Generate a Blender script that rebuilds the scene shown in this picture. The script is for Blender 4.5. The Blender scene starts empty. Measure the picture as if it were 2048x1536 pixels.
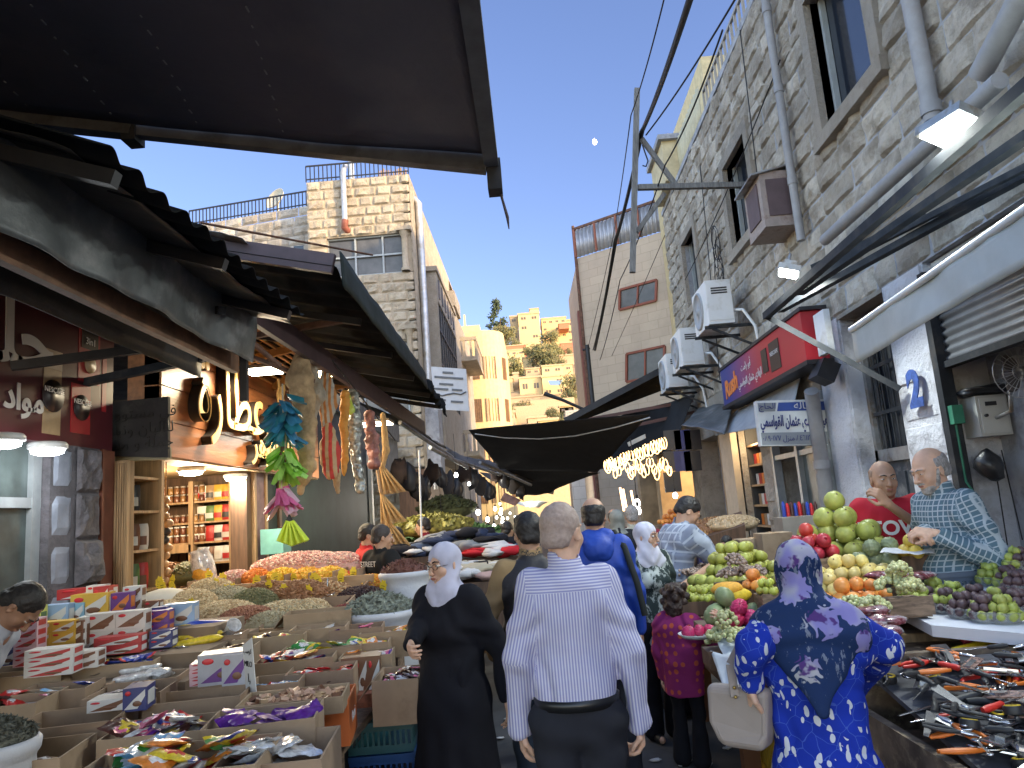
import bpy,math,random
import numpy as np
from mathutils import Vector,Matrix,Euler
rnd=random.Random(11)
S=bpy.context.scene
COL=S.collection
RAD=math.radians
# ------------------------------------------------------------ camera
F=1480.0
CAM=Vector((0,0,1.7))
_v=Vector((51/F,-252/F,-1)).normalized()
_u=Vector((-math.sin(RAD(4.6)),math.cos(RAD(4.6)),0))
_u=(_u-_u.dot(_v)*_v).normalized()
RC=Matrix((_v.cross(_u),_v,_u))
cd=bpy.data.cameras.new('camera')
cd.sensor_width=36;cd.lens=F/2048*36;cd.clip_start=.05;cd.clip_end=3000
co=bpy.data.objects.new('camera',cd);COL.objects.link(co)
co.matrix_world=Matrix.Translation(CAM)@RC.to_4x4()
S.camera=co
# ------------------------------------------------------------ light
SUN_EL,SUN_AZ=17.0,125.0         # azimuth clockwise from +Y
sdir=Vector((math.sin(RAD(SUN_AZ))*math.cos(RAD(SUN_EL)),math.cos(RAD(SUN_AZ))*math.cos(RAD(SUN_EL)),math.sin(RAD(SUN_EL))))
w=bpy.data.worlds.new('World');S.world=w;w.use_nodes=True
wn=w.node_tree;bg=wn.nodes['Background']
sky=wn.nodes.new('ShaderNodeTexSky');sky.sky_type='NISHITA';sky.sun_disc=False
sky.sun_elevation=RAD(SUN_EL);sky.sun_rotation=RAD(SUN_AZ)
sky.air_density=1.0;sky.dust_density=.6;sky.ozone_density=2.6
tn=wn.nodes.new('ShaderNodeMix');tn.data_type='RGBA';tn.blend_type='MULTIPLY';tn.inputs[0].default_value=1;
gc=wn.nodes.new('ShaderNodeTexCoord');gs=wn.nodes.new('ShaderNodeSeparateXYZ');wn.links.new(gc.outputs['Generated'],gs.inputs[0])
gr=wn.nodes.new('ShaderNodeMapRange');gr.interpolation_type='SMOOTHSTEP';gr.inputs[1].default_value=.15;gr.inputs[2].default_value=.72;wn.links.new(gs.outputs['Y'],gr.inputs[0])
gm_=wn.nodes.new('ShaderNodeMix');gm_.data_type='RGBA';gm_.inputs[6].default_value=(2.6,2.08,1.8,1);gm_.inputs[7].default_value=(.74,.65,.76,1)   # the evening sky is brighter and warmer on the sun's side
wn.links.new(gr.outputs[0],gm_.inputs[0]);wn.links.new(gm_.outputs[2],tn.inputs[7])
wn.links.new(sky.outputs[0],tn.inputs[6]);wn.links.new(tn.outputs[2],bg.inputs[0]);bg.inputs[1].default_value=.14
sd=bpy.data.lights.new('sun','SUN');sd.energy=2.0;sd.angle=RAD(.6);sd.color=(1,.72,.36)
so=bpy.data.objects.new('sun',sd);COL.objects.link(so)
so.rotation_euler=sdir.to_track_quat('Z','Y').to_euler()
S.view_settings.view_transform='Standard';S.view_settings.look='None'
S.view_settings.exposure=1.6;S.view_settings.gamma=1
S.cycles.max_bounces=6;S.cycles.diffuse_bounces=4;S.cycles.transparent_max_bounces=8
S.cycles.use_denoising=True;S.cycles.sample_clamp_indirect=4
S.cycles.caustics_reflective=False;S.cycles.caustics_refractive=False
def lamp(kind,loc,energy,col=(1,1,1),size=.2,rot=None,spread=None):
 l=bpy.data.lights.new('lamp_light',kind);l.energy=energy;l.color=col
 if kind=='AREA':l.size=size;l.shape='SQUARE'
 else:l.shadow_soft_size=size
 o=bpy.data.objects.new('lamp_light',l);COL.objects.link(o);o.location=loc
 if rot is not None:o.rotation_euler=Vector(rot).to_track_quat('-Z','Y').to_euler()
 return o
# ------------------------------------------------------------ picture <-> place
def ray(px,py):return RC@Vector(((px-1024)/F,-(py-768)/F,-1))
def aty(px,py,y):d=ray(px,py);return CAM+d*(y/d.y)
def atx(px,py,x):d=ray(px,py);return CAM+d*(x/d.x)
def atz(px,py,z):d=ray(px,py);return CAM+d*((z-1.7)/d.z)
# ------------------------------------------------------------ noise
def vn(P,seed=0):
 P=np.asarray(P,float);i=np.floor(P).astype(np.int64);f=P-i;f=f*f*(3-2*f)
 def h(a,b,c):
  n=(a*73856093)^(b*19349663)^(c*83492791)^(seed*2654435)
  n=(n^(n>>13))*1274126177&0x7fffffff
  return((n>>8)&0xffff)/32767.5-1
 r=0
 for a in(0,1):
  for b in(0,1):
   for c in(0,1):
    wt=(f[:,0]if a else 1-f[:,0])*(f[:,1]if b else 1-f[:,1])*(f[:,2]if c else 1-f[:,2])
    r=r+wt*h(i[:,0]+a,i[:,1]+b,i[:,2]+c)
 return r
def fbm(P,o=3,seed=0):
 r=0;a=1;P=np.asarray(P,float)
 for k in range(o):r=r+a*vn(P,seed+k);P=P*2.03+5.1;a*=.5
 return r
# ------------------------------------------------------------ materials
MC={}
def nt(name):
 m=bpy.data.materials.new(name);m.use_nodes=True
 return m,m.node_tree,m.node_tree.nodes['Principled BSDF']
def node(t,typ,**kw):
 n=t.nodes.new('ShaderNode'+typ)
 for k,v in kw.items():
  if k in n.inputs:n.inputs[k].default_value=v
  else:setattr(n,k,v)
 return n
def c4(c):return(c[0],c[1],c[2],1)
def mixc(t,fac,a,b):
 n=t.nodes.new('ShaderNodeMix');n.data_type='RGBA'
 for i,val in((0,fac),(6,a),(7,b)):
  if isinstance(val,bpy.types.NodeSocket):t.links.new(val,n.inputs[i])
  elif i==0:n.inputs[0].default_value=val
  else:n.inputs[i].default_value=c4(val)
 return n.outputs[2]
def math_(t,op,a,b=0,clamp=False):
 n=t.nodes.new('ShaderNodeMath');n.operation=op;n.use_clamp=clamp
 for i,val in enumerate((a,b)):
  if isinstance(val,bpy.types.NodeSocket):t.links.new(val,n.inputs[i])
  else:n.inputs[i].default_value=val
 return n.outputs[0]
def step(t,x,lo,hi):
 n=t.nodes.new('ShaderNodeMapRange');n.interpolation_type='SMOOTHSTEP'
 t.links.new(x,n.inputs[0]);n.inputs[1].default_value=lo;n.inputs[2].default_value=hi
 return n.outputs[0]
def obj_co(t,sc=(1,1,1),rot=(0,0,0),uv=False,gen=False):
 tc=t.nodes.new('ShaderNodeTexCoord');mp=t.nodes.new('ShaderNodeMapping')
 mp.inputs['Scale'].default_value=sc;mp.inputs['Rotation'].default_value=rot
 t.links.new(tc.outputs['UV' if uv else 'Generated' if gen else 'Object'],mp.inputs[0]);return mp.outputs[0]
def noise_(t,co,scale,detail=4,rough=.55,out='Fac'):
 n=node(t,'TexNoise',Scale=scale,Detail=detail,Roughness=rough);t.links.new(co,n.inputs['Vector']);return n.outputs[out]
def bump_(t,p,hgt,dist=.01,strength=.6):
 b=node(t,'Bump',Strength=strength,Distance=dist);t.links.new(hgt,b.inputs['Height']);t.links.new(b.outputs[0],p.inputs['Normal'])
def M(name,col=(.5,.5,.5),rough=.7,metal=0,var=.12,vs=6,bump=0,bs=60,emit=0,ecol=None,dirt=None,ds=3,spec=.5,trans=0,alpha=1,coat=0,sss=0,sc=(1,1,1),rndv=0):
 if name in MC:return MC[name]
 m,t,p=nt(name);MC[name]=m
 co=obj_co(t,sc)
 base=None
 if var:
  f=step(t,noise_(t,co,vs,5,.6),.3,.7)
  base=mixc(t,f,[x*(1-var)for x in col],[min(1,x*(1+var))for x in col])
 if dirt:
  f2=step(t,noise_(t,co,ds,6,.65),.48,.68)
  base=mixc(t,f2,base if base else col,dirt)
 if rndv:
  oi=t.nodes.new('ShaderNodeObjectInfo');hs=node(t,'HueSaturation')
  t.links.new(math_(t,'MULTIPLY_ADD',oi.outputs['Random'],rndv*2),hs.inputs['Value']);
  hs.inputs['Value'].links[0].from_node.inputs[2].default_value=1-rndv
  hv=math_(t,'MULTIPLY_ADD',oi.outputs['Random'],rndv*.12);hv.node.inputs[2].default_value=.5-rndv*.06
  t.links.new(hv,hs.inputs['Hue'])
  if base:t.links.new(base,hs.inputs['Color'])
  else:hs.inputs['Color'].default_value=c4(col)
  base=hs.outputs[0]
 if base:t.links.new(base,p.inputs['Base Color'])
 else:p.inputs['Base Color'].default_value=c4(col)
 p.inputs['Roughness'].default_value=rough;p.inputs['Metallic'].default_value=metal
 p.inputs['Specular IOR Level'].default_value=spec
 p.inputs['Transmission Weight'].default_value=trans;p.inputs['Alpha'].default_value=alpha
 p.inputs['Coat Weight'].default_value=coat
 if sss:p.inputs['Subsurface Weight'].default_value=sss;p.inputs['Subsurface Radius'].default_value=(.02,.008,.004)
 if emit:
  p.inputs['Emission Color'].default_value=c4(ecol or col);p.inputs['Emission Strength'].default_value=emit
 if bump:bump_(t,p,noise_(t,co,bs,5,.6),min(.01,.3/bs),bump)
 return m
# ------------------------------------------------------------ meshes
ORG={}
class MB:
 def __init__(s):s.v=[];s.f=[];s.m=[];s.s=[];s.uv=None;s.tone=[]
 def add(s,vs,fs,mi=0,sm=False):
  b=len(s.v);s.v.extend([tuple(q)for q in vs]);s.f.extend([tuple(i+b for i in q)for q in fs])
  s.m.extend([mi]*len(fs));s.s.extend([sm]*len(fs));return s
 def box(s,x0,x1,y0,y1,z0,z1,mi=0):
  return s.add([(x0,y0,z0),(x1,y0,z0),(x1,y1,z0),(x0,y1,z0),(x0,y0,z1),(x1,y0,z1),(x1,y1,z1),(x0,y1,z1)],
      [(0,3,2,1),(4,5,6,7),(0,1,5,4),(1,2,6,5),(2,3,7,6),(3,0,4,7)],mi)
 def bbox(s,c,d,mi=0,M4=None,bev=.0):
  a=MB();a.box(-d[0]/2,d[0]/2,-d[1]/2,d[1]/2,-d[2]/2,d[2]/2)
  T=Matrix.Translation(c)@(M4 if M4 is not None else Matrix())
  return s.add([T@Vector(q)for q in a.v],a.f,mi)
 def beam(s,p,q,wd,ht,mi=0,up=(0,0,1)):
  p,q=Vector(p),Vector(q);d=(q-p);L=d.length;d.normalize();u=Vector(up)
  if abs(d.dot(u))>.98:u=Vector((0,1,0))
  sd_=d.cross(u).normalized();u=sd_.cross(d).normalized()
  vs=[b+sd_*(sx*wd/2)+u*(sz*ht/2)for b in(p,q)for sx,sz in((-1,-1),(1,-1),(1,1),(-1,1))]
  return s.add(vs,[(0,1,2,3),(7,6,5,4),(0,4,5,1),(1,5,6,2),(2,6,7,3),(3,7,4,0)],mi)
 def tube(s,pts,r,n=8,mi=0,cap=True,sm=True):
  pts=[Vector(q)for q in pts];N=len(pts);rs=r if isinstance(r,(list,tuple))else[r]*N
  vs=[];prev=None
  for i,q in enumerate(pts):
   d=(pts[min(i+1,N-1)]-pts[max(i-1,0)]).normalized()
   if prev is None:prev=d.orthogonal().normalized()
   prev=(prev-d*prev.dot(d)).normalized();b=d.cross(prev)
   for k in range(n):
    a=2*math.pi*k/n;vs.append(q+(prev*math.cos(a)+b*math.sin(a))*rs[i])
  fs=[(i*n+k,i*n+(k+1)%n,(i+1)*n+(k+1)%n,(i+1)*n+k)for i in range(N-1)for k in range(n)]
  s.add(vs,fs,mi,sm)
  if cap:s.add(vs[:n],[tuple(range(n))[::-1]],mi);s.add(vs[-n:],[tuple(range(n))],mi)
  return s
 def lathe(s,prof,c=(0,0,0),n=20,mi=0,T=None,sm=True):
  vs=[]
  for r,z in prof:
   for k in range(n):
    a=2*math.pi*k/n;q=Vector((r*math.cos(a),r*math.sin(a),z))
    vs.append((T@q if T is not None else q)+Vector(c))
  fs=[(i*n+k,i*n+(k+1)%n,(i+1)*n+(k+1)%n,(i+1)*n+k)for i in range(len(prof)-1)for k in range(n)]
  return s.add(vs,fs,mi,sm)
 def ell(s,c,r,nu=12,nv=8,mi=0,T=None,disp=0,seed=0,sm=True):
  vs=[];c=Vector(c)
  for j in range(nv+1):
   th=math.pi*j/nv
   for i in range(nu):
    ph=2*math.pi*i/nu;q=Vector((math.sin(th)*math.cos(ph),math.sin(th)*math.sin(ph),math.cos(th)))
    vs.append(q)
  if disp:
   A=np.array([tuple(q)for q in vs]);k=1+disp*fbm(A*1.7+seed*3.1,2,seed);vs=[q*float(kk)for q,kk in zip(vs,k)]
  vs=[Vector((q.x*r[0],q.y*r[1],q.z*r[2]))for q in vs]
  vs=[(T@q if T is not None else q)+c for q in vs]
  fs=[(j*nu+i,(j+1)*nu+i,(j+1)*nu+(i+1)%nu,j*nu+(i+1)%nu)for j in range(nv)for i in range(nu)]
  return s.add(vs,fs,mi,sm)
 def grains(s,P,size,lng,ncol,rr,mi0=0):
  n=len(P);k=6;B=[(0,0,1)]+[(math.cos(a),math.sin(a),0)for a in[i*math.pi/3 for i in range(k)]]+[(0,0,-1)]
  B=np.array(B)*(size*lng/2,size/2,size/2.6);g=np.random.RandomState(rr);q=g.normal(size=(n,4));q[:,1:3]*=.5;q/=np.linalg.norm(q,axis=1)[:,None];w,x,y,z=q.T
  R=np.stack([1-2*(y*y+z*z),2*(x*y-z*w),2*(x*z+y*w),2*(x*y+z*w),1-2*(x*x+z*z),2*(y*z-x*w),2*(x*z-y*w),2*(y*z+x*w),1-2*(x*x+y*y)],1).reshape(n,3,3)
  V=(np.einsum('nij,kj->nki',R,B)*g.uniform(.75,1.2,(n,1,1))+np.asarray(P)[:,None,:]).reshape(-1,3).tolist();F=[(0,1+i,1+(i+1)%k)for i in range(k)]+[(k+1,1+(i+1)%k,1+i)for i in range(k)]
  b=len(s.v);s.v+=V;s.f+=[tuple(b+j*(k+2)+e for e in f)for j in range(n)for f in F];s.m+=np.repeat(g.randint(0,ncol,n)+mi0,len(F)).tolist();s.s+=[False]*(n*len(F));return s
 def grid(s,fn,nu,nv,mi=0,sm=True,uv=False):
  vs=[fn(i/nu,j/nv)for j in range(nv+1)for i in range(nu+1)]
  return s.add(vs,[(j*(nu+1)+i,j*(nu+1)+i+1,(j+1)*(nu+1)+i+1,(j+1)*(nu+1)+i)for j in range(nv)for i in range(nu)],mi,sm)
 def poly(s,pts,n,th,mi=0):
  n=Vector(n).normalized()*th;k=len(pts);a=[Vector(q)for q in pts];b=[q+n for q in a]
  return s.add(a+b,[tuple(range(k))[::-1],tuple(range(k,2*k))]+[(i,(i+1)%k,k+(i+1)%k,k+i)for i in range(k)],mi)
 def build(s,name,mats,parent=None,org=None,mesh_only=False):
  if not isinstance(mats,(list,tuple)):mats=[mats]
  if org is None:org=ORG.get(parent.name,Vector())if parent is not None else Vector()
  org=Vector(org)
  me=bpy.data.meshes.new(name)
  A=np.array([tuple(q)for q in s.v],float).reshape(-1,3)-np.array(tuple(org))
  me.from_pydata(A.tolist(),[],s.f)
  for m in mats:me.materials.append(m)
  me.polygons.foreach_set('material_index',s.m);me.polygons.foreach_set('use_smooth',s.s)
  if s.tone:
   at=me.attributes.new('tone','FLOAT','FACE');at.data.foreach_set('value',s.tone)
  me.update()
  if mesh_only:return me
  o=bpy.data.objects.new(name,me);COL.objects.link(o)
  ORG[o.name]=org
  if parent is not None:o.parent=parent
  else:o.location=org
  return o
def tag(o,label=None,cat=None,group=None,kind=None):
 if label:o['label']=label
 if cat:o['category']=cat
 if group:o['group']=group
 if kind:o['kind']=kind
 return o
def thing(name,loc,label,cat,group=None):
 o=bpy.data.objects.new(name,None);COL.objects.link(o);o.location=loc;o.empty_display_size=.05
 ORG[o.name]=Vector(loc);return tag(o,label,cat,group)
def inst(o,loc,rot=(0,0,0),sc=1,label=None,group=None):
 def cp(a,par):
  c=a.copy();COL.objects.link(c)
  if par is not None:c.parent=par
  for ch in a.children:cp(ch,c)
  return c
 c=cp(o,None);c.location=loc;c.rotation_euler=rot
 c.scale=(sc,sc,sc)if not isinstance(sc,(tuple,list))else sc
 if label:c['label']=label
 if group:c['group']=group
 return c
PROTO=[]
def proto(o):PROTO.append(o);return o
def link_mesh(name,me,loc,rot=(0,0,0),sc=1,parent=None):
 o=bpy.data.objects.new(name,me);COL.objects.link(o);o.location=loc;o.rotation_euler=rot
 o.scale=(sc,sc,sc)if not isinstance(sc,(tuple,list))else sc
 if parent is not None:o.parent=parent
 return o
def solid(o,th=.004):
 m=o.modifiers.new('thickness','SOLIDIFY');m.thickness=th;m.offset=0;return o
def lerp(a,b,t):return Vector(a)*(1-t)+Vector(b)*t
def sheet(corners,nu,nv,sag=0,namp=0,nsc=2,corr=0,ncorr=20,seed=0,along='u',folds=0,nf=8):
 a,b,c,d=[Vector(q)for q in corners]    # a-b bottom, d-c top
 nrm=(b-a).cross(d-a).normalized()
 us=[(i/nu,j/nv)for j in range(nv+1)for i in range(nu+1)]
 P=np.array([tuple(lerp(lerp(a,b,u),lerp(d,c,u),v))for u,v in us])
 UV=np.array(us)
 dn=namp*fbm(P*nsc,3,seed)
 if corr:dn=dn+corr*np.sin((UV[:,0]if along=='u' else UV[:,1])*ncorr*2*math.pi)
 if folds:dn=dn+folds*np.sin(UV[:,0]*nf*6.28+2*vn(UV@np.array([[3,0,0],[0,1.5,0]]),3))*(1-UV[:,1]*.7)
 P=P+np.outer(dn,np.array(tuple(nrm)))
 P[:,2]-=sag*16*(UV[:,0]*(1-UV[:,0]))*(UV[:,1]*(1-UV[:,1]))if sag>0 else 0
 m=MB();m.add(P.tolist(),[(j*(nu+1)+i,j*(nu+1)+i+1,(j+1)*(nu+1)+i+1,(j+1)*(nu+1)+i)for j in range(nv)for i in range(nu)],0,True)
 return m
# arabic shaping: presentation forms, written in visual order
_AF={}
for _c,_b,_n in(('ء',0xFE80,1),('آ',0xFE81,2),('أ',0xFE83,2),('ؤ',0xFE85,2),('إ',0xFE87,2),('ئ',0xFE89,4),('ا',0xFE8D,2),('ب',0xFE8F,4),('ة',0xFE93,2),('ت',0xFE95,4),('ث',0xFE99,4),('ج',0xFE9D,4),('ح',0xFEA1,4),('خ',0xFEA5,4),('د',0xFEA9,2),('ذ',0xFEAB,2),('ر',0xFEAD,2),('ز',0xFEAF,2),('س',0xFEB1,4),('ش',0xFEB5,4),('ص',0xFEB9,4),('ض',0xFEBD,4),('ط',0xFEC1,4),('ظ',0xFEC5,4),('ع',0xFEC9,4),('غ',0xFECD,4),('ف',0xFED1,4),('ق',0xFED5,4),('ك',0xFED9,4),('ل',0xFEDD,4),('م',0xFEE1,4),('ن',0xFEE5,4),('ه',0xFEE9,4),('و',0xFEED,2),('ى',0xFEEF,2),('ي',0xFEF1,4)):
 _AF[_c]=(_b,_n)
def arab(s):
 out=[]
 for i,ch in enumerate(s):
  if ch not in _AF:out.append(ch);continue
  b,n=_AF[ch]
  pj=i>0 and s[i-1]in _AF and _AF[s[i-1]][1]==4
  nj=n==4 and i+1<len(s)and s[i+1]in _AF and s[i+1]!='ء'
  k=(3 if nj else 1)if pj and n>1 else(2 if nj else 0)
  out.append(chr(b+k))
 return ''.join(reversed(out))
def text(s,size,mat,parent,O,U,V,ext=.004,name='lettering',width=None,align='CENTER',bold=0,sh=0):
 """letters standing on the plane through O spanned by U (reading direction) and V (up)"""
 cu=bpy.data.curves.new('t','FONT');cu.body=s;cu.size=size;cu.extrude=ext;cu.align_x=align;cu.align_y='CENTER';cu.offset=bold;cu.shear=sh
 cu.resolution_u=4
 ob=bpy.data.objects.new('t',cu);COL.objects.link(ob)
 bpy.context.view_layer.update()
 me=bpy.data.meshes.new_from_object(ob.evaluated_get(bpy.context.evaluated_depsgraph_get()))
 bpy.data.objects.remove(ob);bpy.data.curves.remove(cu)
 U=Vector(U).normalized();V=Vector(V);V=(V-U*V.dot(U)).normalized();N=U.cross(V)
 A=np.zeros(len(me.vertices)*3);me.vertices.foreach_get('co',A);A=A.reshape(-1,3)
 if len(A)and width:A[:,0]*=width/max(1e-6,np.ptp(A[:,0]))
 org=ORG.get(parent.name,Vector())
 B=A@np.array([tuple(U),tuple(V),tuple(N)])+np.array(tuple(Vector(O)+N*(ext+.002)-org))
 me.vertices.foreach_set('co',B.ravel());me.update()
 me.materials.clear();me.materials.append(mat)
 o=bpy.data.objects.new(name,me);COL.objects.link(o);o.parent=parent;ORG[o.name]=org
 return o
# ------------------------------------------------------------ shared materials
asphalt=M('asphalt',(.055,.056,.06),.85,var=.25,vs=3,bump=.5,bs=220,dirt=(.03,.03,.032),ds=1.2)
def stone_mat(name,c1,c2,c3,rough=.9,white=0):
 m,t,p=nt(name);co=obj_co(t)
 at=t.nodes.new('ShaderNodeAttribute');at.attribute_name='tone'
 a=mixc(t,at.outputs['Fac'],c1,c2)
 f=step(t,noise_(t,co,2.2,7,.7),.42,.66)
 b=mixc(t,f,a,c3)
 f2=step(t,noise_(t,co,14,6,.7),.5,.75)
 b=mixc(t,math_(t,'MULTIPLY',f2,.45),b,[x*.55 for x in c1])
 if white:
  f3=step(t,noise_(t,co,1.6,7,.7),.36,.5)
  b=mixc(t,f3,b,(.62,.63,.68))
 t.links.new(b,p.inputs['Base Color']);p.inputs['Roughness'].default_value=rough
 bump_(t,p,noise_(t,co,17,9,.72),.05,.9)
 return m
stone_grey=stone_mat('rock_faced_grey_limestone',(.35,.31,.26),(.58,.53,.455),(.28,.245,.20))
stone_white=stone_mat('whitewashed_stone',(.45,.45,.47),(.58,.58,.62),(.35,.34,.34),white=1)
stone_warm=stone_mat('warm_limestone',(.46,.38,.28),(.56,.48,.36),(.34,.29,.22))
stone_dark=stone_mat('dark_rough_stone',(.16,.15,.17),(.26,.25,.28),(.08,.08,.09))
plaster_white=M('white_plaster',(.68,.68,.66),.8,var=.08,dirt=(.45,.44,.42),ds=2,bump=.2,bs=30)
plaster_cream=M('cream_render',(.62,.52,.30),.9,var=.12,dirt=(.5,.38,.2),ds=.35)
plaster_grey=M('grey_plaster',(.33,.34,.37),.8,var=.2,vs=4,dirt=(.2,.2,.22),ds=5,bump=.4,bs=25)
dark_metal=M('dark_painted_steel',(.022,.025,.03),.7,var=.3,dirt=(.05,.045,.042),ds=6,spec=.3)
grey_metal=M('galvanised_steel',(.30,.31,.32),.45,metal=.6,var=.2,vs=8,dirt=(.2,.16,.12),ds=5)
black_metal=M('black_steel',(.02,.02,.024),.5,metal=.2,var=.3)
rust=M('rusty_steel',(.14,.07,.045),.8,var=.4,vs=12)
glass_dark=M('dark_glass',(.02,.025,.035),.08,var=0,spec=.8)
glass_green=M('shop_glass',(.02,.03,.027),.6,var=.3,vs=2,spec=.15)
glass_pale=M('pale_curtained_glass',(.10,.095,.09),.25,var=.35,vs=1.3)
frame_white=M('pale_window_frame',(.33,.36,.37),.5,var=.1)
pvc=M('grey_pipe_plastic',(.26,.26,.27),.6,var=.12,dirt=(.25,.24,.24),ds=4)
white_plastic=M('white_enamel',(.68,.69,.70),.4,var=.05,dirt=(.5,.49,.46),ds=3)
wire_black=M('black_cable',(.012,.012,.014),.6,var=0)
wood_fascia=M('oiled_wood_board',(.34,.13,.05),.35,var=.35,vs=2,sc=(6,.6,6),bump=.2,bs=8)
wood_light=M('light_wood',(.36,.24,.13),.55,var=.3,vs=3,sc=(8,8,.7))
wood_dark=M('dark_wood',(.10,.055,.032),.55,var=.35,vs=3,sc=(8,8,.8))
wood_old=M('weathered_plank',(.22,.15,.10),.8,var=.35,vs=4,sc=(3,3,14),dirt=(.10,.07,.05),ds=5)
card=M('corrugated_cardboard',(.33,.235,.155),.85,var=.10,vs=5,dirt=(.26,.18,.115),ds=4,rndv=.12)
card_in=M('cardboard_inside',(.36,.27,.185),.9,var=.08,rndv=.1)
tarp_dark=M('dark_tarpaulin',(.03,.032,.036),.5,var=.3,vs=2,bump=.4,bs=14,dirt=(.05,.045,.04),ds=3)
tarp_grey=M('grey_plastic_tarpaulin',(.08,.088,.09),.42,var=.3,vs=2.5,bump=.5,bs=9,dirt=(.2,.2,.2),ds=3)
tarp_white=M('white_awning_vinyl',(.42,.45,.44),.42,var=.06,bump=.25,bs=7)
awning_under=M('dark_awning_fabric',(.035,.03,.034),.75,var=.2,vs=2,dirt=(.055,.045,.042),ds=1.4,bump=.3,bs=20)
shade_black=M('black_shade_net',(.012,.013,.016),.9,var=.2)
corr_dark=M('dark_corrugated_sheet',(.016,.018,.02),.95,var=.3,dirt=(.025,.023,.022),ds=2,spec=.08)
def rockwall(name,O,U,V,W,H,bw,bh,holes,mats,amp=.035,n=(7,5),parent=None,seed=1,mortar=.008,smooth=False):
 """courses of rough faced blocks on the plane O + u U + v V, relief along U x V; holes = (u0,u1,v0,v1)"""
 O,U,V=Vector(O),Vector(U).normalized(),Vector(V).normalized();N=U.cross(V)
 r=random.Random(seed);vs=[];fs=[];tones=[]
 lines=sorted(set([0,H]+[round(h[i],3)for h in holes for i in(2,3)if 0<h[i]<H]))
 rows=[]
 for a,b in zip(lines[:-1],lines[1:]):
  k=max(1,round((b-a)/bh));rows+=[(a+(b-a)*i/k,a+(b-a)*(i+1)/k)for i in range(k)]
 Pn=[];Un=[];base=0
 for ri,(v0,v1)in enumerate(rows):
  segs=[(0,W)]
  for h in holes:
   if h[2]<=v0+1e-4 and h[3]>=v1-1e-4:
    ns=[]
    for s0,s1 in segs:
     if h[1]<=s0 or h[0]>=s1:ns.append((s0,s1));continue
     if h[0]>s0:ns.append((s0,h[0]))
     if h[1]<s1:ns.append((h[1],s1))
    segs=ns
  for s0,s1 in segs:
   u=s0
   while u<s1-1e-3:
    wd=bw*r.uniform(.65,1.35)
    if s1-(u+wd)<bw*.4:wd=s1-u
    u1=min(s1,u+wd)
    nx,ny=max(3,int(n[0]*(u1-u)/bw)),n[1]
    tv=r.random();tilt=(r.uniform(-.3,.3),r.uniform(-.3,.3));hh=r.uniform(.55,1.25)
    g=mortar
    for j in range(ny+1):
     for i in range(nx+1):
      fu=0 if i==0 else 1 if i==nx else(i-.5)/(nx-1)
      fv=0 if j==0 else 1 if j==ny else(j-.5)/(ny-1)
      e=0 if i in(0,nx)or j in(0,ny)else min(1,.45+3*min(fu,1-fu,fv,1-fv)*1.2)
      Pn.append((u+g+(u1-u-2*g)*fu,v0+g+(v1-v0-2*g)*fv,e,hh*(1+tilt[0]*(fu-.5)+tilt[1]*(fv-.5)),tv*50))
    for j in range(ny):
     for i in range(nx):
      q=base+j*(nx+1)+i;fs.append((q,q+1,q+nx+2,q+nx+1));tones.append(tv)
    base+=(nx+1)*(ny+1)
    u=u1
 A=np.array(Pn)
 nz=fbm(np.stack([A[:,0]*9+A[:,4],A[:,1]*9,A[:,4]],1),3,seed)
 d=A[:,2]*amp*(A[:,3]+.75*nz)-(A[:,2]==0)*.012
 P=np.array(tuple(O))+np.outer(A[:,0],tuple(U))+np.outer(A[:,1],tuple(V))+np.outer(d,tuple(N))
 m=MB();m.add(P.tolist(),fs,0,smooth);m.tone=tones
 return m,rows
def backing(m,O,U,V,W,H,holes,th,off=-.004):
 """flat wall behind the blocks, cut into boxes round the holes"""
 O,U,V=Vector(O),Vector(U).normalized(),Vector(V).normalized();N=U.cross(V)
 us=sorted(set([0,W]+[max(0,min(W,h[i]))for h in holes for i in(0,1)]));vs=sorted(set([0,H]+[max(0,min(H,h[i]))for h in holes for i in(2,3)]))
 for a,b in zip(us[:-1],us[1:]):
  run=None
  for c,d in list(zip(vs[:-1],vs[1:]))+[(None,None)]:
   solid_=c is not None and not any(h[0]<=a+1e-4 and h[1]>=b-1e-4 and h[2]<=c+1e-4 and h[3]>=d-1e-4 for h in holes)
   if solid_:run=(run[0],d)if run else(c,d)
   elif run:
    q=[O+U*x+V*y+N*off for x,y in((a,run[0]),(b,run[0]),(b,run[1]),(a,run[1]))]
    m.poly(q,-N,th);run=None
 return m
# ------------------------------------------------------------ ground
def ground_z(x,y):
 if y<45:return 0.0
 t=min(1,(y-45)/15);h=np.interp(y,[45,60,80,100,120,140,160,200,230,300,600],[0,3,7,12,17,23,31,45,52,58,60])
 return float(h)+(.8*math.sin(x*.09)+.5*math.sin(x*.23+y*.1))*t+.03*max(0,abs(x)-30)*t
g=MB()
ys=[-30,-5,0,3,6,10,20,44]+list(range(48,240,4))+[260,300,400,600,1200]
xs=[-900,-300,-120,-60]+list(range(-48,49,4))+[60,120,300,900]
gv=[(x,y,ground_z(x,y)+(0 if y<45 else .7*float(vn(np.array([[x*.3,y*.3,0]]))[0])))for y in ys for x in xs]
nx=len(xs);fs=[(j*nx+i,j*nx+i+1,(j+1)*nx+i+1,(j+1)*nx+i)for j in range(len(ys)-1)for i in range(nx-1)]
hill_m=M('dry_hillside_earth',(.40,.27,.14),.95,var=.3,vs=.15,dirt=(.16,.14,.06),ds=.22,bump=1,bs=2)
yc=np.array([sum(gv[i][1]for i in f)/4 for f in fs])
near=MB();near.add(gv,[f for f,y in zip(fs,yc)if y<46],0,True)
tag(near.build('ground',asphalt),kind='structure')
far=MB();far.add(gv,[f for f,y in zip(fs,yc)if y>=46],0,True)
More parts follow.
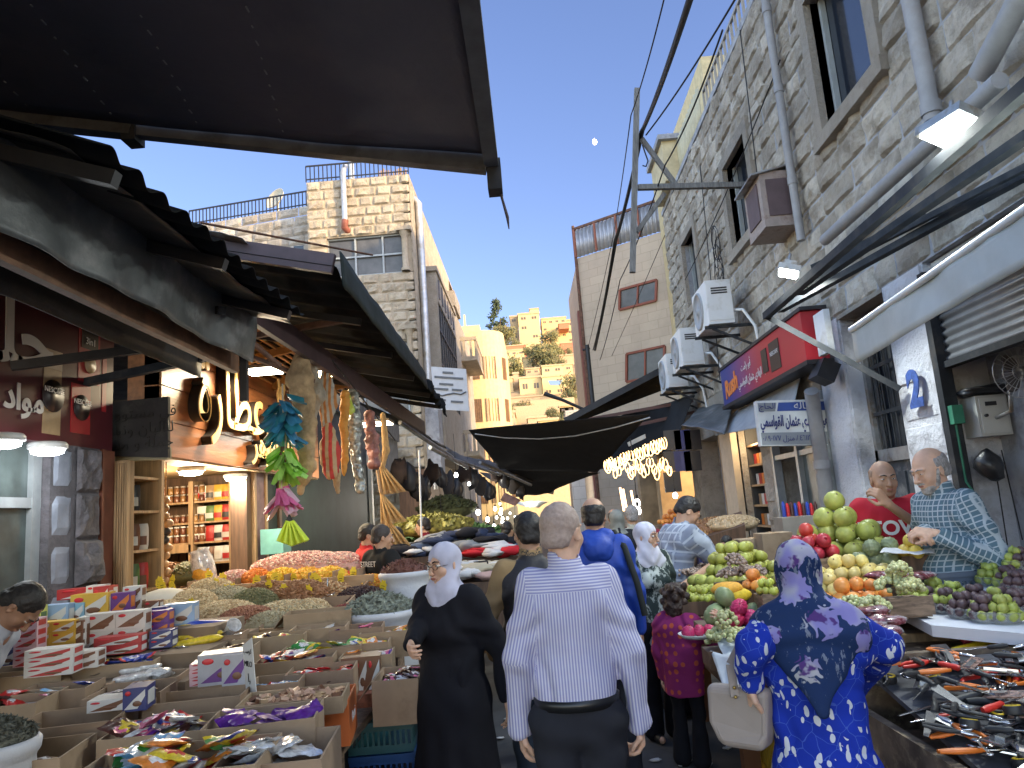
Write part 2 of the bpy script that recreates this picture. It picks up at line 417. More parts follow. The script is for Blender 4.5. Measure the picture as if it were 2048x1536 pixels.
tag(far.build('hillside',hill_m),kind='structure')
# ------------------------------------------------------------ right hand stone building
X=3.2
RB=thing('stone_building',(X,5,0),'long grey building of rough faced stone blocks along the right of the street','building')
holesR=[(6.85,7.95,1.8,3.2),(10.3,11.4,1.8,3.05),(13.6,14.6,1.8,3.05)]     # u = y+1, v = z-3.4
WL=16.2
# U = -Y so that U x V points to -X (towards the street)
def uR(h):return(WL-h[1],WL-h[0],h[2],h[3])
hR=[uR(h)for h in holesR]
m,_=rockwall('w',(X,WL-1,3.4),(0,-1,0),(0,0,1),WL,4.3,.52,.27,hR,None,.034,(8,6),seed=3,mortar=.004)
m.build('block_facing',stone_grey,RB)
b=backing(MB(),(X,WL-1,3.4),(0,-1,0),(0,0,1),WL,4.3,hR,.35)
b.box(X+.36,9,-1,WL-1,0,7.6)
b.box(X-.03,X+.4,-1,WL-1,7.7,7.8)
b.build('wall',plaster_grey,RB)
# end wall of the building facing the camera is never seen; far end block courses
# windows: stone surround, frame, dark glass
for(a,c,z0,z1)in[(h[0]-1,h[1]-1,h[2]+3.4,h[3]+3.4)for h in holesR]:
 f=MB()
 for(p0,p1,q0,q1)in((a-.17,a,z0-.02,z1+.16),(c,c+.17,z0-.02,z1+.16),(a,c,z1,z1+.16)):
  f.box(X-.07,X+.1,p0,p1,q0,q1)
 f.box(X-.10,X+.12,a-.2,c+.2,z0-.16,z0-.022)
 w_=f.build('window',stone_grey,RB)
 g_=MB();g_.box(X+.14,X+.15,a,c,z0,z1);g_.build('pane',glass_dark,w_)
 fr=MB()
 for q in(c-.06,):fr.box(X+.08,X+.135,q,q+.045,z0,z1)
 fr.box(X+.085,X+.13,a,c,z0,z0+.04)
 fr.build('frame',frame_white,w_)
# ground floor piers
def pier(y0,y1,z0=0,z1=3.4,mat=stone_white,amp=.03,x=X,bh=.3,seed=5):
 m,_=rockwall('p',(x,y1,z0),(0,-1,0),(0,0,1),y1-y0,z1-z0,.5,bh,[],None,amp,(8,6),seed=seed)
 m.tone+=[.5]*12
 m.box(x+.004,x+.36,y0,y1,z0,z1);m.box(x-.02,x+.004,y0+.02,y1-.02,z0,z1-.01);m.f=m.f;
 return m.build('pier',mat,RB)
pier(5.75,6.42,seed=5);pier(7.4,8.05,seed=6,mat=stone_white,amp=.012);pier(9.9,10.5,seed=7,mat=stone_grey,amp=.045);pier(11.6,12.4,seed=8,mat=stone_grey);pier(14.4,15.2,seed=9,mat=stone_grey);pier(-1,3.3,seed=10)
m=MB();m.box(X-.03,X+.3,8.05,15.2,2.75,3.4);m.box(X-.02,X+.3,6.42,7.4,3.36,3.4);m.build('lintel',stone_grey,RB).data
# painted house number
m=MB();pl=MB();numb=M('blue_paint',(.03,.07,.25),.7,var=.3,vs=20)
blu=thing('painted_number',(X-.06,6.08,2.3),'blue house number painted on the whitewashed pier beside the barred door','number')
text('2',.40,numb,blu,(X-.075,6.02,2.42),(0,-1,0),(0,0,1),.004,bold=.02)
# barred door
D=thing('barred_door',(X+.2,6.9,0),'tall dark steel door with iron bars over its upper half, right wall','door')
m=MB();m.box(X+.2,X+.25,6.42,7.4,.15,1.9);m.box(X+.18,X+.2,6.5,6.88,.25,1.8);m.box(X+.18,X+.2,6.94,7.32,.25,1.8);m.build('door_leaf',M('grey_door_steel',(.06,.07,.085),.5,metal=.3,var=.3,dirt=(.2,.2,.2),ds=7),D)
m=MB();m.box(X+.15,X+.25,6.42,7.4,1.9,2.02);m.box(X+.15,X+.25,7.34,7.4,.1,3.35);m.box(X+.15,X+.25,6.42,6.48,.1,3.35);m.box(X+.15,X+.25,6.48,7.34,3.28,3.35)
m.build('door_frame',grey_metal,D)
m=MB()
for i in range(9):m.tube([(X+.18,6.53+i*.095,2.02),(X+.18,6.53+i*.095,3.28)],.009,6)
for z in(2.35,2.8):m.box(X+.165,X+.172,6.48,7.34,z,z+.035)
m.build('window_bar',dark_metal,D)
m=MB();m.box(X+.3,X+.34,6.42,7.4,2.0,3.35);m.build('pane',glass_dark,D)
# parapet railing
RL=thing('roof_railing',(3.35,7,7.8),'slatted metal railing along the roof edge of the grey stone building','railing')
m=MB();rl=M('beige_railing_paint',(.33,.30,.25),.6)
m.box(3.34,3.38,-1,11.6,8.42,8.46);m.box(3.34,3.38,-1,11.6,7.82,7.85);m.build('rail',rl,RL)
m=MB()
for i in range(64):m.box(3.345,3.375,-1+i*.2,-1+i*.2+.045,7.85,8.42)
m.build('baluster',rl,RL)
# yellow-beige roof house beyond the railing
RH=thing('rooftop_room',(3.3,12.5,7.8),'small beige rooftop room with a ribbed metal wall above the stone building','building')
m=MB();m.box(3.0,4.6,13.6,14.9,7.8,8.62);m.build('wall',M('beige_render',(.55,.47,.30),.9),RH)
m=MB();m.box(2.92,4.7,13.5,15.0,8.62,8.72);m.build('roof',plaster_grey,RH)
m=solid_=sheet([(3.3,11.7,7.82),(3.3,13.6,7.82),(3.3,13.6,8.6),(3.3,11.7,8.6)],80,2,corr=.02,ncorr=12);solid(m.build('ribbed_screen',M('cream_ribbed_sheet',(.5,.45,.3),.6),RH))
# unseen blocks added to shade the street, second row right and behind the camera
m=MB();m.box(9.6,16,-24,12.5,0,14.8);m.build('wall',stone_warm and plaster_cream)
tag(bpy.data.objects[-1]if False else COL.objects[-1],'tall unseen cream block added behind the right hand stone building to shade the street','building');COL.objects[-1].name='sun_shading_block'
m=MB();m.box(4.5,9,15.4,22,0,11.5);o=m.build('sun_shading_block',plaster_cream);tag(o,'unseen cream block added behind the grey stone building to shade the tan one','building')  # hidden mass added to keep sun off the tan front
# ------------------------------------------------------------ pipes, boxes on the right wall
def pipe(pts,r,label,mat=pvc,joints=()):
 t=thing('drain_pipe',pts[0],label,'pipe')
 m=MB();m.tube(pts,r,12);m.build('pipe_run',mat,t)
 for z in joints:m=MB();m.tube([(pts[0][0],pts[0][1],z),(pts[0][0],pts[0][1],z+.09)],r*1.18,12);m.build('collar',mat,t)
 return t
pipe([(3.08,7.74,4.35),(3.08,7.74,8.2)],.045,'narrow grey downpipe between the two upper stone wall windows',joints=(5.0,6.1,7.1))
pipe([(3.08,5.06,4.25),(3.08,5.1,8)],.062,'thick grey downpipe right of the largest window, cut off above the floodlight',joints=(4.3,6))
pipe([(3.05,8.0,0),(3.05,8.0,2.55),(3.0,7.86,2.72)],.075,'open topped grey drainpipe standing beside the grocery sign',joints=(.9,1.9))
a,c=atx(1650,480,2.95),atx(2000,160,2.95)
pipe([a,c],.055,'sloping plastic pipe carried along the bracket below the big window')
pipe([atx(1960,150,3.0),atx(2060,-40,3.0)],.07,'bent plastic pipe at the upper right corner tied with wire')
def cable(pts,r,label,mat=wire_black,sag=0,n=14,group=None,name='cable',parts=False):
 P=[]
 pts=[Vector(p)for p in pts]
 for a,b in zip(pts[:-1],pts[1:]):
  for i in range(n):
   t=i/n;q=a.lerp(b,t);q.z-=sag*4*t*(1-t);P.append(q)
 P.append(pts[-1]);m=MB();m.tube(P,r,5)
 o=m.build(name,mat,org=pts[0]);return tag(o,label,'cable',group)
# wall box (old meter box)
B=thing('wall_cabinet',(2.95,8.1,4.6),'rusty hooded steel box fixed on the stone wall beside the narrow pipe','cabinet')
m=MB();m.box(2.78,3.18,7.9,8.5,4.6,5.25);m.build('cabinet_body',M('faded_pink_steel',(.31,.26,.24),.7,var=.2,dirt=(.2,.14,.12),ds=6),B)
m=MB();m.box(2.765,2.78,8.0,8.4,4.72,5.15);m.box(2.84,3.12,7.885,7.9,4.72,5.15);m.build('cabinet_door',M('dark_maroon_steel',(.09,.06,.065),.6),B)
m=MB();m.poly([(2.68,7.86,5.2),(3.18,7.86,5.3),(3.18,8.56,5.3),(2.68,8.56,5.2)],(0,0,1),.02);m.build('hood',grey_metal,B)
# air conditioners
def ac(y,z,label):
 t=thing('air_conditioner',(2.95,y,z),label,'air conditioner','outdoor air conditioner units on the stone wall')
 m=MB();m.box(2.55,2.9,y-.42,y+.42,z,z+.62)
 m.box(2.56,2.89,y-.43,y-.42,z+.05,z+.57);m.build('casing',white_plastic,t)
 m=MB();T=Matrix.Rotation(RAD(-90),3,'Y')
 m.lathe([(.27,0),(.27,.02),(.24,.03),(.235,.012),(.06,.012),(.05,.03),(0,.03)],(2.55,y+.08,z+.31),24,T=T);m.build('fan_grille',M('ac_grille',(.3,.31,.33),.5),t)
 m=MB()
 for k in range(3):m.box(2.62,2.84,y-.436,y-.43,z+.42+k*.035,z+.44+k*.035)
 m.build('vent_slot',black_metal,t)
 for yy in(y-.35,y+.3):m=MB();m.beam((3.2,yy,z-.03),(2.5,yy,z-.03),.04,.04);m.beam((3.2,yy,z-.35),(2.6,yy,z-.05),.03,.03);m.build('wall_bracket',dark_metal,t)
 m=MB();m.tube([(2.9,y-.3,z+.2),(3.0,y-.5,z+.15),(3.12,y-.55,z-.1),(3.17,y-.5,z-.5)],.022,7);m.build('hose',white_plastic,t)
ac(10.35,4.02,'nearest and highest of three air conditioner units on the stone wall')
ac(12.3,3.83,'middle air conditioner unit of three on the stone wall')
ac(13.7,3.7,'farthest air conditioner unit of three, touching the corrugated canopy')
# bracket mast sticking out of the wall
K=thing('bracket_mast',(3.2,9.6,5.6),'grey timber mast on a braced arm sticking out of the stone wall','mast')
Y=9.6
pt=lambda px,py:aty(px,py,Y)
m=MB();m.beam(pt(1274,178),pt(1265,545),.075,.075,up=(0,1,0));m.build('mast',M('grey_timber',(.17,.17,.165),.8,var=.3,sc=(8,8,1)),K)
m=MB();m.beam(pt(1276,375),pt(1530,369)+Vector((0,0,0)),.07,.07);m.build('arm',MC['grey_timber'],K)
m=MB();m.beam(pt(1284,275)+Vector((0,.04,0)),pt(1356,372)+Vector((0,.04,0)),.06,.06,up=(0,1,0));m.beam(pt(1274,462)+Vector((0,.04,0)),pt(1330,385)+Vector((0,.04,0)),.06,.06,up=(0,1,0));m.build('brace',MC['grey_timber'],K)
hk=MB();hk.tube([pt(1285,290),pt(1290,305),pt(1296,322),pt(1292,333),pt(1285,331)],.01,6);hk.build('hook',black_metal,K)
# overhead cables
cable([aty(1385,-20,5),aty(1285,260,9.5),aty(1232,480,13),aty(1190,700,19)],.03,'thick twisted black cable running overhead along the street',sag=.05)
cable([aty(1381,-20,5.05),aty(1281,262,9.5),aty(1229,480,13),aty(1186,700,19)],.016,'thin black wire wound against the thick overhead cable',sag=.12)
cable([aty(1475,-10,6),aty(1292,270,9.55)],.011,'black wire running up right from the timber mast',sag=.05)
cable([aty(1445,60,6),aty(1330,330,9),aty(1240,560,14),aty(1200,720,19)],.010,'thin dark wire passing in front of the roof railing',sag=.08)
cable([aty(1330,-10,6),aty(1262,230,9),aty(1225,480,15),aty(1170,720,22)],.008,'thinnest overhead wire left of the timber mast',sag=.05)
for i,(q0,q1)in enumerate([((1480,60,3.05),(1520,400,3.05)),((1400,330,3.05),(1440,760,2.9)),((1560,120,3.1),(1370,560,3.1)),((1330,470,3.0),(1180,800,2.6))]):
 cable([atx(*q0),atx(*q1)],.008,['grey wire drooping from the roof edge past the second window','loose wire hanging down past the air conditioners','wire stretched diagonally across the stone blocks','wire sloping down from the stone corner towards the canopy'][i],sag=.1)
# tangle of wires above the first air conditioner
m=MB();r2=random.Random(4);c0=atx(1440,530,3.1)
for i in range(9):
 P=[];ph=r2.random()*6;rr=r2.uniform(.12,.3)
 for k in range(16):a_=ph+k*.42;P.append(c0+Vector((-.02*(i%3),rr*math.cos(a_)+r2.uniform(-.02,.02),rr*1.3*math.sin(a_)+.1*i-.35)))
 m.tube(P,.006,4)
tag(m.build('wire_tangle',wire_black,org=c0),'tangle of loose black wires above the nearest air conditioner','cable')
# ------------------------------------------------------------ steel awning frame and floodlights
FR=thing('steel_truss',atx(1535,632,2.3),'dark steel awning frame of angle bars reaching out over the right pavement','frame')
P0=atx(1532,632,2.25)
def bar(p,q,wd=.05,ht=.05,nm='bar'):m=MB();m.beam(p,q,wd,ht);m.build(nm,dark_metal,FR)
bar(P0,atx(2070,160,2.2),.06,.06);bar(atx(1600,585,2.3),atx(2060,268,2.75),.07,.05);bar(atx(1560,620,2.35),atx(2060,345,3.05),.07,.05)
bar(atx(1625,535,2.5),atx(1850,430,3.1),.05,.04);bar(P0,atx(1800,778,3.1),.05,.05)
bar(atx(1690,520,2.6),atx(2060,330,2.95),.04,.04)
def flood(px,py,x,label,sz=.3,power=60,aim=(-.35,.1,-1)):
 c=atx(px,py,x);t=thing('floodlight',c,label,'floodlight','white floodlights on the awning frame')
 T=Vector(aim).to_track_quat('-Z','Y').to_matrix().to_4x4()
 m=MB();m.bbox(c,(sz,sz*.75,.05),M4=T);m.bbox(c+T.to_3x3()@Vector((0,0,.05)),(sz*.5,sz*.4,.05),M4=T);m.build('housing',grey_metal,t)
 m=MB();m.bbox(c+T.to_3x3()@Vector((0,0,-.03)),(sz*.88,sz*.6,.008),M4=T);m.build('lens',M('floodlight_glow',(.9,1,.9),.3,var=0,emit=22,ecol=(.93,1,.93)),t)
 m=MB();m.tube([c+Vector((0,0,.04)),c+Vector((.05,.05,.16))],.012,6);m.build('stirrup',grey_metal,t)
 l=lamp('AREA',c+T.to_3x3()@Vector((0,0,-.05)),power,(.93,1,.95),sz*.8,aim)
flood(1578,541,2.28,'smaller lit floodlight hanging at the tip of the steel awning frame',.24,25)
flood(1905,252,2.25,'large lit floodlight under the upper right steel bars',.27,26,aim=(-.3,-.1,-1))
# ------------------------------------------------------------ white awning and shutter shop
AW=thing('vinyl_awning',(2.2,4,2.7),'white vinyl awning with a hanging valance over the tool stall','awning')
a,b_=Vector((2.2,4.92,2.73)),Vector((2.2,2.2,2.86))
m=sheet([a-Vector((0,0,.23)),b_-Vector((0,0,.23)),b_,a],40,5,namp=.02,nsc=2.5,seed=2);solid(m.build('valance',tarp_white,AW))
m=MB();m.tube([a,b_],.022,8);m.build('front_bar',white_plastic,AW)
m=sheet([a,b_,b_+Vector((1.0,0,.55)),a+Vector((1.0,0,.55))],20,8,namp=.02,seed=5);solid(m.build('canopy_cloth',tarp_white,AW))
SH=thing('roller_shutter',(3.25,4.6,2.6),'half raised grey roller shutter under the white awning','shutter')
m=sheet([(3.22,5.75,2.58),(3.22,3.3,2.58),(3.22,3.3,3.3),(3.22,5.75,3.3)],2,60,corr=.012,ncorr=11,along='v');solid(m.build('shutter_curtain',M('shutter_steel',(.22,.23,.25),.45,metal=.5,var=.15),SH))
m=MB();m.box(3.18,3.26,3.3,5.75,2.53,2.58);m.build('bottom_rail',dark_metal,SH)
m=MB();m.box(3.14,3.24,5.66,5.74,0,3.3);m.build('guide_rail',dark_metal,SH)
m=MB();m.box(3.26,6.5,5.76,5.85,0,3.3);m.box(3.27,6.5,-1,5.76,3.31,3.39);m.box(5.6,5.7,-1,5.76,0,3.31);o=m.build('shop_room',plaster_white);tag(o,'white walled shop room behind the raised shutter','room')
CB=thing('electric_cabinet',(3.55,5.6,1.9),'grey electric cabinet with a cable bag on top, in the shutter shop','cabinet')
c1,c2=aty(1938,795,5.62),aty(2015,870,5.62)
m=MB();m.box(c1.x,c2.x,5.55,5.755,c2.z,c1.z);m.build('cabinet_body',M('grey_enamel',(.42,.42,.40),.5,var=.05),CB)
m=MB();m.box(c1.x+.02,c2.x-.02,5.54,5.55,c2.z+.02,c1.z-.02);m.build('cabinet_door',M('grey_enamel_door',(.48,.48,.46),.5,var=.05),CB)
m=MB();m.box(c1.x+.06,c1.x+.14,5.532,5.54,c1.z-.05,c1.z-.08);m.tube([(c1.x+.05,5.54,(c1.z+c2.z)/2),(c1.x+.05,5.52,(c1.z+c2.z)/2)],.012,8);m.build('latch',black_metal,CB)
m=MB();c_=aty(1975,780,5.6);m.ell(c_,(.2,.1,.04),16,10,disp=.35,seed=3);tag(m.build('plastic_bag',M('black_bin_bag',(.015,.015,.017),.3,var=.1,bump=.6,bs=25),org=c_),'flat black plastic bag lying on top of the grey cabinet','bag')
m=MB();c_=aty(1977,925,5.55)
m.lathe([(.01,.1),(.03,.085),(.085,.03),(.1,-.03),(.075,-.1),(.03,-.13),(0,-.135)],c_,14)
A_=np.array(m.v);A_=A_+(A_-np.array(tuple(c_)))*(.25*fbm(A_*14,2))[:,None];m.v=A_.tolist()
tag(m.build('hanging_bag',MC['black_bin_bag'],org=c_),'black plastic bag hanging below the grey cabinet','bag')
m=MB();c_=aty(1917,828,5.6);m.box(c_.x-.04,c_.x+.04,5.6,5.75,c_.z-.07,c_.z+.07);m.tube([(c_.x,5.66,c_.z-.07),(c_.x,5.66,c_.z-.5),(c_.x+.1,5.66,c_.z-.7)],.01,6);tag(m.build('junction_box',M('green_plastic',(.03,.18,.11),.5),org=c_),'small green junction box left of the grey cabinet','box')
for k,(q0,q1)in enumerate([((1990,930),(2015,1090)),((2003,900),(2045,1080))]):
 cable([aty(*q0,5.6),aty(*q1,5.6)],.005,['short black flex with a plug hanging in the shutter shop','long thin flex hanging right of the black bag'][k],sag=0)
# wall fan
FN=thing('wall_fan',aty(2035,745,5.2),'round wire guarded fan high in the shutter shop','fan')
c_=aty(2038,745,5.2);m=MB();T=Matrix.Rotation(RAD(90),3,'X')
for r_ in(.18,.12,.06):m.tube([c_+Vector((r_*math.cos(a),-.04*(1-r_/.18),r_*math.sin(a)))for a in[k*math.pi/12 for k in range(25)]],.004,4,cap=False)
for k in range(28):a=k*math.pi/14;m.tube([c_+Vector((0,-.04,0)),c_+Vector((.18*math.cos(a),0,.18*math.sin(a)))],.002,4)
m.build('guard',M('chrome_wire',(.4,.4,.42),.3,metal=.8),FN)
m=MB()
for k in range(3):a=k*2.09;m.ell(c_+Vector((.08*math.cos(a),.02,.08*math.sin(a))),(.07,.008,.05),10,6,T=Matrix.Rotation(-a,3,'Y'))
m.tube([c_+Vector((0,-.02,0)),c_+Vector((0,.14,0))],.04,10);m.build('blade',M('dark_fan',(.08,.07,.075),.5),FN)
m=MB();m.tube([c_+Vector((0,.1,0)),c_+Vector((0,.16,-.25)),c_+Vector((0,.5,-.3))],.015,6);m.build('fan_arm',grey_metal,FN)
# ------------------------------------------------------------ left tower building
LT=thing('stone_tower_house',(-3,20.4,0),'tall cream stone house with a glazed upper floor, beyond the left canopies','building')
fx0,fx1,fy=-6.05,-3.0,20.4
WH=11.75
hol=[(.55,3.02,8.75-0,9.95),(1.4,2.75,4.6,6.7)]
m,_=rockwall('f',(fx0,fy,0),(1,0,0),(0,0,1),fx1-fx0,WH,.5,.3,hol,None,.05,(6,4),seed=21)
m.build('block_facing',stone_warm,LT)
m=backing(MB(),(fx0,fy,0),(1,0,0),(0,0,1),fx1-fx0,WH,hol,.2)
m.box(fx0+.02,-5.2,fy+.22,34,0,WH-.1);m.box(fx0,fx1,fy+.22,34,WH-.1,WH-.02)
m.box(fx0+.25,fx1-.3,fy+1.5,fy+1.6,0,WH-.1);m.build('wall',stone_warm,LT)
sh=[(1.5,2.5,8.8,10),(3.5,4.3,8.9,10),(6,6.8,8.9,10),(1.2,2.2,5.4,6.8)]
m,_=rockwall('s',(fx1,fy,0),(0,1,0),(0,0,1),10,WH,.6,.32,sh,None,.004,(2,2),seed=22)
m.build('block_facing',stone_warm,LT)
m=backing(MB(),(fx1,fy+.004,0),(0,1,0),(0,0,1),10,WH,sh,.2,off=-.006);m.build('wall',stone_warm,LT)
m=MB();m.box(fx1-.3,fx1-.28,fy+.5,30,0,11);m.build('pane',glass_pale,LT)
def glz(x0,x1,z0,z1,y,nx,nz,par,gm=glass_pale,t=.05):
 wv=MB();
 for k in range(nx+1):x=x0+(x1-x0)*k/nx;wv.box(x-t/2,x+t/2,y-.03,y+.03,z0,z1)
 for k in range(nz+1):z=z0+(z1-z0)*k/nz;wv.box(x0,x1,y-.034,y+.034,z-t/2,z+t/2)
 wo=wv.build('window',frame_white,par)
 q=MB();q.box(x0,x1,y+.04,y+.05,z0,z1);q.build('pane',gm,wo);return wo
glz(-5.5,-3.08,8.77,9.93,fy+.12,3,2,LT)
glz(-4.6,-3.35,4.65,6.65,fy+.12,2,3,LT)
for x,z0,z1 in((-3.22,8.75,9.95),(-3.22,5.0,7.0)):
 m=MB();m.lathe([(.13,0),(.13,.08),(.09,.12),(.085,z1-z0-.16),(.13,z1-z0-.08),(.15,z1-z0)],(x,fy-.06,z0),12);m.box(x-.2,x+.22,fy-.22,fy+.0,z1,z1+.12);m.build('column',stone_warm,LT)
def railing(p,q,z0,h,n,label,mat=black_metal,name='roof_railing'):
 p,q=Vector(p),Vector(q);t=thing(name,(*p[:2],z0),label,'railing');m=MB()
 m.beam((p.x,p.y,z0+h),(q.x,q.y,z0+h),.04,.04);m.beam((p.x,p.y,z0+.08),(q.x,q.y,z0+.08),.03,.03);m.build('rail',mat,t)
 m=MB()
 for k in range(n+1):c=p.lerp(q,k/n);m.beam((c.x,c.y,z0),(c.x,c.y,z0+h),.028,.028,up=(0,1,0))
 m.build('baluster',mat,t);return t
railing((fx0,fy-.02,0),(fx1,fy-.02,0),WH,.5,24,'dark iron railing on the highest roof of the cream stone house')
railing((-10.2,21.75,0),(fx0-.1,21.05,0),11.3,.5,34,'dark iron railing on the lower roof left of the tower')
# wing
wd=Vector((fx0+12.5,20.95-22.2,0))
m,_=rockwall('w',(-12.5,22.2,5),wd,(0,0,1),wd.length,6.3,.55,.3,[(6.1,6.45,3.9,4.8)],None,.03,(4,3),seed=23)
m.build('block_facing',stone_grey,LT)
m=MB();m.box(-12.5,fx0,22.3,30,0,11.2);m.box(-12.6,fx0,22.35,30,11.2,11.42);m.build('wall',stone_warm,LT)
m=MB();c_=aty(616,505,21.1);m.box(c_.x-.4,c_.x+.15,21.0,21.15,c_.z-.55,c_.z+.2);m.build('window',glass_dark,LT)
# metal ducts and chimney
def duct(pts,r,label,mat=None,group=None):
 t=tag(MB().tube(pts,r,12).build('flue_pipe',mat or M('zinc_duct',(.5,.5,.5),.4,metal=.5,var=.15,dirt=(.4,.36,.3),ds=4),org=pts[0]),label,'pipe',group);return t
duct([aty(690,440,20.25),aty(686,345,20.25),aty(690,330,20.7)],.085,'zinc flue running up the front of the stone house beside its window')
tag(MB().tube([aty(690,440,20.25),aty(689,455,20.25),aty(699,465,20.45)],.1,10).build('flue_elbow',M('red_duct',(.28,.09,.06),.6),org=aty(690,440,20.2)),'red-brown elbow at the foot of the zinc flue','pipe')
duct([aty(704,372,21.2),aty(702,315,21.2)],.085,'zinc chimney pipe standing on the tower roof behind the railing')
MB_=MB().tube([aty(702,314,21.2),aty(702,308,21.2)],.13,10);tag(MB_.build('chimney_cap',grey_metal,org=aty(702,314,21.2)),'dark cap on the zinc chimney pipe','cap')
duct([(-2.9,21.3,2.5),(-2.88,21.3,11.2),(-3.05,21.35,11.4)],.11,'long zinc duct climbing the street side of the stone house')
m=MB();c_=aty(556,402,23);m.lathe([(0,0),(.2,.02),(.36,.1),(.4,.16)],c_,18,T=Euler((RAD(70),0,RAD(-30))).to_matrix());m.tube([c_,c_+Vector((0,0,-.8))],.03,6);o=m.build('satellite_dish',M('beige_dish',(.5,.46,.36),.6),org=c_);tag(o,'beige satellite dish behind the lower roof railing','satellite dish');solid(o)
m=MB()
for k in range(12):m.box(-4.0+k*.075,-3.96+k*.075,20.9,20.93,WH,WH+rnd.uniform(.35,.5))
tag(m.build('reed_screen',M('reed',(.35,.22,.12),.9)),'brown reed screen behind the corner of the highest railing','screen')
# glazed bay further down the facade
GB=thing('glazed_bay',(-2.75,23,3.5),'grey stone bay with tall dark framed glazing on the left facade','bay')
m=MB();m.box(-3.0,-2.55,21.9,27.2,8.3,9.2);m.box(-3.0,-2.5,21.8,27.3,9.2,9.35);m.box(-3.0,-2.55,21.9,27.2,3.4,5.3);m.box(-3,-2.55,21.9,22.05,5.3,8.3);m.build('wall',stone_grey,GB)
m=MB();m.box(-2.95,-2.6,22.06,27.1,5.3,8.3);pn=m.build('pane',M('tan_glass',(.16,.15,.13),.2,var=.3,vs=1),GB)
m=MB()
for k in range(9):y=22.05+k*.63;m.box(-2.6,-2.56,y,y+.05,5.3,8.3)
for z in(5.3,6.3,7.4):m.box(-2.6,-2.557,22.05,27.15,z,z+.05)
for x in(-2.8,):m.box(x,x+.04,22.03,22.06,5.3,8.3);m.box(-2.95,-2.6,22.03,22.058,6.3,6.34)
m.build('window_frame',black_metal,GB)
for k in range(6):m=MB();m.box(-2.56,-2.52,22.3+k*.8,22.5+k*.8,8.45,9.05);m.build('ornament',stone_dark,GB)
# balconies
def balcony(y0,y1,x1,z,label,bal=True):
 t=thing('balcony',(-2.9,y0,z),label,'balcony');m=MB();m.box(-3.1,x1,y0,y1,z,z+.18);m.build('slab',stone_warm,t)
 m=MB();m.box(-3.1,x1,y0,y0+.1,z+.85,z+1);m.box(x1-.1,x1,y0+.1,y1,z+.85,z+1)
 for k in range(int((y1-y0)/.25)):m.box(x1-.09,x1-.02,y0+.1+k*.25,y0+.2+k*.25,z+.18,z+.85)
 for k in range(3):m.box(-2.8+k*.28,-2.7+k*.28,y0+.01,y0+.08,z+.18,z+.85)
 m.build('balustrade',stone_warm,t)
balcony(29.5,33,-1.95,7.9,'upper stone balcony jutting from the left facade before the round tower')
balcony(28,31,-2.0,3.9,'lower stone balcony jutting from the left facade below the upper one')
m=MB();m.box(-4.5,-2.6,27.2,35,0,9.6);m.box(-4.5,-2.5,27.2,29.3,9.6,10.2);o=m.build('stone_house',stone_grey);tag(o,'narrow grey stone house between the glazed bay and the round tower','building')
m=MB();m.box(-3.0,-2.62,21,21.9,2.8,5.0);o=m.build('shuttered_wall',plaster_grey);tag(o,'grey boarded wall below the white notice board','wall')
# white notice board
NB=thing('notice_board',aty(905,780,17),'large white board with painted lines and an arrow on the left facade','sign')
p=[aty(862,733,18.4),aty(932,738,18.8),aty(938,822,18.8),aty(868,818,18.4)]
m=MB();m.poly(p,(0,1,0),.05);m.build('board',M('white_board',(.6,.61,.63),.5,var=.05),NB)
m=MB()
for z,a,b in((.12,.32,.62),(.24,.08,.9),(.40,.2,.6),(.52,.05,.45),(.52,.55,.85),(.78,.1,.35),(.80,.5,.85)):
 q0=lerp(lerp(p[0],p[1],a),lerp(p[3],p[2],a),z);q1=lerp(lerp(p[0],p[1],b),lerp(p[3],p[2],b),z)
 m.beam(q0+Vector((0,-.02,0)),q1+Vector((0,-.02,0)),.01,.05)
q=[lerp(lerp(p[0],p[1],a),lerp(p[3],p[2],a),z)+Vector((0,-.02,0))for a,z in((.05,.62),(.25,.68),(.4,.64),(.6,.6),(.8,.62),(.95,.55))];m.tube(q,.02,5)
m.build('painted_line',M('grey_paint',(.15,.16,.17),.7),NB)
# ------------------------------------------------------------ round cream tower
RT=thing('round_tower',(-2.7,38,0),'sunlit cream apartment tower with a rounded corner at the street end','building')
cx,cy,R_=-2.3,37.6,1.25;zt=10.85
wallm=M('sunlit_cream_render',(.56,.45,.24),.9,var=.08,dirt=(.58,.46,.25),ds=.8)
def arcx(a,r=R_):return(cx+r*math.sin(a),cy-r*math.cos(a))
path=[(-6,cy-R_),(cx,cy-R_)]+[arcx(RAD(a))for a in range(10,91,10)]+[(cx+R_,cy+6)]
flr=[1.0,3.05,5.1,7.2,9.0]
m=MB();pts=path;n=len(pts)
m.add([(x,y,0)for x,y in pts]+[(x,y,zt)for x,y in pts],[(i,i+1,n+i+1,n+i)for i in range(n-1)],0,False)
m.add([(x,y,zt)for x,y in pts]+[(-6,cy+6,zt)],[tuple(range(n+1))]);m.build('wall',wallm,RT)
m=MB();m.box(-3.3,-2.2,36.6,37.4,zt,zt+.35);m.box(-3.0,-2.9,36.8,36.9,zt+.35,zt+1.0);m.build('roof',wallm,RT)
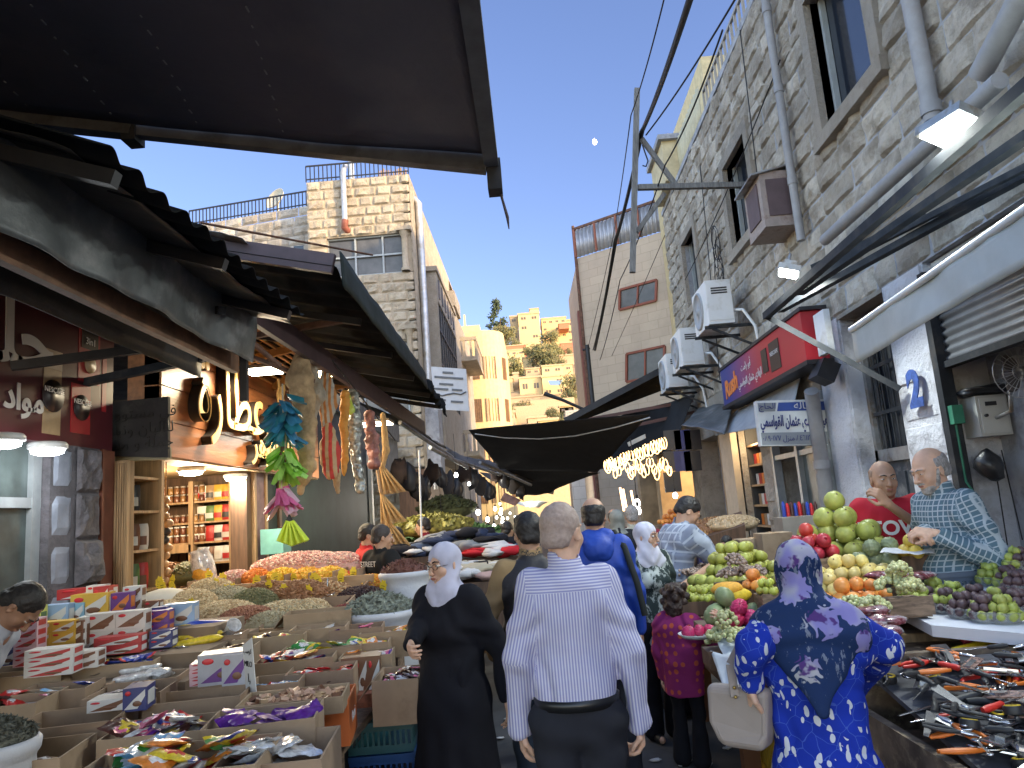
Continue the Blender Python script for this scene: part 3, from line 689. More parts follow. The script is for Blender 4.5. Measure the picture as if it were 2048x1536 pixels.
def wpatch(pa,pb,z0,z1,par,mt=None):
 (xa,ya),(xb,yb)=pa,pb;a,b=Vector((xa,ya,0)),Vector((xb,yb,0));nn=(b-a).cross(Vector((0,0,1))).normalized()
 w_=MB();q=[a+Vector((0,0,z0)),b+Vector((0,0,z0)),b+Vector((0,0,z1)),a+Vector((0,0,z1))];q=[v+nn*.02 for v in q]
 w_.poly(q,-nn,.04);o=w_.build('window',mt or M('brown_shutters',(.22,.14,.08),.5,var=.3,vs=9),par)
 f=MB();
 for k in range(5):c=a.lerp(b,(k)/4);f.beam(c+nn*.04+Vector((0,0,z0)),c+nn*.04+Vector((0,0,z1)),.03,.03,up=(0,1,0))
 f.build('bars',M('brown_frame',(.2,.11,.05),.6),o)
for i,z in enumerate([2.2,4.15,6.2,8.35]):
 wpatch((-2.75,cy-R_),(-2.35,cy-R_),z,z+1.15,RT)
 wpatch(arcx(RAD(8)),arcx(RAD(38)),z,z+1.15,RT)
 wpatch(arcx(RAD(62)),arcx(RAD(80)),z,z+1.15,RT)
m=MB()
for z in(5.9,3.9,7.9):
 pass
# ------------------------------------------------------------ tan building with metal screen on the roof
TB=thing('tan_stone_building',(3.4,23,0),'tan stone block with red framed windows and a metal roof screen, right of centre','building')
def brick_mat(name,c1,c2,mo,sx=1.9,sy=3.6):
 m,t,p=nt(name);tc=t.nodes.new('ShaderNodeTexCoord');mp=t.nodes.new('ShaderNodeMapping');mp.inputs['Rotation'].default_value=(RAD(90),0,0)
 t.links.new(tc.outputs['Object'],mp.inputs[0]);b=node(t,'TexBrick',Scale=1.0);b.inputs['Brick Width'].default_value=1/sx;b.inputs['Row Height'].default_value=1/sy;b.inputs['Mortar Size'].default_value=.008
 b.inputs['Color1'].default_value=c4(c1);b.inputs['Color2'].default_value=c4(c2);b.inputs['Mortar'].default_value=c4(mo)
 t.links.new(mp.outputs[0],b.inputs['Vector']);co=obj_co(t)
 f=step(t,noise_(t,co,.7,6,.7),.4,.75)
 t.links.new(mixc(t,math_(t,'MULTIPLY',f,.6),b.outputs['Color'],[x*.7 for x in c1]),p.inputs['Base Color']);p.inputs['Roughness'].default_value=.9
 bump_(t,p,b.outputs['Fac'],-.01,.5);return m
tanb=brick_mat('tan_ashlar',(.54,.44,.34),(.58,.48,.37),(.46,.37,.28))
A,B2=Vector((2.03,24.0,0)),Vector((5.3,21.6,0));dU=(B2-A).normalized();nn=Vector((dU.y,-dU.x,0))
m=MB()
back=Vector((-.1,5,0))
m.add([A,B2,B2+back,A+back]+[q+Vector((0,0,9.95))for q in(A,B2,B2+back,A+back)],[(0,1,5,4),(1,2,6,5),(2,3,7,6),(3,0,4,7),(4,5,6,7)])
m.build('wall',tanb,TB)
def onface(px,py):
 d=ray(px,py);t_=(A-CAM).dot(nn)/d.dot(nn);return CAM+d*t_
redf=M('red_window_frame',(.25,.07,.04),.6)
for(x0,y0,x1,y1)in((1240,568,1314,616),(1254,700,1330,760)):
 q=[onface(x0,y1+4),onface(x1,y1-2),onface(x1,y0-8),onface(x0,y0+6)];z0,z1=q[0].z,q[2].z
 for k in(0,1,2,3):q[k].z=z0 if k<2 else z1
 f=MB();off=nn*.03
 for a,b in((0,1),(1,2),(2,3),(3,0)):f.beam(q[a]+off,q[b]+off,.07,.07,up=nn)
 f.beam(q[0].lerp(q[1],.5)+off,q[3].lerp(q[2],.5)+off,.05,.05,up=nn);wo=f.build('window',redf,TB)
 g_=MB();g_.poly([v+nn*.012 for v in q],-nn,.02);g_.build('pane',glass_pale,wo)
scr=thing('roof_screen',A+Vector((0,0,9.95)),'grey ribbed metal screen in a rust red frame on the tan roof','screen')
z0=9.97;z1=10.95
q0,q1=A+nn*.02,B2+nn*.02
m=sheet([(*q0[:2],z0),(*q1[:2],z0),(*q1[:2],z1),(*q0[:2],z1)],300,1,corr=.035,ncorr=26);solid(m.build('ribbed_sheet',M('zinc_sheet',(.42,.43,.46),.45,metal=.4,var=.1),scr))
m=MB();m.beam((*(q0+nn*.06)[:2],z1+.02),(*(q1+nn*.06)[:2],z1+.02),.06,.08);m.build('top_rail',rust,scr)
for k in range(6):m=MB();c=q0.lerp(q1,k/5)+nn*.07;m.beam((*c[:2],z0),(*c[:2],z1),.06,.06,up=nn);m.build('post',M('red_oxide_steel',(.28,.10,.06),.7),scr)
m=MB();c=A+Vector((-.06,-.02,0));m.tube([c,c+Vector((0,0,11.1))],.05,8);tag(m.build('drain_pipe',rust,org=c),'rusty downpipe on the left corner of the tan building','pipe')
m=MB();c=A+Vector((-.12,.6,0));m.box(c.x,c.x+.1,c.y,c.y+.5,1,8.3);tag(m.build('red_flue',M('faded_red_panel',(.26,.10,.08),.7),org=c),'faded red vertical duct on the shaded side of the tan building','duct')
m=MB();m.box(1.45,2.2,30,32,0,5.6);tag(m.build('white_tiled_house',brick_mat('white_tile',(.5,.5,.5),(.55,.55,.56),(.3,.3,.3),2,2)),'pale tiled wall squeezed beside the tan building','building')
# pole with wires
m=MB();m.tube([aty(1174,690,20),aty(1188,830,20)],.06,8);m.tube([aty(1165,700,20),aty(1180,697,20)],.03,5);tag(m.build('utility_pole',black_metal,org=aty(1188,830,20)),'thin dark utility pole in front of the tan building','pole')
m=MB();m.tube([aty(1088,787,16),aty(1125,800,16),aty(1175,822,16)],[.05,.035,.03],8);tag(m.build('street_lamp_arm',black_metal,org=aty(1175,822,16)),'thin lamp arm reaching over the street at mid height','lamp')
# ------------------------------------------------------------ hill houses
hm=[M('hill_house_cream',(.54,.42,.22),.9,var=.06),M('hill_house_yellow',(.52,.40,.20),.9,var=.06),M('hill_house_tan',(.42,.32,.20),.9,var=.08),M('hill_house_red',(.42,.16,.09),.9)]
wdk=M('far_window',(.10,.08,.06),.4,var=0)
def hhouse(px0,px1,py0,py1,y,dep,mi,label,rows=3,cols=3,rot=0,side=None,roof=0,base=6):
 a,b,c=aty(px0,py1,y),aty(px1,py1,y),aty(px1,py0,y);zt=(aty(px0,py0,y).z+c.z)/2;z0=min(a.z,b.z)-base
 t=thing('hillside_house',(a.x,y,z0),label,'house','houses on the hillside')
 m=MB();m.box(a.x,b.x,y,y+dep,z0,zt);m.build('wall',hm[mi],t)
 m=MB();m.box(a.x-.15,b.x+.15,y-.15,y+dep,zt,zt+(zt-z0)*.02+.2);m.build('roof',hm[3]if roof==2 else hm[2],t)
 W_=b.x-a.x;hh=(zt-a.z)
 for r_ in range(rows):
  for k in range(cols):
   if rnd.random()<.12:continue
   xx=a.x+W_*(k+.5)/cols;zz=a.z+hh*(r_+.45)/rows;ww=W_/cols*.22;h2=hh/rows*.28
   wm=MB()
   wm.box(xx-ww,xx-ww*.15,y-.05,y+.02,zz,zz+h2);wm.box(xx+ww*.15,xx+ww,y-.05,y+.02,zz,zz+h2);wm.build('window',wdk,t)
 return t
hhouse(1040,1083,628,686,200,14,0,'tallest cream house on the hilltop with a terrace roof',3,2)
hhouse(1023,1039,634,684,203,12,2,'shaded narrow house at the left of the hilltop block',3,1)
hhouse(1060,1078,618,630,206,6,0,'small rooftop storey on the hilltop block',0,1,base=2)
hhouse(1086,1136,637,682,204,12,1,'wide yellow house right of the hilltop block',3,4)
hhouse(1136,1150,641,690,205,12,1,'yellow house at the right end of the hilltop row',3,1)
hhouse(1118,1138,647,653,199,5,3,'red brick storey on the wide yellow house',0,1,base=.5)
hhouse(1003,1052,692,700,178,10,3,'flat orange roofed house below the hilltop block',0,1,base=2)
hhouse(1008,1050,701,716,172,8,0,'cream terrace house under the orange roof',1,3,base=3)
hhouse(1122,1150,686,700,180,8,3,'orange walled house on the right of the slope',0,1,base=3)
hhouse(1120,1150,711,730,165,8,2,'low tan wall house behind the trees',0,1,base=3)
hhouse(1085,1127,732,752,142,9,0,'upper storey of the cream house at mid slope',1,2,base=3)
hhouse(1087,1133,753,796,140,8,0,'cream house with a blue awning at mid slope',2,2)
hhouse(1041,1086,756,796,141,8,0,'cream house with two wide windows at mid slope',1,2)
hhouse(1007,1028,757,796,143,8,0,'cream house partly hidden by the round tower',2,1)
hhouse(1029,1040,748,792,146,6,2,'narrow concrete stair tower between mid slope houses',0,1)
hhouse(1079,1119,841,872,88,6,1,'small yellow house low on the hill with one window',1,1,base=4)
hhouse(1032,1080,858,873,89,5,0,'low yellow outbuilding beside the small yellow house',0,1,base=3)
hhouse(1056,1092,836,846,93,5,2,'grey roofed shed behind the small yellow house',0,1,base=3)
o=hhouse(1000,1150,793,803,125,2,2,'long terrace wall across the hillside',0,1,base=3)
for k,(a,b,c_,d_,y,mi,lb)in enumerate(((1046,1068,716,730,160,0,'small cream house left of the central trees'),(1052,1080,738,752,150,2,'tan house under the central trees'),(1112,1146,730,748,152,1,'yellow house right of the central trees'),(1010,1038,718,734,168,0,'cream house above the bend beside the round tower'),(1133,1150,750,792,141,0,'tall cream house at the right edge of the gap'),(1070,1092,690,704,182,1,'yellow house just under the hilltop block'),(1028,1060,806,826,108,2,'low tan house on the terraces'),(1122,1150,812,850,100,0,'cream house right of the yellow cube house'),(1008,1032,826,868,94,2,'tan house against the round tower'))):
 hhouse(a,b,c_,d_,y,6,mi,lb,1 if d_-c_<22 else 2,2,base=3)
# terraces
for k,(py,y)in enumerate([(812,112),(822,106),(832,100)]):
 a,b=aty(1005,py,y),aty(1150,py,y);m=MB();m.box(a.x,b.x,y,y+.6,a.z-3,a.z+.5);tag(m.build('terrace_wall',hm[2],org=a),['upper','middle','lower'][k]+' dry stone terrace wall on the hillside','wall')
# trees on the hill
leafm=M('tree_foliage',(.13,.13,.05),.8,var=.35,vs=.5)
barkm=M('tree_bark',(.12,.08,.05),.9)
def tree(px,py,y,r,label,kind='broadleaf_tree',conif=False,mt=None):
 c=aty(px,py,y);rr=random.Random(int(px*7+py));t=thing(kind,(c.x,y,c.z-r*1.6),label,'tree','trees on the hillside')
 m=MB();m.tube([(c.x,y,c.z-r*1.8),(c.x+.1*r,y,c.z-r*.5),(c.x,y,c.z+r*.3)],[r*.1,r*.07,r*.03],7)
 for k in range(5):a=rr.random()*6.28;m.tube([(c.x,y,c.z-r*.6),(c.x+r*.6*math.cos(a),y+r*.6*math.sin(a),c.z+r*rr.uniform(-.1,.4))],[r*.05,r*.02],5)
 m.build('trunk',barkm,t);vs=[];fs=[]
 cl=[]
 for k in range(26):
  a,b=rr.random()*6.28,rr.uniform(-.6,1);q=(1-b*b)**.5 if abs(b)<1 else 0
  if conif:h=rr.uniform(-1.2,1.5);q=(1.5-h)*.28;cl.append(Vector((q*math.cos(a),q*math.sin(a),h))*r)
  else:cl.append(Vector((q*math.cos(a)*1.05,q*math.sin(a),b*.75))*r*rr.uniform(.5,.9))
 for cc in cl:
  for k in range(42):
   d=Vector((rr.gauss(0,1),rr.gauss(0,1),rr.gauss(0,1)))*r*(.1 if conif else .16)
   q=Vector((c.x,y,c.z))+cc+d;s_=r*.07;u=Vector((rr.gauss(0,1),rr.gauss(0,1),rr.gauss(0,1))).normalized()*s_;v_=u.orthogonal().normalized()*s_*.8
   i=len(vs);vs+=[q-u,q+v_,q+u,q-v_];fs.append((i,i+1,i+2,i+3))
 m=MB();m.add(vs,fs,0);m.build('crown',mt or leafm,t)
tl=[(1095,705,158,3.2),(1106,722,155,2.8),(1080,722,156,2.8),(1064,703,160,2.2),(1100,680,185,3),(1014,732,150,3.8),(1028,745,150,2.4),(1130,708,170,2.2),(1008,672,190,4),(1024,692,186,2.4),(1142,772,120,2.4),(1048,812,108,1.2),(1012,822,100,1.4),(1104,828,97,1.1),(1128,838,95,1.3),(1138,795,118,1.6)]
nm_=['largest tree in the middle of the slope','tree on the right below the yellow hilltop house','tree on the left of the central clump','small tree against the hilltop block','tree just under the yellow hilltop house','big tree beside the round tower','lower tree beside the round tower','round tree by the orange walled house','dark tree on the ridge left of the hilltop block','small dark tree under the shaded hilltop house','tree right of the blue awning house','bush on the upper terrace','bush on the terrace nearest the round tower','palm like bush above the yellow cube house','bush right of the yellow cube house','tree at the right end of the terrace walls']
for(a,b,y,r),l in zip(tl,nm_):tree(a,b,y,r,l)
tree(995,655,195,5,'dark pointed conifer on the skyline left of the hilltop block','conifer',True,M('conifer_foliage',(.03,.05,.025),.9))
tag(MB().poly([aty(1096,762,138),aty(1124,762,138),aty(1120,770,136.5),aty(1100,770,136.5)],(0,0,1),.1).build('blue_awning',M('faded_blue_cloth',(.16,.25,.38),.8),org=aty(1100,766,138)),'faded blue awning on the mid slope cream house','awning')
m=MB();mc=aty(1188,284,1400);ra=6.5
T=RC.to_3x3()@Matrix.Rotation(RAD(12),3,'Z')
pts=[T@Vector((math.sin(a)*ra,math.cos(a)*ra,0))+mc for a in[k*math.pi/14 for k in range(15)]]+[T@Vector((-math.sin(a)*ra*.45,math.cos(a)*ra,0))+mc for a in[math.pi-k*math.pi/14 for k in range(1,14)]]
m.add(pts,[tuple(range(len(pts)))[::-1]]);o=m.build('moon',M('moon_glow',(.9,.9,.9),1,var=.1,emit=.25,ecol=(.85,.9,1)),org=mc);tag(o,'pale gibbous daytime moon in the blue sky','moon',kind='structure')
# ------------------------------------------------------------ left shop row wall
LX=-3.5
m=MB();m.box(LX-.3,LX,-1,4.9,3.6,4.2);m.box(LX-.3,LX,4.9,19.5,3.75,4.2);m.box(LX-6,LX-.3,-1,19.5,4.1,4.2);m.box(LX-.31,LX-.06,11.7,19.5,2.9,3.75)
o=m.build('shop_row',M('dark_grey_plaster',(.07,.068,.07),.9,var=.3));tag(o,'low row of shops along the left of the street behind the canopies','building')  # plaster of the whole row coloured dark grey
# red drink-brand fascia
SG=thing('shop_fascia',(LX,3.5,2.44),'dark red shop fascia with big white lettering and pictures of coffee packs','sign')
m=MB();m.box(LX-.2,LX+.05,-1,5.98,2.44,3.62);m.build('panel',M('dark_red_vinyl',(.075,.012,.018),.32,var=.25,vs=1.5),SG)
wl=M('white_lettering',(.62,.6,.58),.5,var=0)
text(arab('حلم'),.62,wl,SG,(LX+.05,4.74,3.13),(0,1,0),(0,0,1),.004,width=.92,bold=.012)
text(arab('مواد غذ'),.24,wl,SG,(LX+.05,4.75,2.71),(0,1,0),(0,0,1),.003,bold=.006)
pr,pk,pg=M('coffee_red',(.32,.02,.025),.4,var=.1),M('coffee_black',(.02,.012,.012),.4,var=0),M('coffee_gold',(.35,.24,.13),.4,var=.15)
def facc(y0,y1,z0,z1,mt,lay,nm='picture'):m=MB();m.box(LX+.05,LX+.05+.003*lay,y0,y1,z0,z1);return m.build(nm,mt,SG)
facc(5.5,5.78,2.95,3.5,pr,1);facc(5.53,5.75,3.22,3.45,pk,2);facc(5.82,5.88,2.75,3.2,pr,1)
facc(5.1,5.3,2.5,3.12,pg,1);facc(5.1,5.3,2.98,3.12,M('coffee_tan',(.45,.35,.25),.5),2);facc(5.42,5.66,2.54,2.92,pr,2)
m=MB();m.lathe([(0,0),(.12,0),(.12,.008),(0,.008)],(LX+.056,5.2,2.78),24,T=Matrix.Rotation(RAD(90),3,'Y'));m.lathe([(0,0),(.1,0),(.1,.008),(0,.008)],(LX+.058,5.54,2.74),24,T=Matrix.Rotation(RAD(90),3,'Y'));m.build('picture',pk,SG)
m=MB();m.lathe([(0,0),(.07,0),(.07,.01),(0,.01)],(LX+.056,5.64,3.1),24,T=Matrix.Rotation(RAD(90),3,'Y'));m.build('picture',pg,SG)
text('NESCAFE',.055,wl,SG,(LX+.066,5.2,2.82),(0,1,0),(0,0,1),.001);text('NESCAFE',.055,wl,SG,(LX+.068,5.54,2.78),(0,1,0),(0,0,1),.001)
text('NESCAFE',.055,wl,SG,(LX+.06,5.64,3.38),(0,1,0),(0,0,1),.001);text('3in1',.08,wl,SG,(LX+.06,5.64,3.28),(0,1,0),(0,0,1),.001)
# glass shopfront under it
SF=thing('shopfront',(LX,3.6,0),'grey framed glass shopfront below the dark red fascia','shopfront')
m=MB()
for y in(1.2,2.4,3.6,4.55,5.1):m.box(LX-.08,LX,y,y+.09,0,2.44)
m.box(LX-.075,LX-.005,1.2,5.2,1.98,2.05);m.box(LX-.075,LX-.005,1.2,5.2,.1,.2);m.build('frame',M('aluminium_frame',(.33,.36,.38),.4,metal=.4),SF)
m=MB();m.box(LX-.05,LX-.04,1.2,5.1,.2,2.44);m.build('pane',M('greenish_glass',(.05,.065,.065),.3,var=.5,vs=2.5,spec=.4),SF)
m,_=rockwall('c',(LX+.06,5.2,0),(0,1,0),(0,0,1),.28,2.44,.3,.34,[],None,.006,(3,3),seed=31);oa=m.build('pillar_face',M('blue_grey_paint_stone',(.25,.28,.35),.6,var=.2),SF)
PL=thing('stone_pillar',(LX,5.6,0),'rough dark stone pillar between the two left shops','pillar')
m,_=rockwall('c',(LX+.08,5.48,0),(0,1,0),(0,0,1),.30,2.44,.3,.34,[],None,.045,(10,9),seed=32,smooth=False);m.build('block_facing',stone_dark,PL)
m=MB();m.box(LX-.3,LX+.055,5.2,5.8,0,2.44);m.build('core',stone_dark,PL)
m=MB();m.box(LX-.1,LX+.05,5.8,6.02,0,2.44);m.box(LX+.05,LX+.08,5.8,5.83,.9,2.44);m.build('tile_strip',M('terracotta_tile',(.16,.055,.035),.5,var=.2),PL)
# ------------------------------------------------------------ spice shop
SP=thing('spice_shop',(LX,8,0),'warmly lit spice shop with wood boards, shelves and raised lettering','shop')
y0,y1=6.0,11.6
m=MB()
for k in range(4):m.box(LX-.04-.001*k,LX+.12,y0+.65,y1,2.45+k*.33,2.45+k*.33+.318)
m.box(LX-.2,LX+.1,y0+.65,y1,2.45,3.76);m.build('fascia',wood_fascia,SP)
goldl=M('gilt_letter',(.80,.55,.22),.4,var=0,emit=.05,ecol=(1,.62,.2))
blkl=M('letter_side',(.02,.015,.012),.5,var=0)
def txt3(s,size,y,z,w,bold):
 text(s,size,blkl,SP,(LX+.12,y,z),(0,1,0),(0,0,1),.05,width=w,bold=bold,name='letter_body')
 text(s,size,goldl,SP,(LX+.226,y,z),(0,1,0),(0,0,1),.006,width=w,bold=bold,name='letter_face')
txt3(arab('وعطارة'),.95,8.25,3.12,2.15,.003)
txt3(arab('لاء الزهر'),.42,9.3,2.70,1.45,.002)
m=MB();T=Matrix.Rotation(RAD(90),3,'Y')
m.poly([(LX+.13,9.38,3.3),(LX+.13,9.86,3.3),(LX+.13,9.8,3.08),(LX+.13,9.7,2.98),(LX+.13,9.54,2.98),(LX+.13,9.43,3.08)],(1,0,0),.09);m.build('cup_emblem',blkl,SP)
m=MB();m.poly([(LX+.225,9.38,3.3),(LX+.225,9.86,3.3),(LX+.225,9.8,3.08),(LX+.225,9.7,2.98),(LX+.225,9.54,2.98),(LX+.225,9.43,3.08)],(1,0,0),.01);m.box(LX+.22,LX+.235,9.35,9.9,2.9,2.94);m.build('cup_emblem',goldl,SP)
m=MB();m.poly([(LX+.237,9.43,3.27),(LX+.237,9.81,3.27),(LX+.237,9.76,3.1),(LX+.237,9.68,3.02),(LX+.237,9.56,3.02),(LX+.237,9.48,3.1)],(1,0,0),.006);m.build('cup_fill',M('grey_blue_enamel',(.25,.30,.36),.4),SP)
for k in range(3):m=MB();m.tube([(LX+.23,9.5+k*.1,3.35),(LX+.23,9.46+k*.1,3.45),(LX+.23,9.53+k*.1,3.55),(LX+.23,9.5+k*.1,3.66)],.018,6);m.build('steam',goldl,SP)
# soffit, back room
m=MB();m.box(-6.2,LX-.2,y0,10.2,2.5,2.56);m.box(LX-.2,LX+.1,y0+.65,y1,2.43,2.449);m.build('ceiling',M('cream_soffit',(.42,.30,.16),.6,var=.1),SP)
m=MB();m.box(-6.2,LX,10.1,10.2,0,2.5);m.box(-6.25,-6.2,y0,10.2,0,2.5);m.box(-6.2,LX,y0-.1,y0,0,2.5);m.box(-6.2,LX,5.9,10.1,-.01,.02);m.box(LX-.2,LX,8.95,9.1,0,2.45);m.build('interior_wall',wood_dark,SP)
m=MB()
for y in(9.12,9.5):m.box(LX-.1,LX+.04,y,y+.06,0,2.45)
m.build('door_jamb',wood_light,SP)
m=MB();m.box(LX-.1,LX+.02,9.2,9.5,0,2.45);m.build('shop_door',M('mauve_door',(.16,.09,.10),.6,var=.3,vs=8),SP)
# storefront glass
GS=thing('shop_window',(LX,12,0),'tall dark green glass shop window behind the hanging bags','shop window')
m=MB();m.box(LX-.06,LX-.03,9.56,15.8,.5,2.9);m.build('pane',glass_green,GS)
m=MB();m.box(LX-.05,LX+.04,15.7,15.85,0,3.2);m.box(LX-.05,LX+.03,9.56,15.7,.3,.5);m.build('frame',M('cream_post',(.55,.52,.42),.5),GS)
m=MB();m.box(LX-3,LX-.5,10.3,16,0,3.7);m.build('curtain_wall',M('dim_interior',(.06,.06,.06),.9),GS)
# wooden slat ceiling over the pavement
SL=thing('slatted_ceiling',(-3,9,3.7),'curved wooden slat ceiling glowing above the spice shop lettering','ceiling')
for k in range(15):
 m=MB();x=LX+.12+k*.085;m.tube([(x,7.0,3.62+.25*(k/14)**.6),(x,11.5,3.62+.25*(k/14)**.6)],.018,6);m.build('slat',M('honey_wood',(.50,.27,.09),.45,var=.2,vs=3),SL)
for y in(8.3,9.6,10.8):
 m=MB();P=[(LX+.12+t*1.2,y,3.55+.27*t**.5+.0)for t in[i/10 for i in range(11)]]
 for a,b in zip(P[:-1],P[1:]):m.beam(a,b,.05,.09)
 m.build('curved_rib',MC['honey_wood'],SL)
m=MB();m.box(LX,-2.05,6.6,11.6,3.96,4.0);m.build('board',MC['honey_wood'],SL)
def panel_light(x,y,z,sx,sy,label,e=14,power=40,col=(1,.86,.62)):
 t=thing('ceiling_lamp',(x,y,z),label,'lamp','lit lamps in the spice shop')
 m=MB();m.box(x-sx/2-.02,x+sx/2+.02,y-sy/2-.02,y+sy/2+.02,z+.012,z+.05);m.build('housing',grey_metal,t)
 m=MB();m.box(x-sx/2,x+sx/2,y-sy/2,y+sy/2,z,z+.01);m.build('diffuser',M('warm_panel_glow'+str(e),(1,.9,.7),.4,var=0,emit=e,ecol=col),t)
 lamp('AREA',(x,y,z-.03),power,col,sx,(0,0,-1));return t
panel_light(-2.95,8.05,3.45,.35,.35,'square lamp left of the two above the raised lettering',14,22)
panel_light(-2.45,8.7,3.5,.35,.35,'square lamp near the edge of the dark canopy above the lettering',9,10,(1,.75,.4))
panel_light(-2.35,11.0,3.15,.5,.4,'square white lamp shining behind the hanging straw bags',14,18,(.95,1,.9))
def round_light(px,py,x,r,label,power=18,col=(.92,.97,1)):
 c=atx(px,py,x);t=thing('ceiling_light',c,label,'ceiling light','round white ceiling lights')
 m=MB();m.lathe([(0,.06),(r*.9,.06),(r,.045),(r,.02),(r*.85,.012),(0,.012)],c,24);m.build('rim',white_plastic,t)
 m=MB();m.lathe([(r*.84,.01),(r*.8,-.012),(r*.5,-.025),(0,-.03)],c,24);m.build('diffuser',M('cool_lamp_glow',(1,1,1),.4,var=0,emit=8,ecol=(.92,.97,1)),t)
 lamp('POINT',c+Vector((0,0,-.1)),power,col,.1);return t
round_light(95,903,-3.25,.12,'larger round ceiling light below the red fascia',3)
round_light(5,888,-3.2,.12,'round ceiling light at the left picture edge',3)
round_light(382,946,-3.65,.14,'left round light on the spice shop ceiling',26,(1,.85,.62))
round_light(471,958,-3.6,.14,'right round light on the spice shop ceiling',26,(1,.85,.62))
lamp('POINT',(-4.6,8.6,2.3),22,(1,.72,.42),.15)
# dark hanging banner
HB=thing('hanging_banner',(-3.3,6.2,2.4),'black banner with faded lettering hanging out from the wall','sign')
a,b,c,d=aty(130,905,6.15),aty(336,915,6.15),aty(336,793,6.15),aty(130,815,6.15)
a,b,c,d=[Vector(v)for v in(aty(205,912,6.15),aty(336,915,6.15),aty(336,793,6.15),aty(205,806,6.15))]
m=MB();m.poly([a,b,c,d],(0,1,0),.04);m.build('banner_board',M('black_banner',(.018,.017,.02),.7,var=.4,vs=3,dirt=(.04,.038,.035),ds=5),HB)
ft=M('faded_lettering',(.006,.006,.007),.5,var=0)
for s_,v in(('في مستوردين',.75),('للألبان ونباتية',.47),('جملة و مفرق',.22)):text(arab(s_),.13,ft,HB,lerp(lerp(a,b,.5),lerp(d,c,.5),v)-Vector((0,.005,0)),(1,0,0),(0,0,1),.002)
m=MB();m.poly([aty(150,905,6.25),aty(334,893,6.25),aty(334,918,6.25),aty(150,928,6.25)],(0,1,0),.08);o=m.build('light_box',M('cream_acrylic',(.35,.33,.22),.5,var=.1),org=aty(250,910,6.25));tag(o,'long cream box along the underside of the black banner','sign')
# ------------------------------------------------------------ canopies
def cloth(corners,mat,label,name='canopy',cat='canopy',nu=30,nv=14,sag=0,namp=.03,nsc=1.2,th=.006,seed=1,parent=None,**kw):
 m=sheet(corners,nu,nv,sag=sag,namp=namp,nsc=nsc,seed=seed,**kw)
 o=m.build(name,mat,parent,org=None if parent is not None else corners[0]);solid(o,th)
 if parent is None:tag(o,label,cat)
 return o
def zaw(x):return 3.4+.205*(-x-.11)
A1=thing('large_awning',(-.11,3.37,3.4),'huge dark cloth awning overhead filling the upper left corner','awning')
m=sheet([(-3.45,3.35,zaw(-3.45)),(-.11,3.35,3.4),(-.11,-1.2,3.4),(-3.45,-1.2,zaw(-3.45))],60,40,namp=.02,nsc=.9,seed=4)
aw,t,p=nt('patched_awning_cloth');co_=obj_co(t)
f=step(t,noise_(t,co_,1.1,5,.6),.4,.65);base=mixc(t,f,(.13,.125,.155),(.17,.155,.175))
f=step(t,noise_(t,obj_co(t,(1,6,1)),3,6,.7),.6,.8);base=mixc(t,math_(t,'MULTIPLY',f,.5),base,(.05,.05,.065))
t.links.new(base,p.inputs['Base Color']);p.inputs['Roughness'].default_value=.85;bump_(t,p,noise_(t,co_,6,6,.6),.02,.6)
solid(m.build('awning_cloth',aw,A1),.012)
m=MB();m.beam((-.11,3.39,3.395),(-1.9,3.39,zaw(-1.9)-.01),.06,.11);m.build('front_bar',M('dull_aluminium',(.13,.13,.135),.5,metal=.4,var=.2,dirt=(.07,.065,.06),ds=4),A1)
m=MB();m.beam((-1.86,3.385,zaw(-1.86)-.005),(-3.45,3.385,zaw(-3.45)-.01),.08,.13);m.build('front_bar',MC['dull_aluminium'],A1)
m=MB();m.beam((-.09,3.4,3.39),(-.09,-1.2,3.39),.07,.05);m.build('side_hem',M('hem_strip',(.12,.12,.125),.7,var=.3),A1)
for q in((-.08,3.43,3.33),(-1.88,3.4,zaw(-1.88)-.02)):m=MB();m.bbox(q,(.07,.1,.16));m.build('bar_bracket',dark_metal,A1)
m=MB();P=[Vector((-.06,3.4,3.36)),aty(992,350,3.45),aty(1005,400,3.45),aty(1015,435,3.45),aty(1018,458,3.45)]
m.tube(P,[.014,.012,.007,.009,.003],6);m.build('loose_strap',M('dark_strap',(.05,.04,.045),.8),A1)
m=MB()
for k in range(5):
 for j in range(9+k%3):
  x=-2.75+k*.42+j*.02;y=3.25-j*.1;m.bbox((x,y,zaw(x)-.022),(.006,.03 if j%2 else .012,.004))
m.build('stitching',M('white_thread',(.3,.3,.3),.8),A1)
# first left canopy, corrugated, with tarpaulin
C1=thing('corrugated_canopy',(-1.5,3,3.1),'dark corrugated canopy with a sagging tarpaulin edge, nearest on the left','canopy')
m=sheet([(-1.45,4.75,3.1),(-1.45,2.42,3.1),(-3.5,2.42,3.9),(-3.5,5.1,3.9)],200,6,corr=.02,ncorr=12,namp=.014,nsc=3);solid(m.build('roof_sheet',corr_dark,C1))
m=sheet([(-1.95,5.08,2.88),(-1.95,.8,2.92),(-1.95,.8,3.36),(-1.92,5.08,3.30)],60,14,namp=.035,nsc=1.6,seed=8,folds=.012,nf=9);solid(m.build('tarpaulin',tarp_grey,C1))
m=sheet([(-1.62,5.0,3.12),(-1.62,2.5,3.14),(-1.97,2.5,3.28),(-1.97,5.0,3.24)],50,6,namp=.03,nsc=2,seed=9);solid(m.build('tarpaulin',tarp_dark,C1))
m=MB();m.beam((-2.1,.8,2.93),(-2.1,5.2,2.90),.05,.12);m.build('beam',M('brown_beam',(.17,.085,.045),.7,var=.3),C1)
m=sheet([(-2.5,5.55,2.9),(-2.5,.8,2.93),(-2.46,.8,3.5),(-2.46,5.55,3.45)],40,6,namp=.02,nsc=2,seed=10);solid(m.build('inner_valance',tarp_dark,C1))
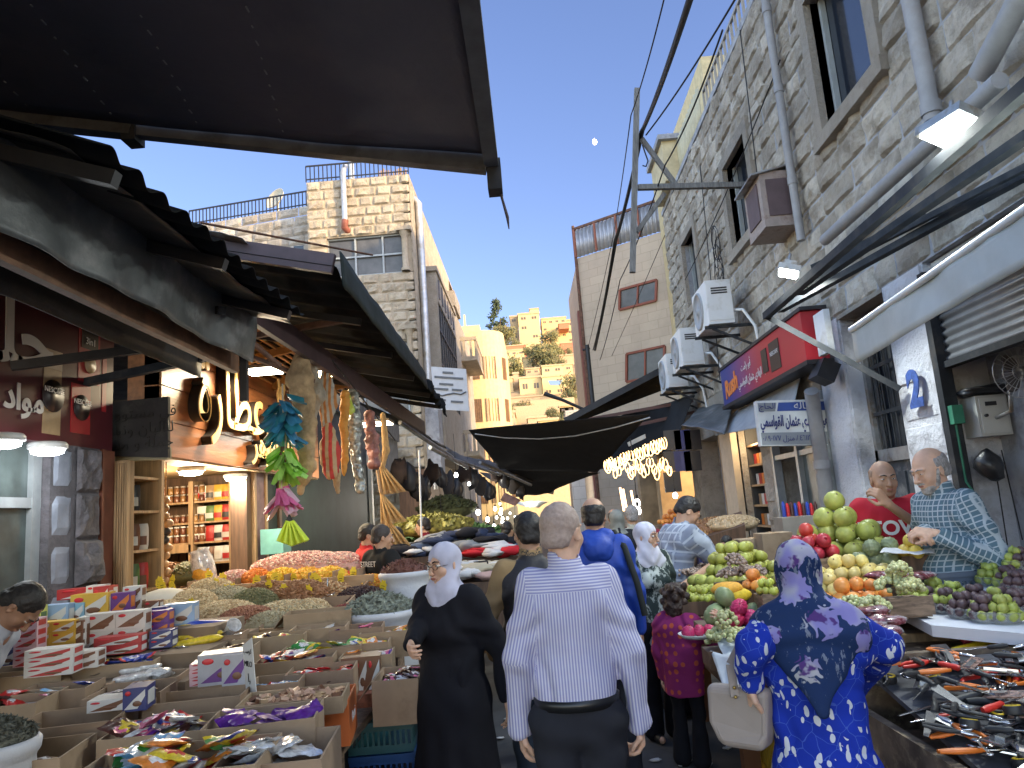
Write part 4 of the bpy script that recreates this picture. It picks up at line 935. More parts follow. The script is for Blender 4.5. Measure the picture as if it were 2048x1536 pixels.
for y in(2.6,3.6,4.6):m=MB();m.beam((-3.5,y,3.72),(-1.5,y,3.06),.05,.06);m.build('rafter',black_metal,C1)
m=MB();m.beam((-1.98,5.05,3.25),(-1.98,5.05,2.6),.05,.04);m.beam((-3.4,4.7,2.9),(-2.3,5.2,3.1),.05,.06);m.build('rafter',black_metal,C1)
# dark inside of that canopy
m=MB();m.beam((-3.45,5.6,2.95),(-2.45,5.5,3.05),.06,.06);m.beam((-3.45,5.9,3.6),(-1.9,4.5,3.1),.05,.05);m.build('cross_bar',dark_metal,C1)
# second left canopy
C2=thing('sheet_metal_canopy',(-1.35,8,3.5),'long black sheet metal canopy with a dark green fascia, second on the left','canopy')
m=sheet([(-1.35,11.8,3.48),(-1.3,4.95,3.5),(-3.5,4.95,4.02),(-3.5,11.8,4.0)],150,5,corr=.02,ncorr=17,namp=.02,nsc=1);solid(m.build('roof_sheet',corr_dark,C2))
m=sheet([(-1.30,9.5,3.36),(-1.24,5.0,3.36),(-1.26,5.0,3.62),(-1.32,9.5,3.58)],60,4,namp=.008,nsc=3);solid(m.build('fascia',M('dark_green_sheet',(.018,.024,.022),.75,var=.3,spec=.2),C2),.01)
m=sheet([(-1.34,11.9,3.3),(-1.30,9.5,3.36),(-1.33,9.5,3.55),(-1.38,11.9,3.5)],60,4,namp=.05,nsc=6);solid(m.build('torn_edge',corr_dark,C2),.006)
m=MB();m.beam((-1.3,4.98,3.52),(-3.4,4.98,4.02),.05,.14);m.build('end_beam',M('plum_painted_steel',(.06,.035,.04),.5,var=.2),C2)
m=MB();m.beam((-2.05,5.15,3.36),(-1.75,12.0,3.16),.05,.20);m.build('inner_beam',MC['plum_painted_steel'],C2)
for y in(6.2,7.6,9,10.4,11.6):m=MB();m.beam((-3.5,y,3.9),(-1.4,y,3.42),.05,.06);m.build('rafter',black_metal,C2)
m=MB();m.beam((-3.4,6.6,3.4),(-1.55,6.2,3.45),.05,.05);m.beam((-3.3,5.4,3.6),(-2.0,6.8,3.05),.035,.035);m.beam((-2.4,4.9,3.5),(-1.98,5.8,3.0),.03,.03);m.build('strut',rust,C2)
m=MB();m.add([(-1.0,5,0)]*0,[])
m=sheet([(-1.9,4.85,3.72),(-2.9,4.85,3.95),(-2.9,5.3,3.98),(-1.9,5.3,3.76)],20,4,namp=.03,nsc=5);solid(m.build('loose_sheet',grey_metal,C2),.004)
cable([aty(400,445,6),aty(745,510,8)],.012,'rusty wire from the canopy up to the stone house',rust)
# third left canopies, arms and striped screens
cloth([aty(905,905,15),aty(800,835,11.9),aty(700,800,11.9),aty(860,880,17)],tarp_dark,'ragged dark canopy after the long black one on the left',namp=.05,nsc=3)
for k,(a,b,y0_,y1_)in enumerate([((800,845),(905,915),11,14),((905,918),(1000,950),14,18),((960,925),(1062,970),15,19),((995,945),(1110,968),18,24),((860,895),(935,935),12,15)]):
 m=MB();m.tube([aty(*a,y0_),aty(*b,y1_)],.035,6)
 tag(m.build('folded_awning',grey_metal,org=aty(*a,y0_)),['nearest','second','third','farthest','lowest'][k]+' folded grey awning arm on the left row of stalls','awning arm','folded awning arms')
cloth([aty(1062,965,20),aty(905,918,16),aty(890,900,16),aty(1110,958,24)],tarp_dark,'dark folded awning running down the left row',namp=.04,nsc=2)
cloth([aty(1110,990,26),aty(985,962,20),aty(960,945,20),aty(1118,955,26)],tarp_dark,'black cloth awning at the far end of the left row',namp=.06,nsc=1.5)
cloth([aty(1095,1003,28),aty(1022,1003,26),aty(1050,1012,26),aty(1078,1016,28)],tarp_white,'pale drooping sheet far down the street',namp=.05,nsc=2)
cloth([aty(1010,985,22),aty(1042,1000,22),aty(1030,1012,22),aty(1000,1000,22)],M('dusty_pink_cloth',(.28,.17,.16),.9,var=.3),'crumpled pinkish cloth bundle under the far left awnings',namp=.1,nsc=3)
# black shade cloth across the street
cloth([aty(1000,938,17),aty(1195,945,16),aty(1300,826,13),aty(938,858,14)],shade_black,'broad black shade net slung right across the street','shade_net','shade net',40,20,sag=0,namp=.03,nsc=.7)
SN=COL.objects[-1]
P=[aty(950,868,13.9),aty(1010,876,14.2),aty(1080,878,14.2),aty(1150,872,14),aty(1230,855,13.5),aty(1300,835,12.9)]
m=MB();m.tube(P,.012,5);tag(m.build('rope',M('pale_rope',(.4,.4,.4),.8),org=P[0]),'thin pale rope hanging along the black shade net','rope')
# ragged net edge hides the gap, small one
cloth([aty(1045,990,21),aty(1100,985,22),aty(1200,945,20),aty(985,935,19)],shade_black,'smaller black net sagging behind the broad shade net','shade_net','shade net',20,10,namp=.05,nsc=1.4)
# right corrugated canopy and dark structure below it
C3=thing('ribbed_canopy',(.75,15,3.6),'black ribbed metal canopy sloping down from the stone wall, right of centre','canopy')
m=sheet([aty(1130,842,14.6),aty(1372,714,14.6),aty(1378,760,19),aty(1145,846,19)],60,30,corr=.025,ncorr=9,along='v');solid(m.build('roof_sheet',corr_dark,C3),.01)
m=MB();m.beam(aty(1130,842,14.55),aty(1372,714,14.55),.05,.12)
m.build('edge_beam',black_metal,C3)
for q0,q1 in(((1180,838),(1395,800)),((1230,860),(1400,822))):m=MB();m.beam(aty(*q0,14.3),aty(*q1,14.3),.05,.06);m.build('tie_bar',M('red_brown_steel',(.11,.05,.04),.6),C3)
cloth([aty(1195,940,16),aty(1345,900,13.8),aty(1390,790,13.6),aty(1240,830,16)],shade_black,'black netting wall hanging under the ribbed canopy','shade_net','shade net',namp=.05)
cloth([aty(1255,885,13.5),aty(1290,868,13.2),aty(1292,876,13.2),aty(1258,893,13.5)],tarp_white,'scrap of white plastic lying in the black net','plastic_scrap','plastic',namp=.02)
# grocery awnings
cloth([aty(1450,870,9.9),aty(1362,850,12.0),atx(1400,815,3.15),atx(1468,805,3.15)],tarp_grey,'small grey awning with a rounded flap left of the grocery awning','awning','awning',namp=.03)
cloth([aty(1582,842,8.2),aty(1432,872,10.6),atx(1450,835,3.1),atx(1600,750,3.1)],M('grey_awning_cloth',(.28,.30,.32),.6,var=.1),'grey grocery awning under the red and blue sign','awning','awning',namp=.02)
# red and blue sign
RS=thing('drink_sign',(3.0,9.2,3),'long shop sign fading from blue to red with white lettering','sign')
rm,t,p=nt('blue_red_print');tc=obj_co(t,gen=True);sp_=t.nodes.new('ShaderNodeSeparateXYZ');t.links.new(tc,sp_.inputs[0])
f=step(t,sp_.outputs['Y'],.35,.95);t.links.new(mixc(t,f,(.42,.02,.03),(.03,.05,.24)),p.inputs['Base Color']);p.inputs['Roughness'].default_value=.4
m=MB();m.box(2.88,3.12,7.55,10.95,3.0,3.52);m.build('panel',rm,RS)
m=MB();m.box(2.86,3.14,7.5,11,2.95,2.998);m.box(2.86,3.14,7.5,11,3.522,3.56);m.build('frame',black_metal,RS)
orange=M('orange_lettering',(.75,.22,.05),.5,var=0)
text('Rush',.34,orange,RS,(2.88,10.45,3.22),(0,-1,.12),(0,0,1),.004,bold=.012,sh=.2)
text(arab('أبو رامت'),.13,wl,RS,(2.88,9.65,3.36),(0,-1,0),(0,0,1),.002);text(arab('عبد الهادي عثمان القواسمي'),.14,wl,RS,(2.88,9.45,3.17),(0,-1,0),(0,0,1),.002,width=1.25)
m=MB();m.box(2.87,2.879,8.3,8.65,3.08,3.42);m.build('picture',pk,RS);m=MB();m.box(2.868,2.879,8.75,8.95,3.12,3.4);m.build('picture',pk,RS)
text('NESCAFE',.07,wl,RS,(2.868,8.47,3.28),(0,-1,0),(0,0,1),.001)
m=MB();m.bbox((2.95,7.2,3.2),(.06,.26,.42));tag(m.build('vent_panel',white_plastic,org=(2.95,7.2,3.2)),'small white louvred panel beside the red end of the sign','panel')
m=MB();m.bbox((3.0,7.45,2.85),(.18,.25,.2),M4=Matrix.Rotation(.5,4,'Y'));tag(m.build('black_speaker_box',black_metal,org=(2.9,7.35,2.75)),'black tilted box under the red end of the sign','box')
# perpendicular grocery sign
GG=thing('grocery_sign',aty(1590,840,8),'white and blue grocery sign hanging out from the wall by the drainpipe','sign')
q=[aty(1522,892,8.05),aty(1656,890,8.05),aty(1650,798,8.05),aty(1512,802,8.05)]
def gp(u,v,off=.0):return lerp(lerp(q[0],q[1],u),lerp(q[3],q[2],u),v)-Vector((0,off,0))
m=MB();m.poly([gp(0,0),gp(1,0),gp(1,1),gp(0,1)],(0,1,0),.1);m.build('panel',M('sign_white',(.62,.64,.63),.5,var=.06),GG)
m=MB();m.poly([gp(.02,.02,.004),gp(1,.02,.004),gp(1,.29,.004),gp(.02,.29,.004)],(0,1,0),.003);m.poly([gp(.02,.76,.004),gp(.26,.76,.004),gp(.29,.95,.004),gp(.02,.95,.004)],(0,1,0),.003);m.build('grey_band',M('sign_grey',(.24,.26,.28),.5),GG)
navy=M('navy_lettering',(.03,.04,.17),.5,var=0)
m=MB();m.poly([gp(.29,.76,.004),gp(1,.76,.004),gp(1,.95,.004),gp(.32,.95,.004)],(0,1,0),.003);m.build('blue_band',M('sign_blue',(.03,.07,.28),.45),GG)
ux=gp(1,.5)-gp(0,.5)
text(arab('بقالة'),.12,wl,GG,gp(.68,.87,.006),ux,(0,0,1),.002);text(arab('الحاج'),.09,navy,GG,gp(.15,.87,.006),ux,(0,0,1),.002)
text(arab('عبد الهادي عثمان القواسمي'),.16,navy,GG,gp(.52,.53,.006),ux,(0,0,1),.003,width=.72,bold=.004)
text('٠٨٩٠١٧٧ '+arab('منزل')+' / ٤٦١٢٠٢٤ '+arab('ت'),.085,navy,GG,gp(.5,.16,.006),ux,(0,0,1),.002,width=.66)
m=MB();m.beam(gp(1,.97),(3.2,8.05,gp(1,.97).z),.03,.03);m.beam(gp(1,.1),(3.2,8.05,gp(1,.1).z),.03,.03);m.build('bracket',grey_metal,GG)
# grocery front
GF=thing('grocery_shop',(3.2,9,0),'grey framed grocery shop window with shelves behind the glass','shopfront')
m=MB()
for y in(8.06,8.9,9.8):m.box(3.12,3.22,y,y+.08,0,2.75)
m.box(3.14,3.2,8.14,9.8,.3,.42);m.box(3.14,3.2,8.14,9.8,2.1,2.16);m.build('frame',MC['aluminium_frame'],GF)
m=MB();m.box(3.18,3.19,8.14,8.9,.42,2.75);m.build('pane',MC['greenish_glass'],GF)
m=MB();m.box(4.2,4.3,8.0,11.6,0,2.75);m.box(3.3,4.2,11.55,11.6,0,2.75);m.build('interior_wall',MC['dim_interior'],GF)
def shelf_goods(x0,x1,y,z0,nz,dz,dep,par,axis='x',cols=None,seed=0,name='shelf',wm=wood_light,jar=False):
 rr=random.Random(seed);m=MB()
 for k in range(nz+1):
  if axis=='x':m.box(x0,x1,y,y+dep,z0+k*dz,z0+k*dz+.02)
  else:m.box(y,y+dep,x0,x1,z0+k*dz,z0+k*dz+.02)
 m.build(name,wm,par)
GC=[M('pack_'+n,c,.4,var=.1)for n,c in(('red',(.42,.03,.03)),('green',(.08,.16,.05)),('black',(.03,.03,.035)),('blue',(.05,.14,.38)),('yellow',(.60,.38,.05)),('white',(.6,.6,.58)),('brown',(.16,.07,.035)),('kraft',(.34,.22,.12)),('purple',(.12,.03,.22)),('orange',(.6,.18,.03)),('cyan',(.22,.42,.55)),('silver',(.42,.43,.45)))]
RD,GN,BK,BL,YL,WT,BN,KR,PU,OR_,CY,SV=GC
def upright_pack(x,y,z,w_,h,d,mt,label,group,rz=0,acc=None,kind='foil_pack'):
 m=MB();vs=[]
 m.grid(lambda u,v:Vector(((u-.5)*w_*(1-.12*abs(2*v-1)**4),-d/2*math.sin(math.pi*u)**.5*(math.sin(math.pi*min(1,v*.9+.06))**.6),v*h)),6,6)
 m.grid(lambda u,v:Vector(((.5-u)*w_*(1-.12*abs(2*v-1)**4),d/2*math.sin(math.pi*u)**.5*(math.sin(math.pi*min(1,v*.9+.06))**.6),v*h)),6,6)
 t=m.build(kind,mt);t.location=(x,y,z);t.rotation_euler=(0,0,rz);tag(t,label,'packet',group)
 m=MB();m.grid(lambda u,v:Vector(((u-.5)*w_*.7,-d/2*math.sin(math.pi*(u*.7+.15))**.5*1.0-.004,h*(.18+v*.34))),4,3)
 if acc is not None:a=m.build('front_picture',acc,t)
 return t
# shelves of the spice shop: street side unit
SU=thing('shelf_unit',(LX,6.3,0),'tall light wood shelf unit of coffee packs beside the shop entrance','shelf unit')
yA,yB=6.05,6.62
m=MB();m.box(LX-.35,LX+.16,yA-.03,yA,0,2.36);m.box(LX-.35,LX+.14,yB,yB+.05,0,2.42);m.box(LX-.36,LX-.34,yA,yB,0,2.4);m.build('side_board',wood_light,SU)
m=MB()
for k in range(5):m.box(LX+.062+k*.02,LX+.074+k*.02,yA-.042,yA-.031,.05,2.34)
for k in range(5):m.box(LX+.14,LX+.16,yA+.0+k*.016,yA+.01+k*.016,0,2.36)
m.build('moulding',wood_light,SU)
zs=[.62,.95,1.27,1.6,1.93,2.22]
m=MB()
for z in zs:m.box(LX-.34,LX+.12,yA,yB,z,z+.022)
m.build('shelf',wood_light,SU)
zi=0
for z,cols in((.642,(WT,YL,RD)),(.972,(YL,CY,BK,YL)),(1.292,(KR,GN,RD)),(1.622,(SV,BN,WT)),(1.952,(GN,BK))):
 for k,mt in enumerate(cols):
  upright_pack(LX+.05,yA+.1+k*(yB-yA-.14)/max(3,len(cols)),z,.13,.22,.07,mt,'pack number %s on the %s shelf of the light wood unit'%(('one','two','three','four')[k],['bottom','second','third','fourth','top'][zi]),'packs on the light wood shelf unit',rz=RAD(35),acc=[KR,WT,BN][k%3])
 zi+=1
# string of hanging garlic / dried goods by the unit
m=MB()
for k in range(11):m.ell((LX+.1+rnd.uniform(-.02,.02),6.78+rnd.uniform(-.02,.02),2.05-k*.072),(.045,.045,.04),10,7,mi=1 if 4<=k<6 else 0)
m.tube([(LX+.1,6.78,2.4),(LX+.1,6.78,1.2)],.006,5);o=m.build('onion_string',[M('dried_onion',(.42,.25,.12),.5,var=.3),BK],org=(LX+.1,6.78,2.4));tag(o,'string of dried brown bulbs hanging at the shop entrance','food string')
# back shelves
BS=thing('jar_shelves',(-4.8,10,0),'dark wood shelves of jars at the back of the spice shop','shelf unit')
a=aty(318,955,10.0);b=aty(478,960,10.0)
m=MB()
for x in(a.x,aty(400,950,10).x,b.x):m.box(x-.03,x+.03,9.72,10.05,0,2.42)
m.build('upright',wood_light,BS)
xm=aty(400,950,10).x
m=MB()
for z in(1.6,1.86,2.13):m.box(a.x,xm-.03,9.75,10.05,z,z+.025)
m.box(a.x,xm,9.72,10.04,1.5,1.6)
for z in(1.05,1.33,1.6,1.86,2.13):m.box(xm+.03,b.x,9.75,10.05,z,z+.025)
m.build('shelf',wood_light,BS)
m=MB()
for k in range(7):m.box(a.x+.05+k*.11,a.x+.14+k*.11,10.03,10.06,0,1.5)
m.build('back_panel',wood_dark,BS)
jm=MB();jm.lathe([(0,0),(.036,0),(.038,.01),(.038,.075),(.03,.085),(0,.085)],n=10);jar_me=jm.build('jar',M('spice_jar',(.20,.09,.04),.25,var=.3,rndv=.5),mesh_only=True)
lm=MB();lm.lathe([(0,.085),(.033,.085),(.033,.105),(0,.105)],n=10);lid_me=lm.build('lid',M('jar_lid',(.35,.3,.25),.4),mesh_only=True)
lid2=MB();lid2.lathe([(0,.085),(.033,.085),(.033,.105),(0,.105)],n=10);lid2_me=lid2.build('lid',M('white_jar_lid',(.8,.8,.78),.4,var=0),mesh_only=True)
for(z,rws,lab,lidm)in((2.155,2,'brown spice jar on the top shelf at the back of the spice shop',lid_me),(1.885,1,'glass jar on the middle shelf at the back of the spice shop',lid_me),(1.625,2,'dark jar with a white lid on the lower back shelf of the spice shop',lid2_me)):
 for r_ in range(rws):
  for k in range(8):
   o=link_mesh('jar',jar_me,(a.x+.09+k*.085,9.8+.0*r_,z+r_*.11));tag(o,lab,'jar',lab.replace('brown spice jar','jars').replace('glass jar','jars').replace('dark jar with a white lid','white lidded jars'))
   link_mesh('lid',lidm,(0,0,0),parent=o)
k=0
for z,cols in((2.155,(WT,KR,YL,YL)),(1.885,(WT,GN,YL,RD)),(1.625,(BN,RD,WT,RD)),(1.355,(SV,BN,WT,WT)),(1.075,(KR,RD))):
 for j,mt in enumerate(cols):
  upright_pack(xm+.11+j*(b.x-xm-.1)/4,9.82,z,.14,.2,.07,mt,'packet number %s from the left on the %s back shelf of the spice shop'%(('one','two','three','four')[j],('top','second','middle','fourth','bottom')[k]),'packets on the back shelves',acc=[RD,BK,WT][(j+k)%3])
 k+=1
# ------------------------------------------------------------ right row beyond the grey building
m=MB()
for(a_,b_)in((12.4,14.4),(15.2,19),(19,24),(24,30),(30,38)):pass
m.box(3.2,3.5,15.3,38,2.6,3.6);m.box(4.6,4.7,10.5,38,0,3.4)
for y in(18.2,21.6,25,30):m.box(3.0,4.6,y,y+.5,0,3.4)
m.box(3.1,4.6,12.4,12.45,0,3.0);o=m.build('stall_row',M('warm_stall_wall',(.42,.30,.18),.8,var=.25,vs=2));tag(o,'row of small lit shops further along the right side','building')
lamp('POINT',(3.9,13.4,2.3),30,(1,.70,.38),.2);lamp('POINT',(3.8,17,2.3),45,(1,.72,.42),.2);lamp('POINT',(3.6,22,2.3),40,(1,.8,.55),.2)
lamp('POINT',(-2,19,2.2),45,(1,.93,.8),.2);lamp('POINT',(.2,27,2.2),45,(1,.95,.85),.2)
m=MB();m.box(3.08,3.3,11.62,12.3,0,2.8);tag(m.build('cream_pillar',M('cream_panel',(.52,.44,.33),.7,var=.1)),'smooth cream panel wall between two stone pillars on the right','pillar')
SR=thing('side_shelf',(3.3,10.8,0),'narrow lit shelf of boxes between the stone pillars on the right','shelf unit')
m=MB();
for z in(1.2,1.5,1.8,2.1,2.4):m.box(3.3,3.6,10.5,11.6,z,z+.03)
m.box(3.6,3.65,10.5,11.6,0,2.7);m.build('shelf',wood_light,SR);lamp('POINT',(3.25,11.2,2.5),7,(1,.75,.45),.08)
bx=MB();bx.box(-.05,.05,-.06,.06,0,.16);
for i,z in enumerate((1.23,1.53,1.83,2.13)):
 for k in range(7):o=link_mesh('goods_box',bx.build('goods_box',[WT,RD,OR_,KR][(k*3+i)%4],mesh_only=True),(3.42,10.6+k*.14,z));tag(o,'small box on the narrow lit shelf between the right pillars','box','boxes on the narrow lit shelf')
# glowing loops of lights hanging under the right canopy
lp=MB();P=[(0,.045*math.cos(a),-.1+.1*math.sin(a))for a in[RAD(100)+k*.46 for k in range(13)]];lp.tube(P,.009,5);lpm=lp.build('light_loop',M('warm_loop_glow',(1,.75,.35),.5,var=0,emit=1.3,ecol=(1,.62,.25)),mesh_only=True)
LS='small glowing loop in the garland of lights under the right canopy'
for i in range(46):
 t_=i/45;
 if i<22:p_=aty(1212+115*(i/21),922-48*(i/21)+rnd.uniform(-3,3),12.2)
 else:p_=aty(1215+125*((i-22)/23),918+10*math.sin(i*1.3)+6,12.6)
 o=link_mesh('light_loop',lpm,p_,(0,rnd.uniform(-.3,.3),RAD(80)+rnd.uniform(-.6,.6)),rnd.uniform(.7,1.1));tag(o,LS,'light','garland of glowing loops')
# end of street
m=MB();m.box(-1.1,4,43,50,0,5.2);tag(m.build('end_house',M('sunlit_yellow_render',(.52,.44,.28),.9,var=.1)),'sunlit yellow wall closing the far end of the street','building')
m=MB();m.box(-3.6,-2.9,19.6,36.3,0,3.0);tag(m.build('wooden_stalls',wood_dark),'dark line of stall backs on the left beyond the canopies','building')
# bulbs down the street
bm=MB();bm.lathe([(0,-.09),(.03,-.08),(.045,-.045),(.035,0),(.02,.02),(0,.02)],n=12);bme=bm.build('light_bulb',M('bulb_glow',(1,1,1),.4,var=0,emit=6,ecol=(1,.97,.88)),mesh_only=True)
fm=MB();fm.tube([(0,0,.02),(0,0,.9)],.006,4);fm.tube([(0,0,.02),(0,0,.08)],.02,6);fme=fm.build('cord',black_metal,mesh_only=True)
for i,(px,py,y,s)in enumerate([(883,1034,13,1.3),(956,1021,14,1.3),(944,1042,13,1.2),(975,1036,15,1.2),(990,1015,18,1.2),(1002,1017,19,1.2),(1001,1024,18,1.1),(993,1033,20,1),(1005,1035,21,1.2),(1010,1044,21,1),(1004,1042,22,1.1),(988,1050,16,1.3),(1015,1035,23,1),(1274,1001,13,1.6),(1275,1016,12.5,1.7),(1350,987,11,1.1),(938,965,17,1.1),(912,947,15,1.2),(1264,935,22,1),(1000,1006,25,1),(1020,1025,26,1),(1030,1032,27,1)]):
 o=link_mesh('light_bulb',bme,aty(px,py,y),sc=s*.75);tag(o,'white glowing bulb hanging over the stalls down the street','light bulb','bulbs hanging down the street');link_mesh('cord',fme,(0,0,0),parent=o)
for k,(px,y)in enumerate(((1240,13),(1246,13.2),(1262,12.8))):
 m=MB();m.tube([aty(px,975+k*3,y),aty(px+8,1022,y)],.018,6);tag(m.build('tube_light',M('amber_tube_glow',(1,.6,.3),.4,var=0,emit=2,ecol=(1,.6,.3)),org=aty(px,975,y)),'upright glowing amber tube light behind the plaid shirted man','tube light','amber tube lights')
# ------------------------------------------------------------ people: bodies and clothes grown from distance fields
import openvdb
class SDF:
 def __init__(s,h=.008):s.h=h;s.p=[];s.T=Matrix();s.disp=None
 def cone(s,a,b,ra,rb=None,sc=(1,1,1),k=.02,op='u'):
  s.p.append(('c',s.T@Vector(a),s.T@Vector(b),ra,ra if rb is None else rb,sc,k,op,s.T.to_3x3()));return s
 def ell(s,c,r,k=.02,op='u',rot=None):
  R=s.T.to_3x3()@(rot.to_matrix()if rot is not None else Matrix.Identity(3))
  s.p.append(('e',s.T@Vector(c),None,Vector(r),0,None,k,op,R));return s
 def mesh(s,disp=0,dsc=14,seed=0,fold=None):
  h=s.h;lo=np.array([1e9]*3);hi=-lo
  def bb(p):
   if p[0]=='c':
    r=max(p[3],p[4])*max(p[5])+.01;a,b=np.array(p[1]),np.array(p[2]);return np.minimum(a,b)-r,np.maximum(a,b)+r
   r=max(p[3])+.01;c=np.array(p[1]);return c-r,c+r
  for p in s.p:
   if p[7]=='u':a,b=bb(p);lo=np.minimum(lo,a);hi=np.maximum(hi,b)
  lo-=3*h;hi+=3*h;n=np.ceil((hi-lo)/h).astype(int)+1
  f=np.full(n,.12,np.float32)
  ax=[lo[i]+h*np.arange(n[i])for i in range(3)]
  for p in s.p:
   a,b=bb(p);k=p[6];pad=k+.05
   i0=np.clip(np.floor((a-pad-lo)/h).astype(int),0,n);i1=np.clip(np.ceil((b+pad-lo)/h).astype(int)+1,0,n)
   if(i1<=i0).any():continue
   sl=tuple(slice(i0[q],i1[q])for q in range(3))
   X_,Y_,Z_=np.meshgrid(ax[0][sl[0]],ax[1][sl[1]],ax[2][sl[2]],indexing='ij')
   R=np.array(p[8].inverted())
   if p[0]=='c':
    sc=np.array(p[5]);A=R@np.array(p[1]);B=R@np.array(p[2])
    P=[R[q,0]*X_+R[q,1]*Y_+R[q,2]*Z_ for q in range(3)]
    P=[(P[q]-A[q])/sc[q]for q in range(3)];D=(B-A)/sc;L=max(1e-9,float(D@D))
    t=np.clip((P[0]*D[0]+P[1]*D[1]+P[2]*D[2])/L,0,1)
    d=np.sqrt(sum((P[q]-t*D[q])**2 for q in range(3)))-(p[3]+(p[4]-p[3])*t);d=d*min(sc)
   else:
    c=p[1];r=p[3];X2,Y2,Z2=X_-c[0],Y_-c[1],Z_-c[2]
    P=[R[q,0]*X2+R[q,1]*Y2+R[q,2]*Z2 for q in range(3)]
    k0=np.sqrt(sum((P[q]/r[q])**2 for q in range(3)))+1e-9;k1=np.sqrt(sum((P[q]/r[q]**2)**2 for q in range(3)))+1e-9
    d=k0*(k0-1)/k1
   o=f[sl]
   if p[7]=='u':
    hh=np.clip(.5+.5*(o-d)/k,0,1);f[sl]=o+(d-o)*hh-k*hh*(1-hh)
   else:
    d=-d;hh=np.clip(.5-.5*(o-d)/k,0,1);f[sl]=o+(d-o)*hh+k*hh*(1-hh)
  g=openvdb.FloatGrid(.12);g.copyFromArray(f.astype(np.float32))
  pts,tri,quad=g.convertToPolygons(0.0,0.0)if True else None
  V=pts*h+lo
  if disp or fold:
   q=quad if len(quad)else np.zeros((0,4),int)
   nrm=np.zeros_like(V);e=np.cross(V[q[:,2]]-V[q[:,0]],V[q[:,3]]-V[q[:,1]])
   for j in range(4):np.add.at(nrm,q[:,j],e)
   nrm/=np.linalg.norm(nrm,axis=1)[:,None]+1e-9
   d=0
   if disp:d=d+disp*fbm(V*dsc,3,seed)
   if fold:d=d+fold(V)
   V=V-nrm*np.asarray(d)[:,None]
  return V,tri,quad
 def build(s,name,mat,parent=None,disp=0,dsc=14,seed=0,fold=None,bones=None,vflip=True):
  V,tri,quad=s.mesh(disp,dsc,seed,fold)
  me=bpy.data.meshes.new(name);q=quad[:,::-1]if len(quad)else quad;tr=tri[:,::-1]if len(tri)else tri
  nl=len(q)*4+len(tr)*3;me.vertices.add(len(V));me.vertices.foreach_set('co',V.ravel().astype(np.float32))
  lv=np.concatenate([q.ravel(),tr.ravel()]).astype(np.int32);me.loops.add(nl);me.loops.foreach_set('vertex_index',lv)
  ls=np.concatenate([np.arange(len(q))*4,len(q)*4+np.arange(len(tr))*3]).astype(np.int32);me.polygons.add(len(q)+len(tr));me.polygons.foreach_set('loop_start',ls)
  me.polygons.foreach_set('use_smooth',np.ones(len(q)+len(tr),bool));me.update(calc_edges=True);me.validate()
  if bones:
   best=np.full(len(V),1e9);U=np.zeros((len(V),2))
   for a,b,w_ in bones:
    a,b=np.array(a),np.array(b);D=b-a;L=np.linalg.norm(D);D=D/L;t=np.clip((V-a)@D,0,L);dd=np.linalg.norm(V-a-t[:,None]*D,axis=1)-w_
    side=np.cross(D,[0,1,0]);nn_=np.linalg.norm(side);side=side/nn_ if nn_>.25 else np.array([0,0,1.0])
    if side[0]<0:side=-side
    m_=dd<best;best=np.where(m_,dd,best)
    U[m_,0]=((V-a)@side)[m_];U[m_,1]=((V-a)@D)[m_]
   uv=me.uv_layers.new(name='UVMap');li=np.zeros(len(me.loops),np.int32);me.loops.foreach_get('vertex_index',li)
   uv.data.foreach_set('uv',U[li].ravel().astype(np.float32))
  me.materials.append(mat);o=bpy.data.objects.new(name,me);COL.objects.link(o)
  if parent is not None:o.parent=parent
  return o
def skin_m(name,c):return M(name,c,.55,var=.08,vs=18,sss=.08,bump=.15,bs=180)
SK1=skin_m('olive_skin',(.48,.28,.18));SK2=skin_m('light_skin',(.60,.37,.26));SK3=skin_m('tanned_skin',(.30,.16,.095))
eyew=M('eye_white',(.6,.58,.55),.3,var=0);eyeb=M('eye_iris',(.03,.015,.01),.2,var=0)
hair_blk=M('black_hair',(.014,.011,.010),.5,var=.3,vs=60,bump=.6,bs=90,sc=(4,4,1));hair_gry=M('grey_hair',(.30,.28,.27),.75,var=.35,vs=40,bump=.6,bs=120,sc=(4,4,1))
hair_sp=M('cropped_grey_stubble',(.36,.275,.235),.7,var=.12,vs=90,bump=.3,bs=500);hair_brn=M('dark_brown_hair',(.035,.018,.012),.6,var=.4,vs=30,bump=1,bs=90)
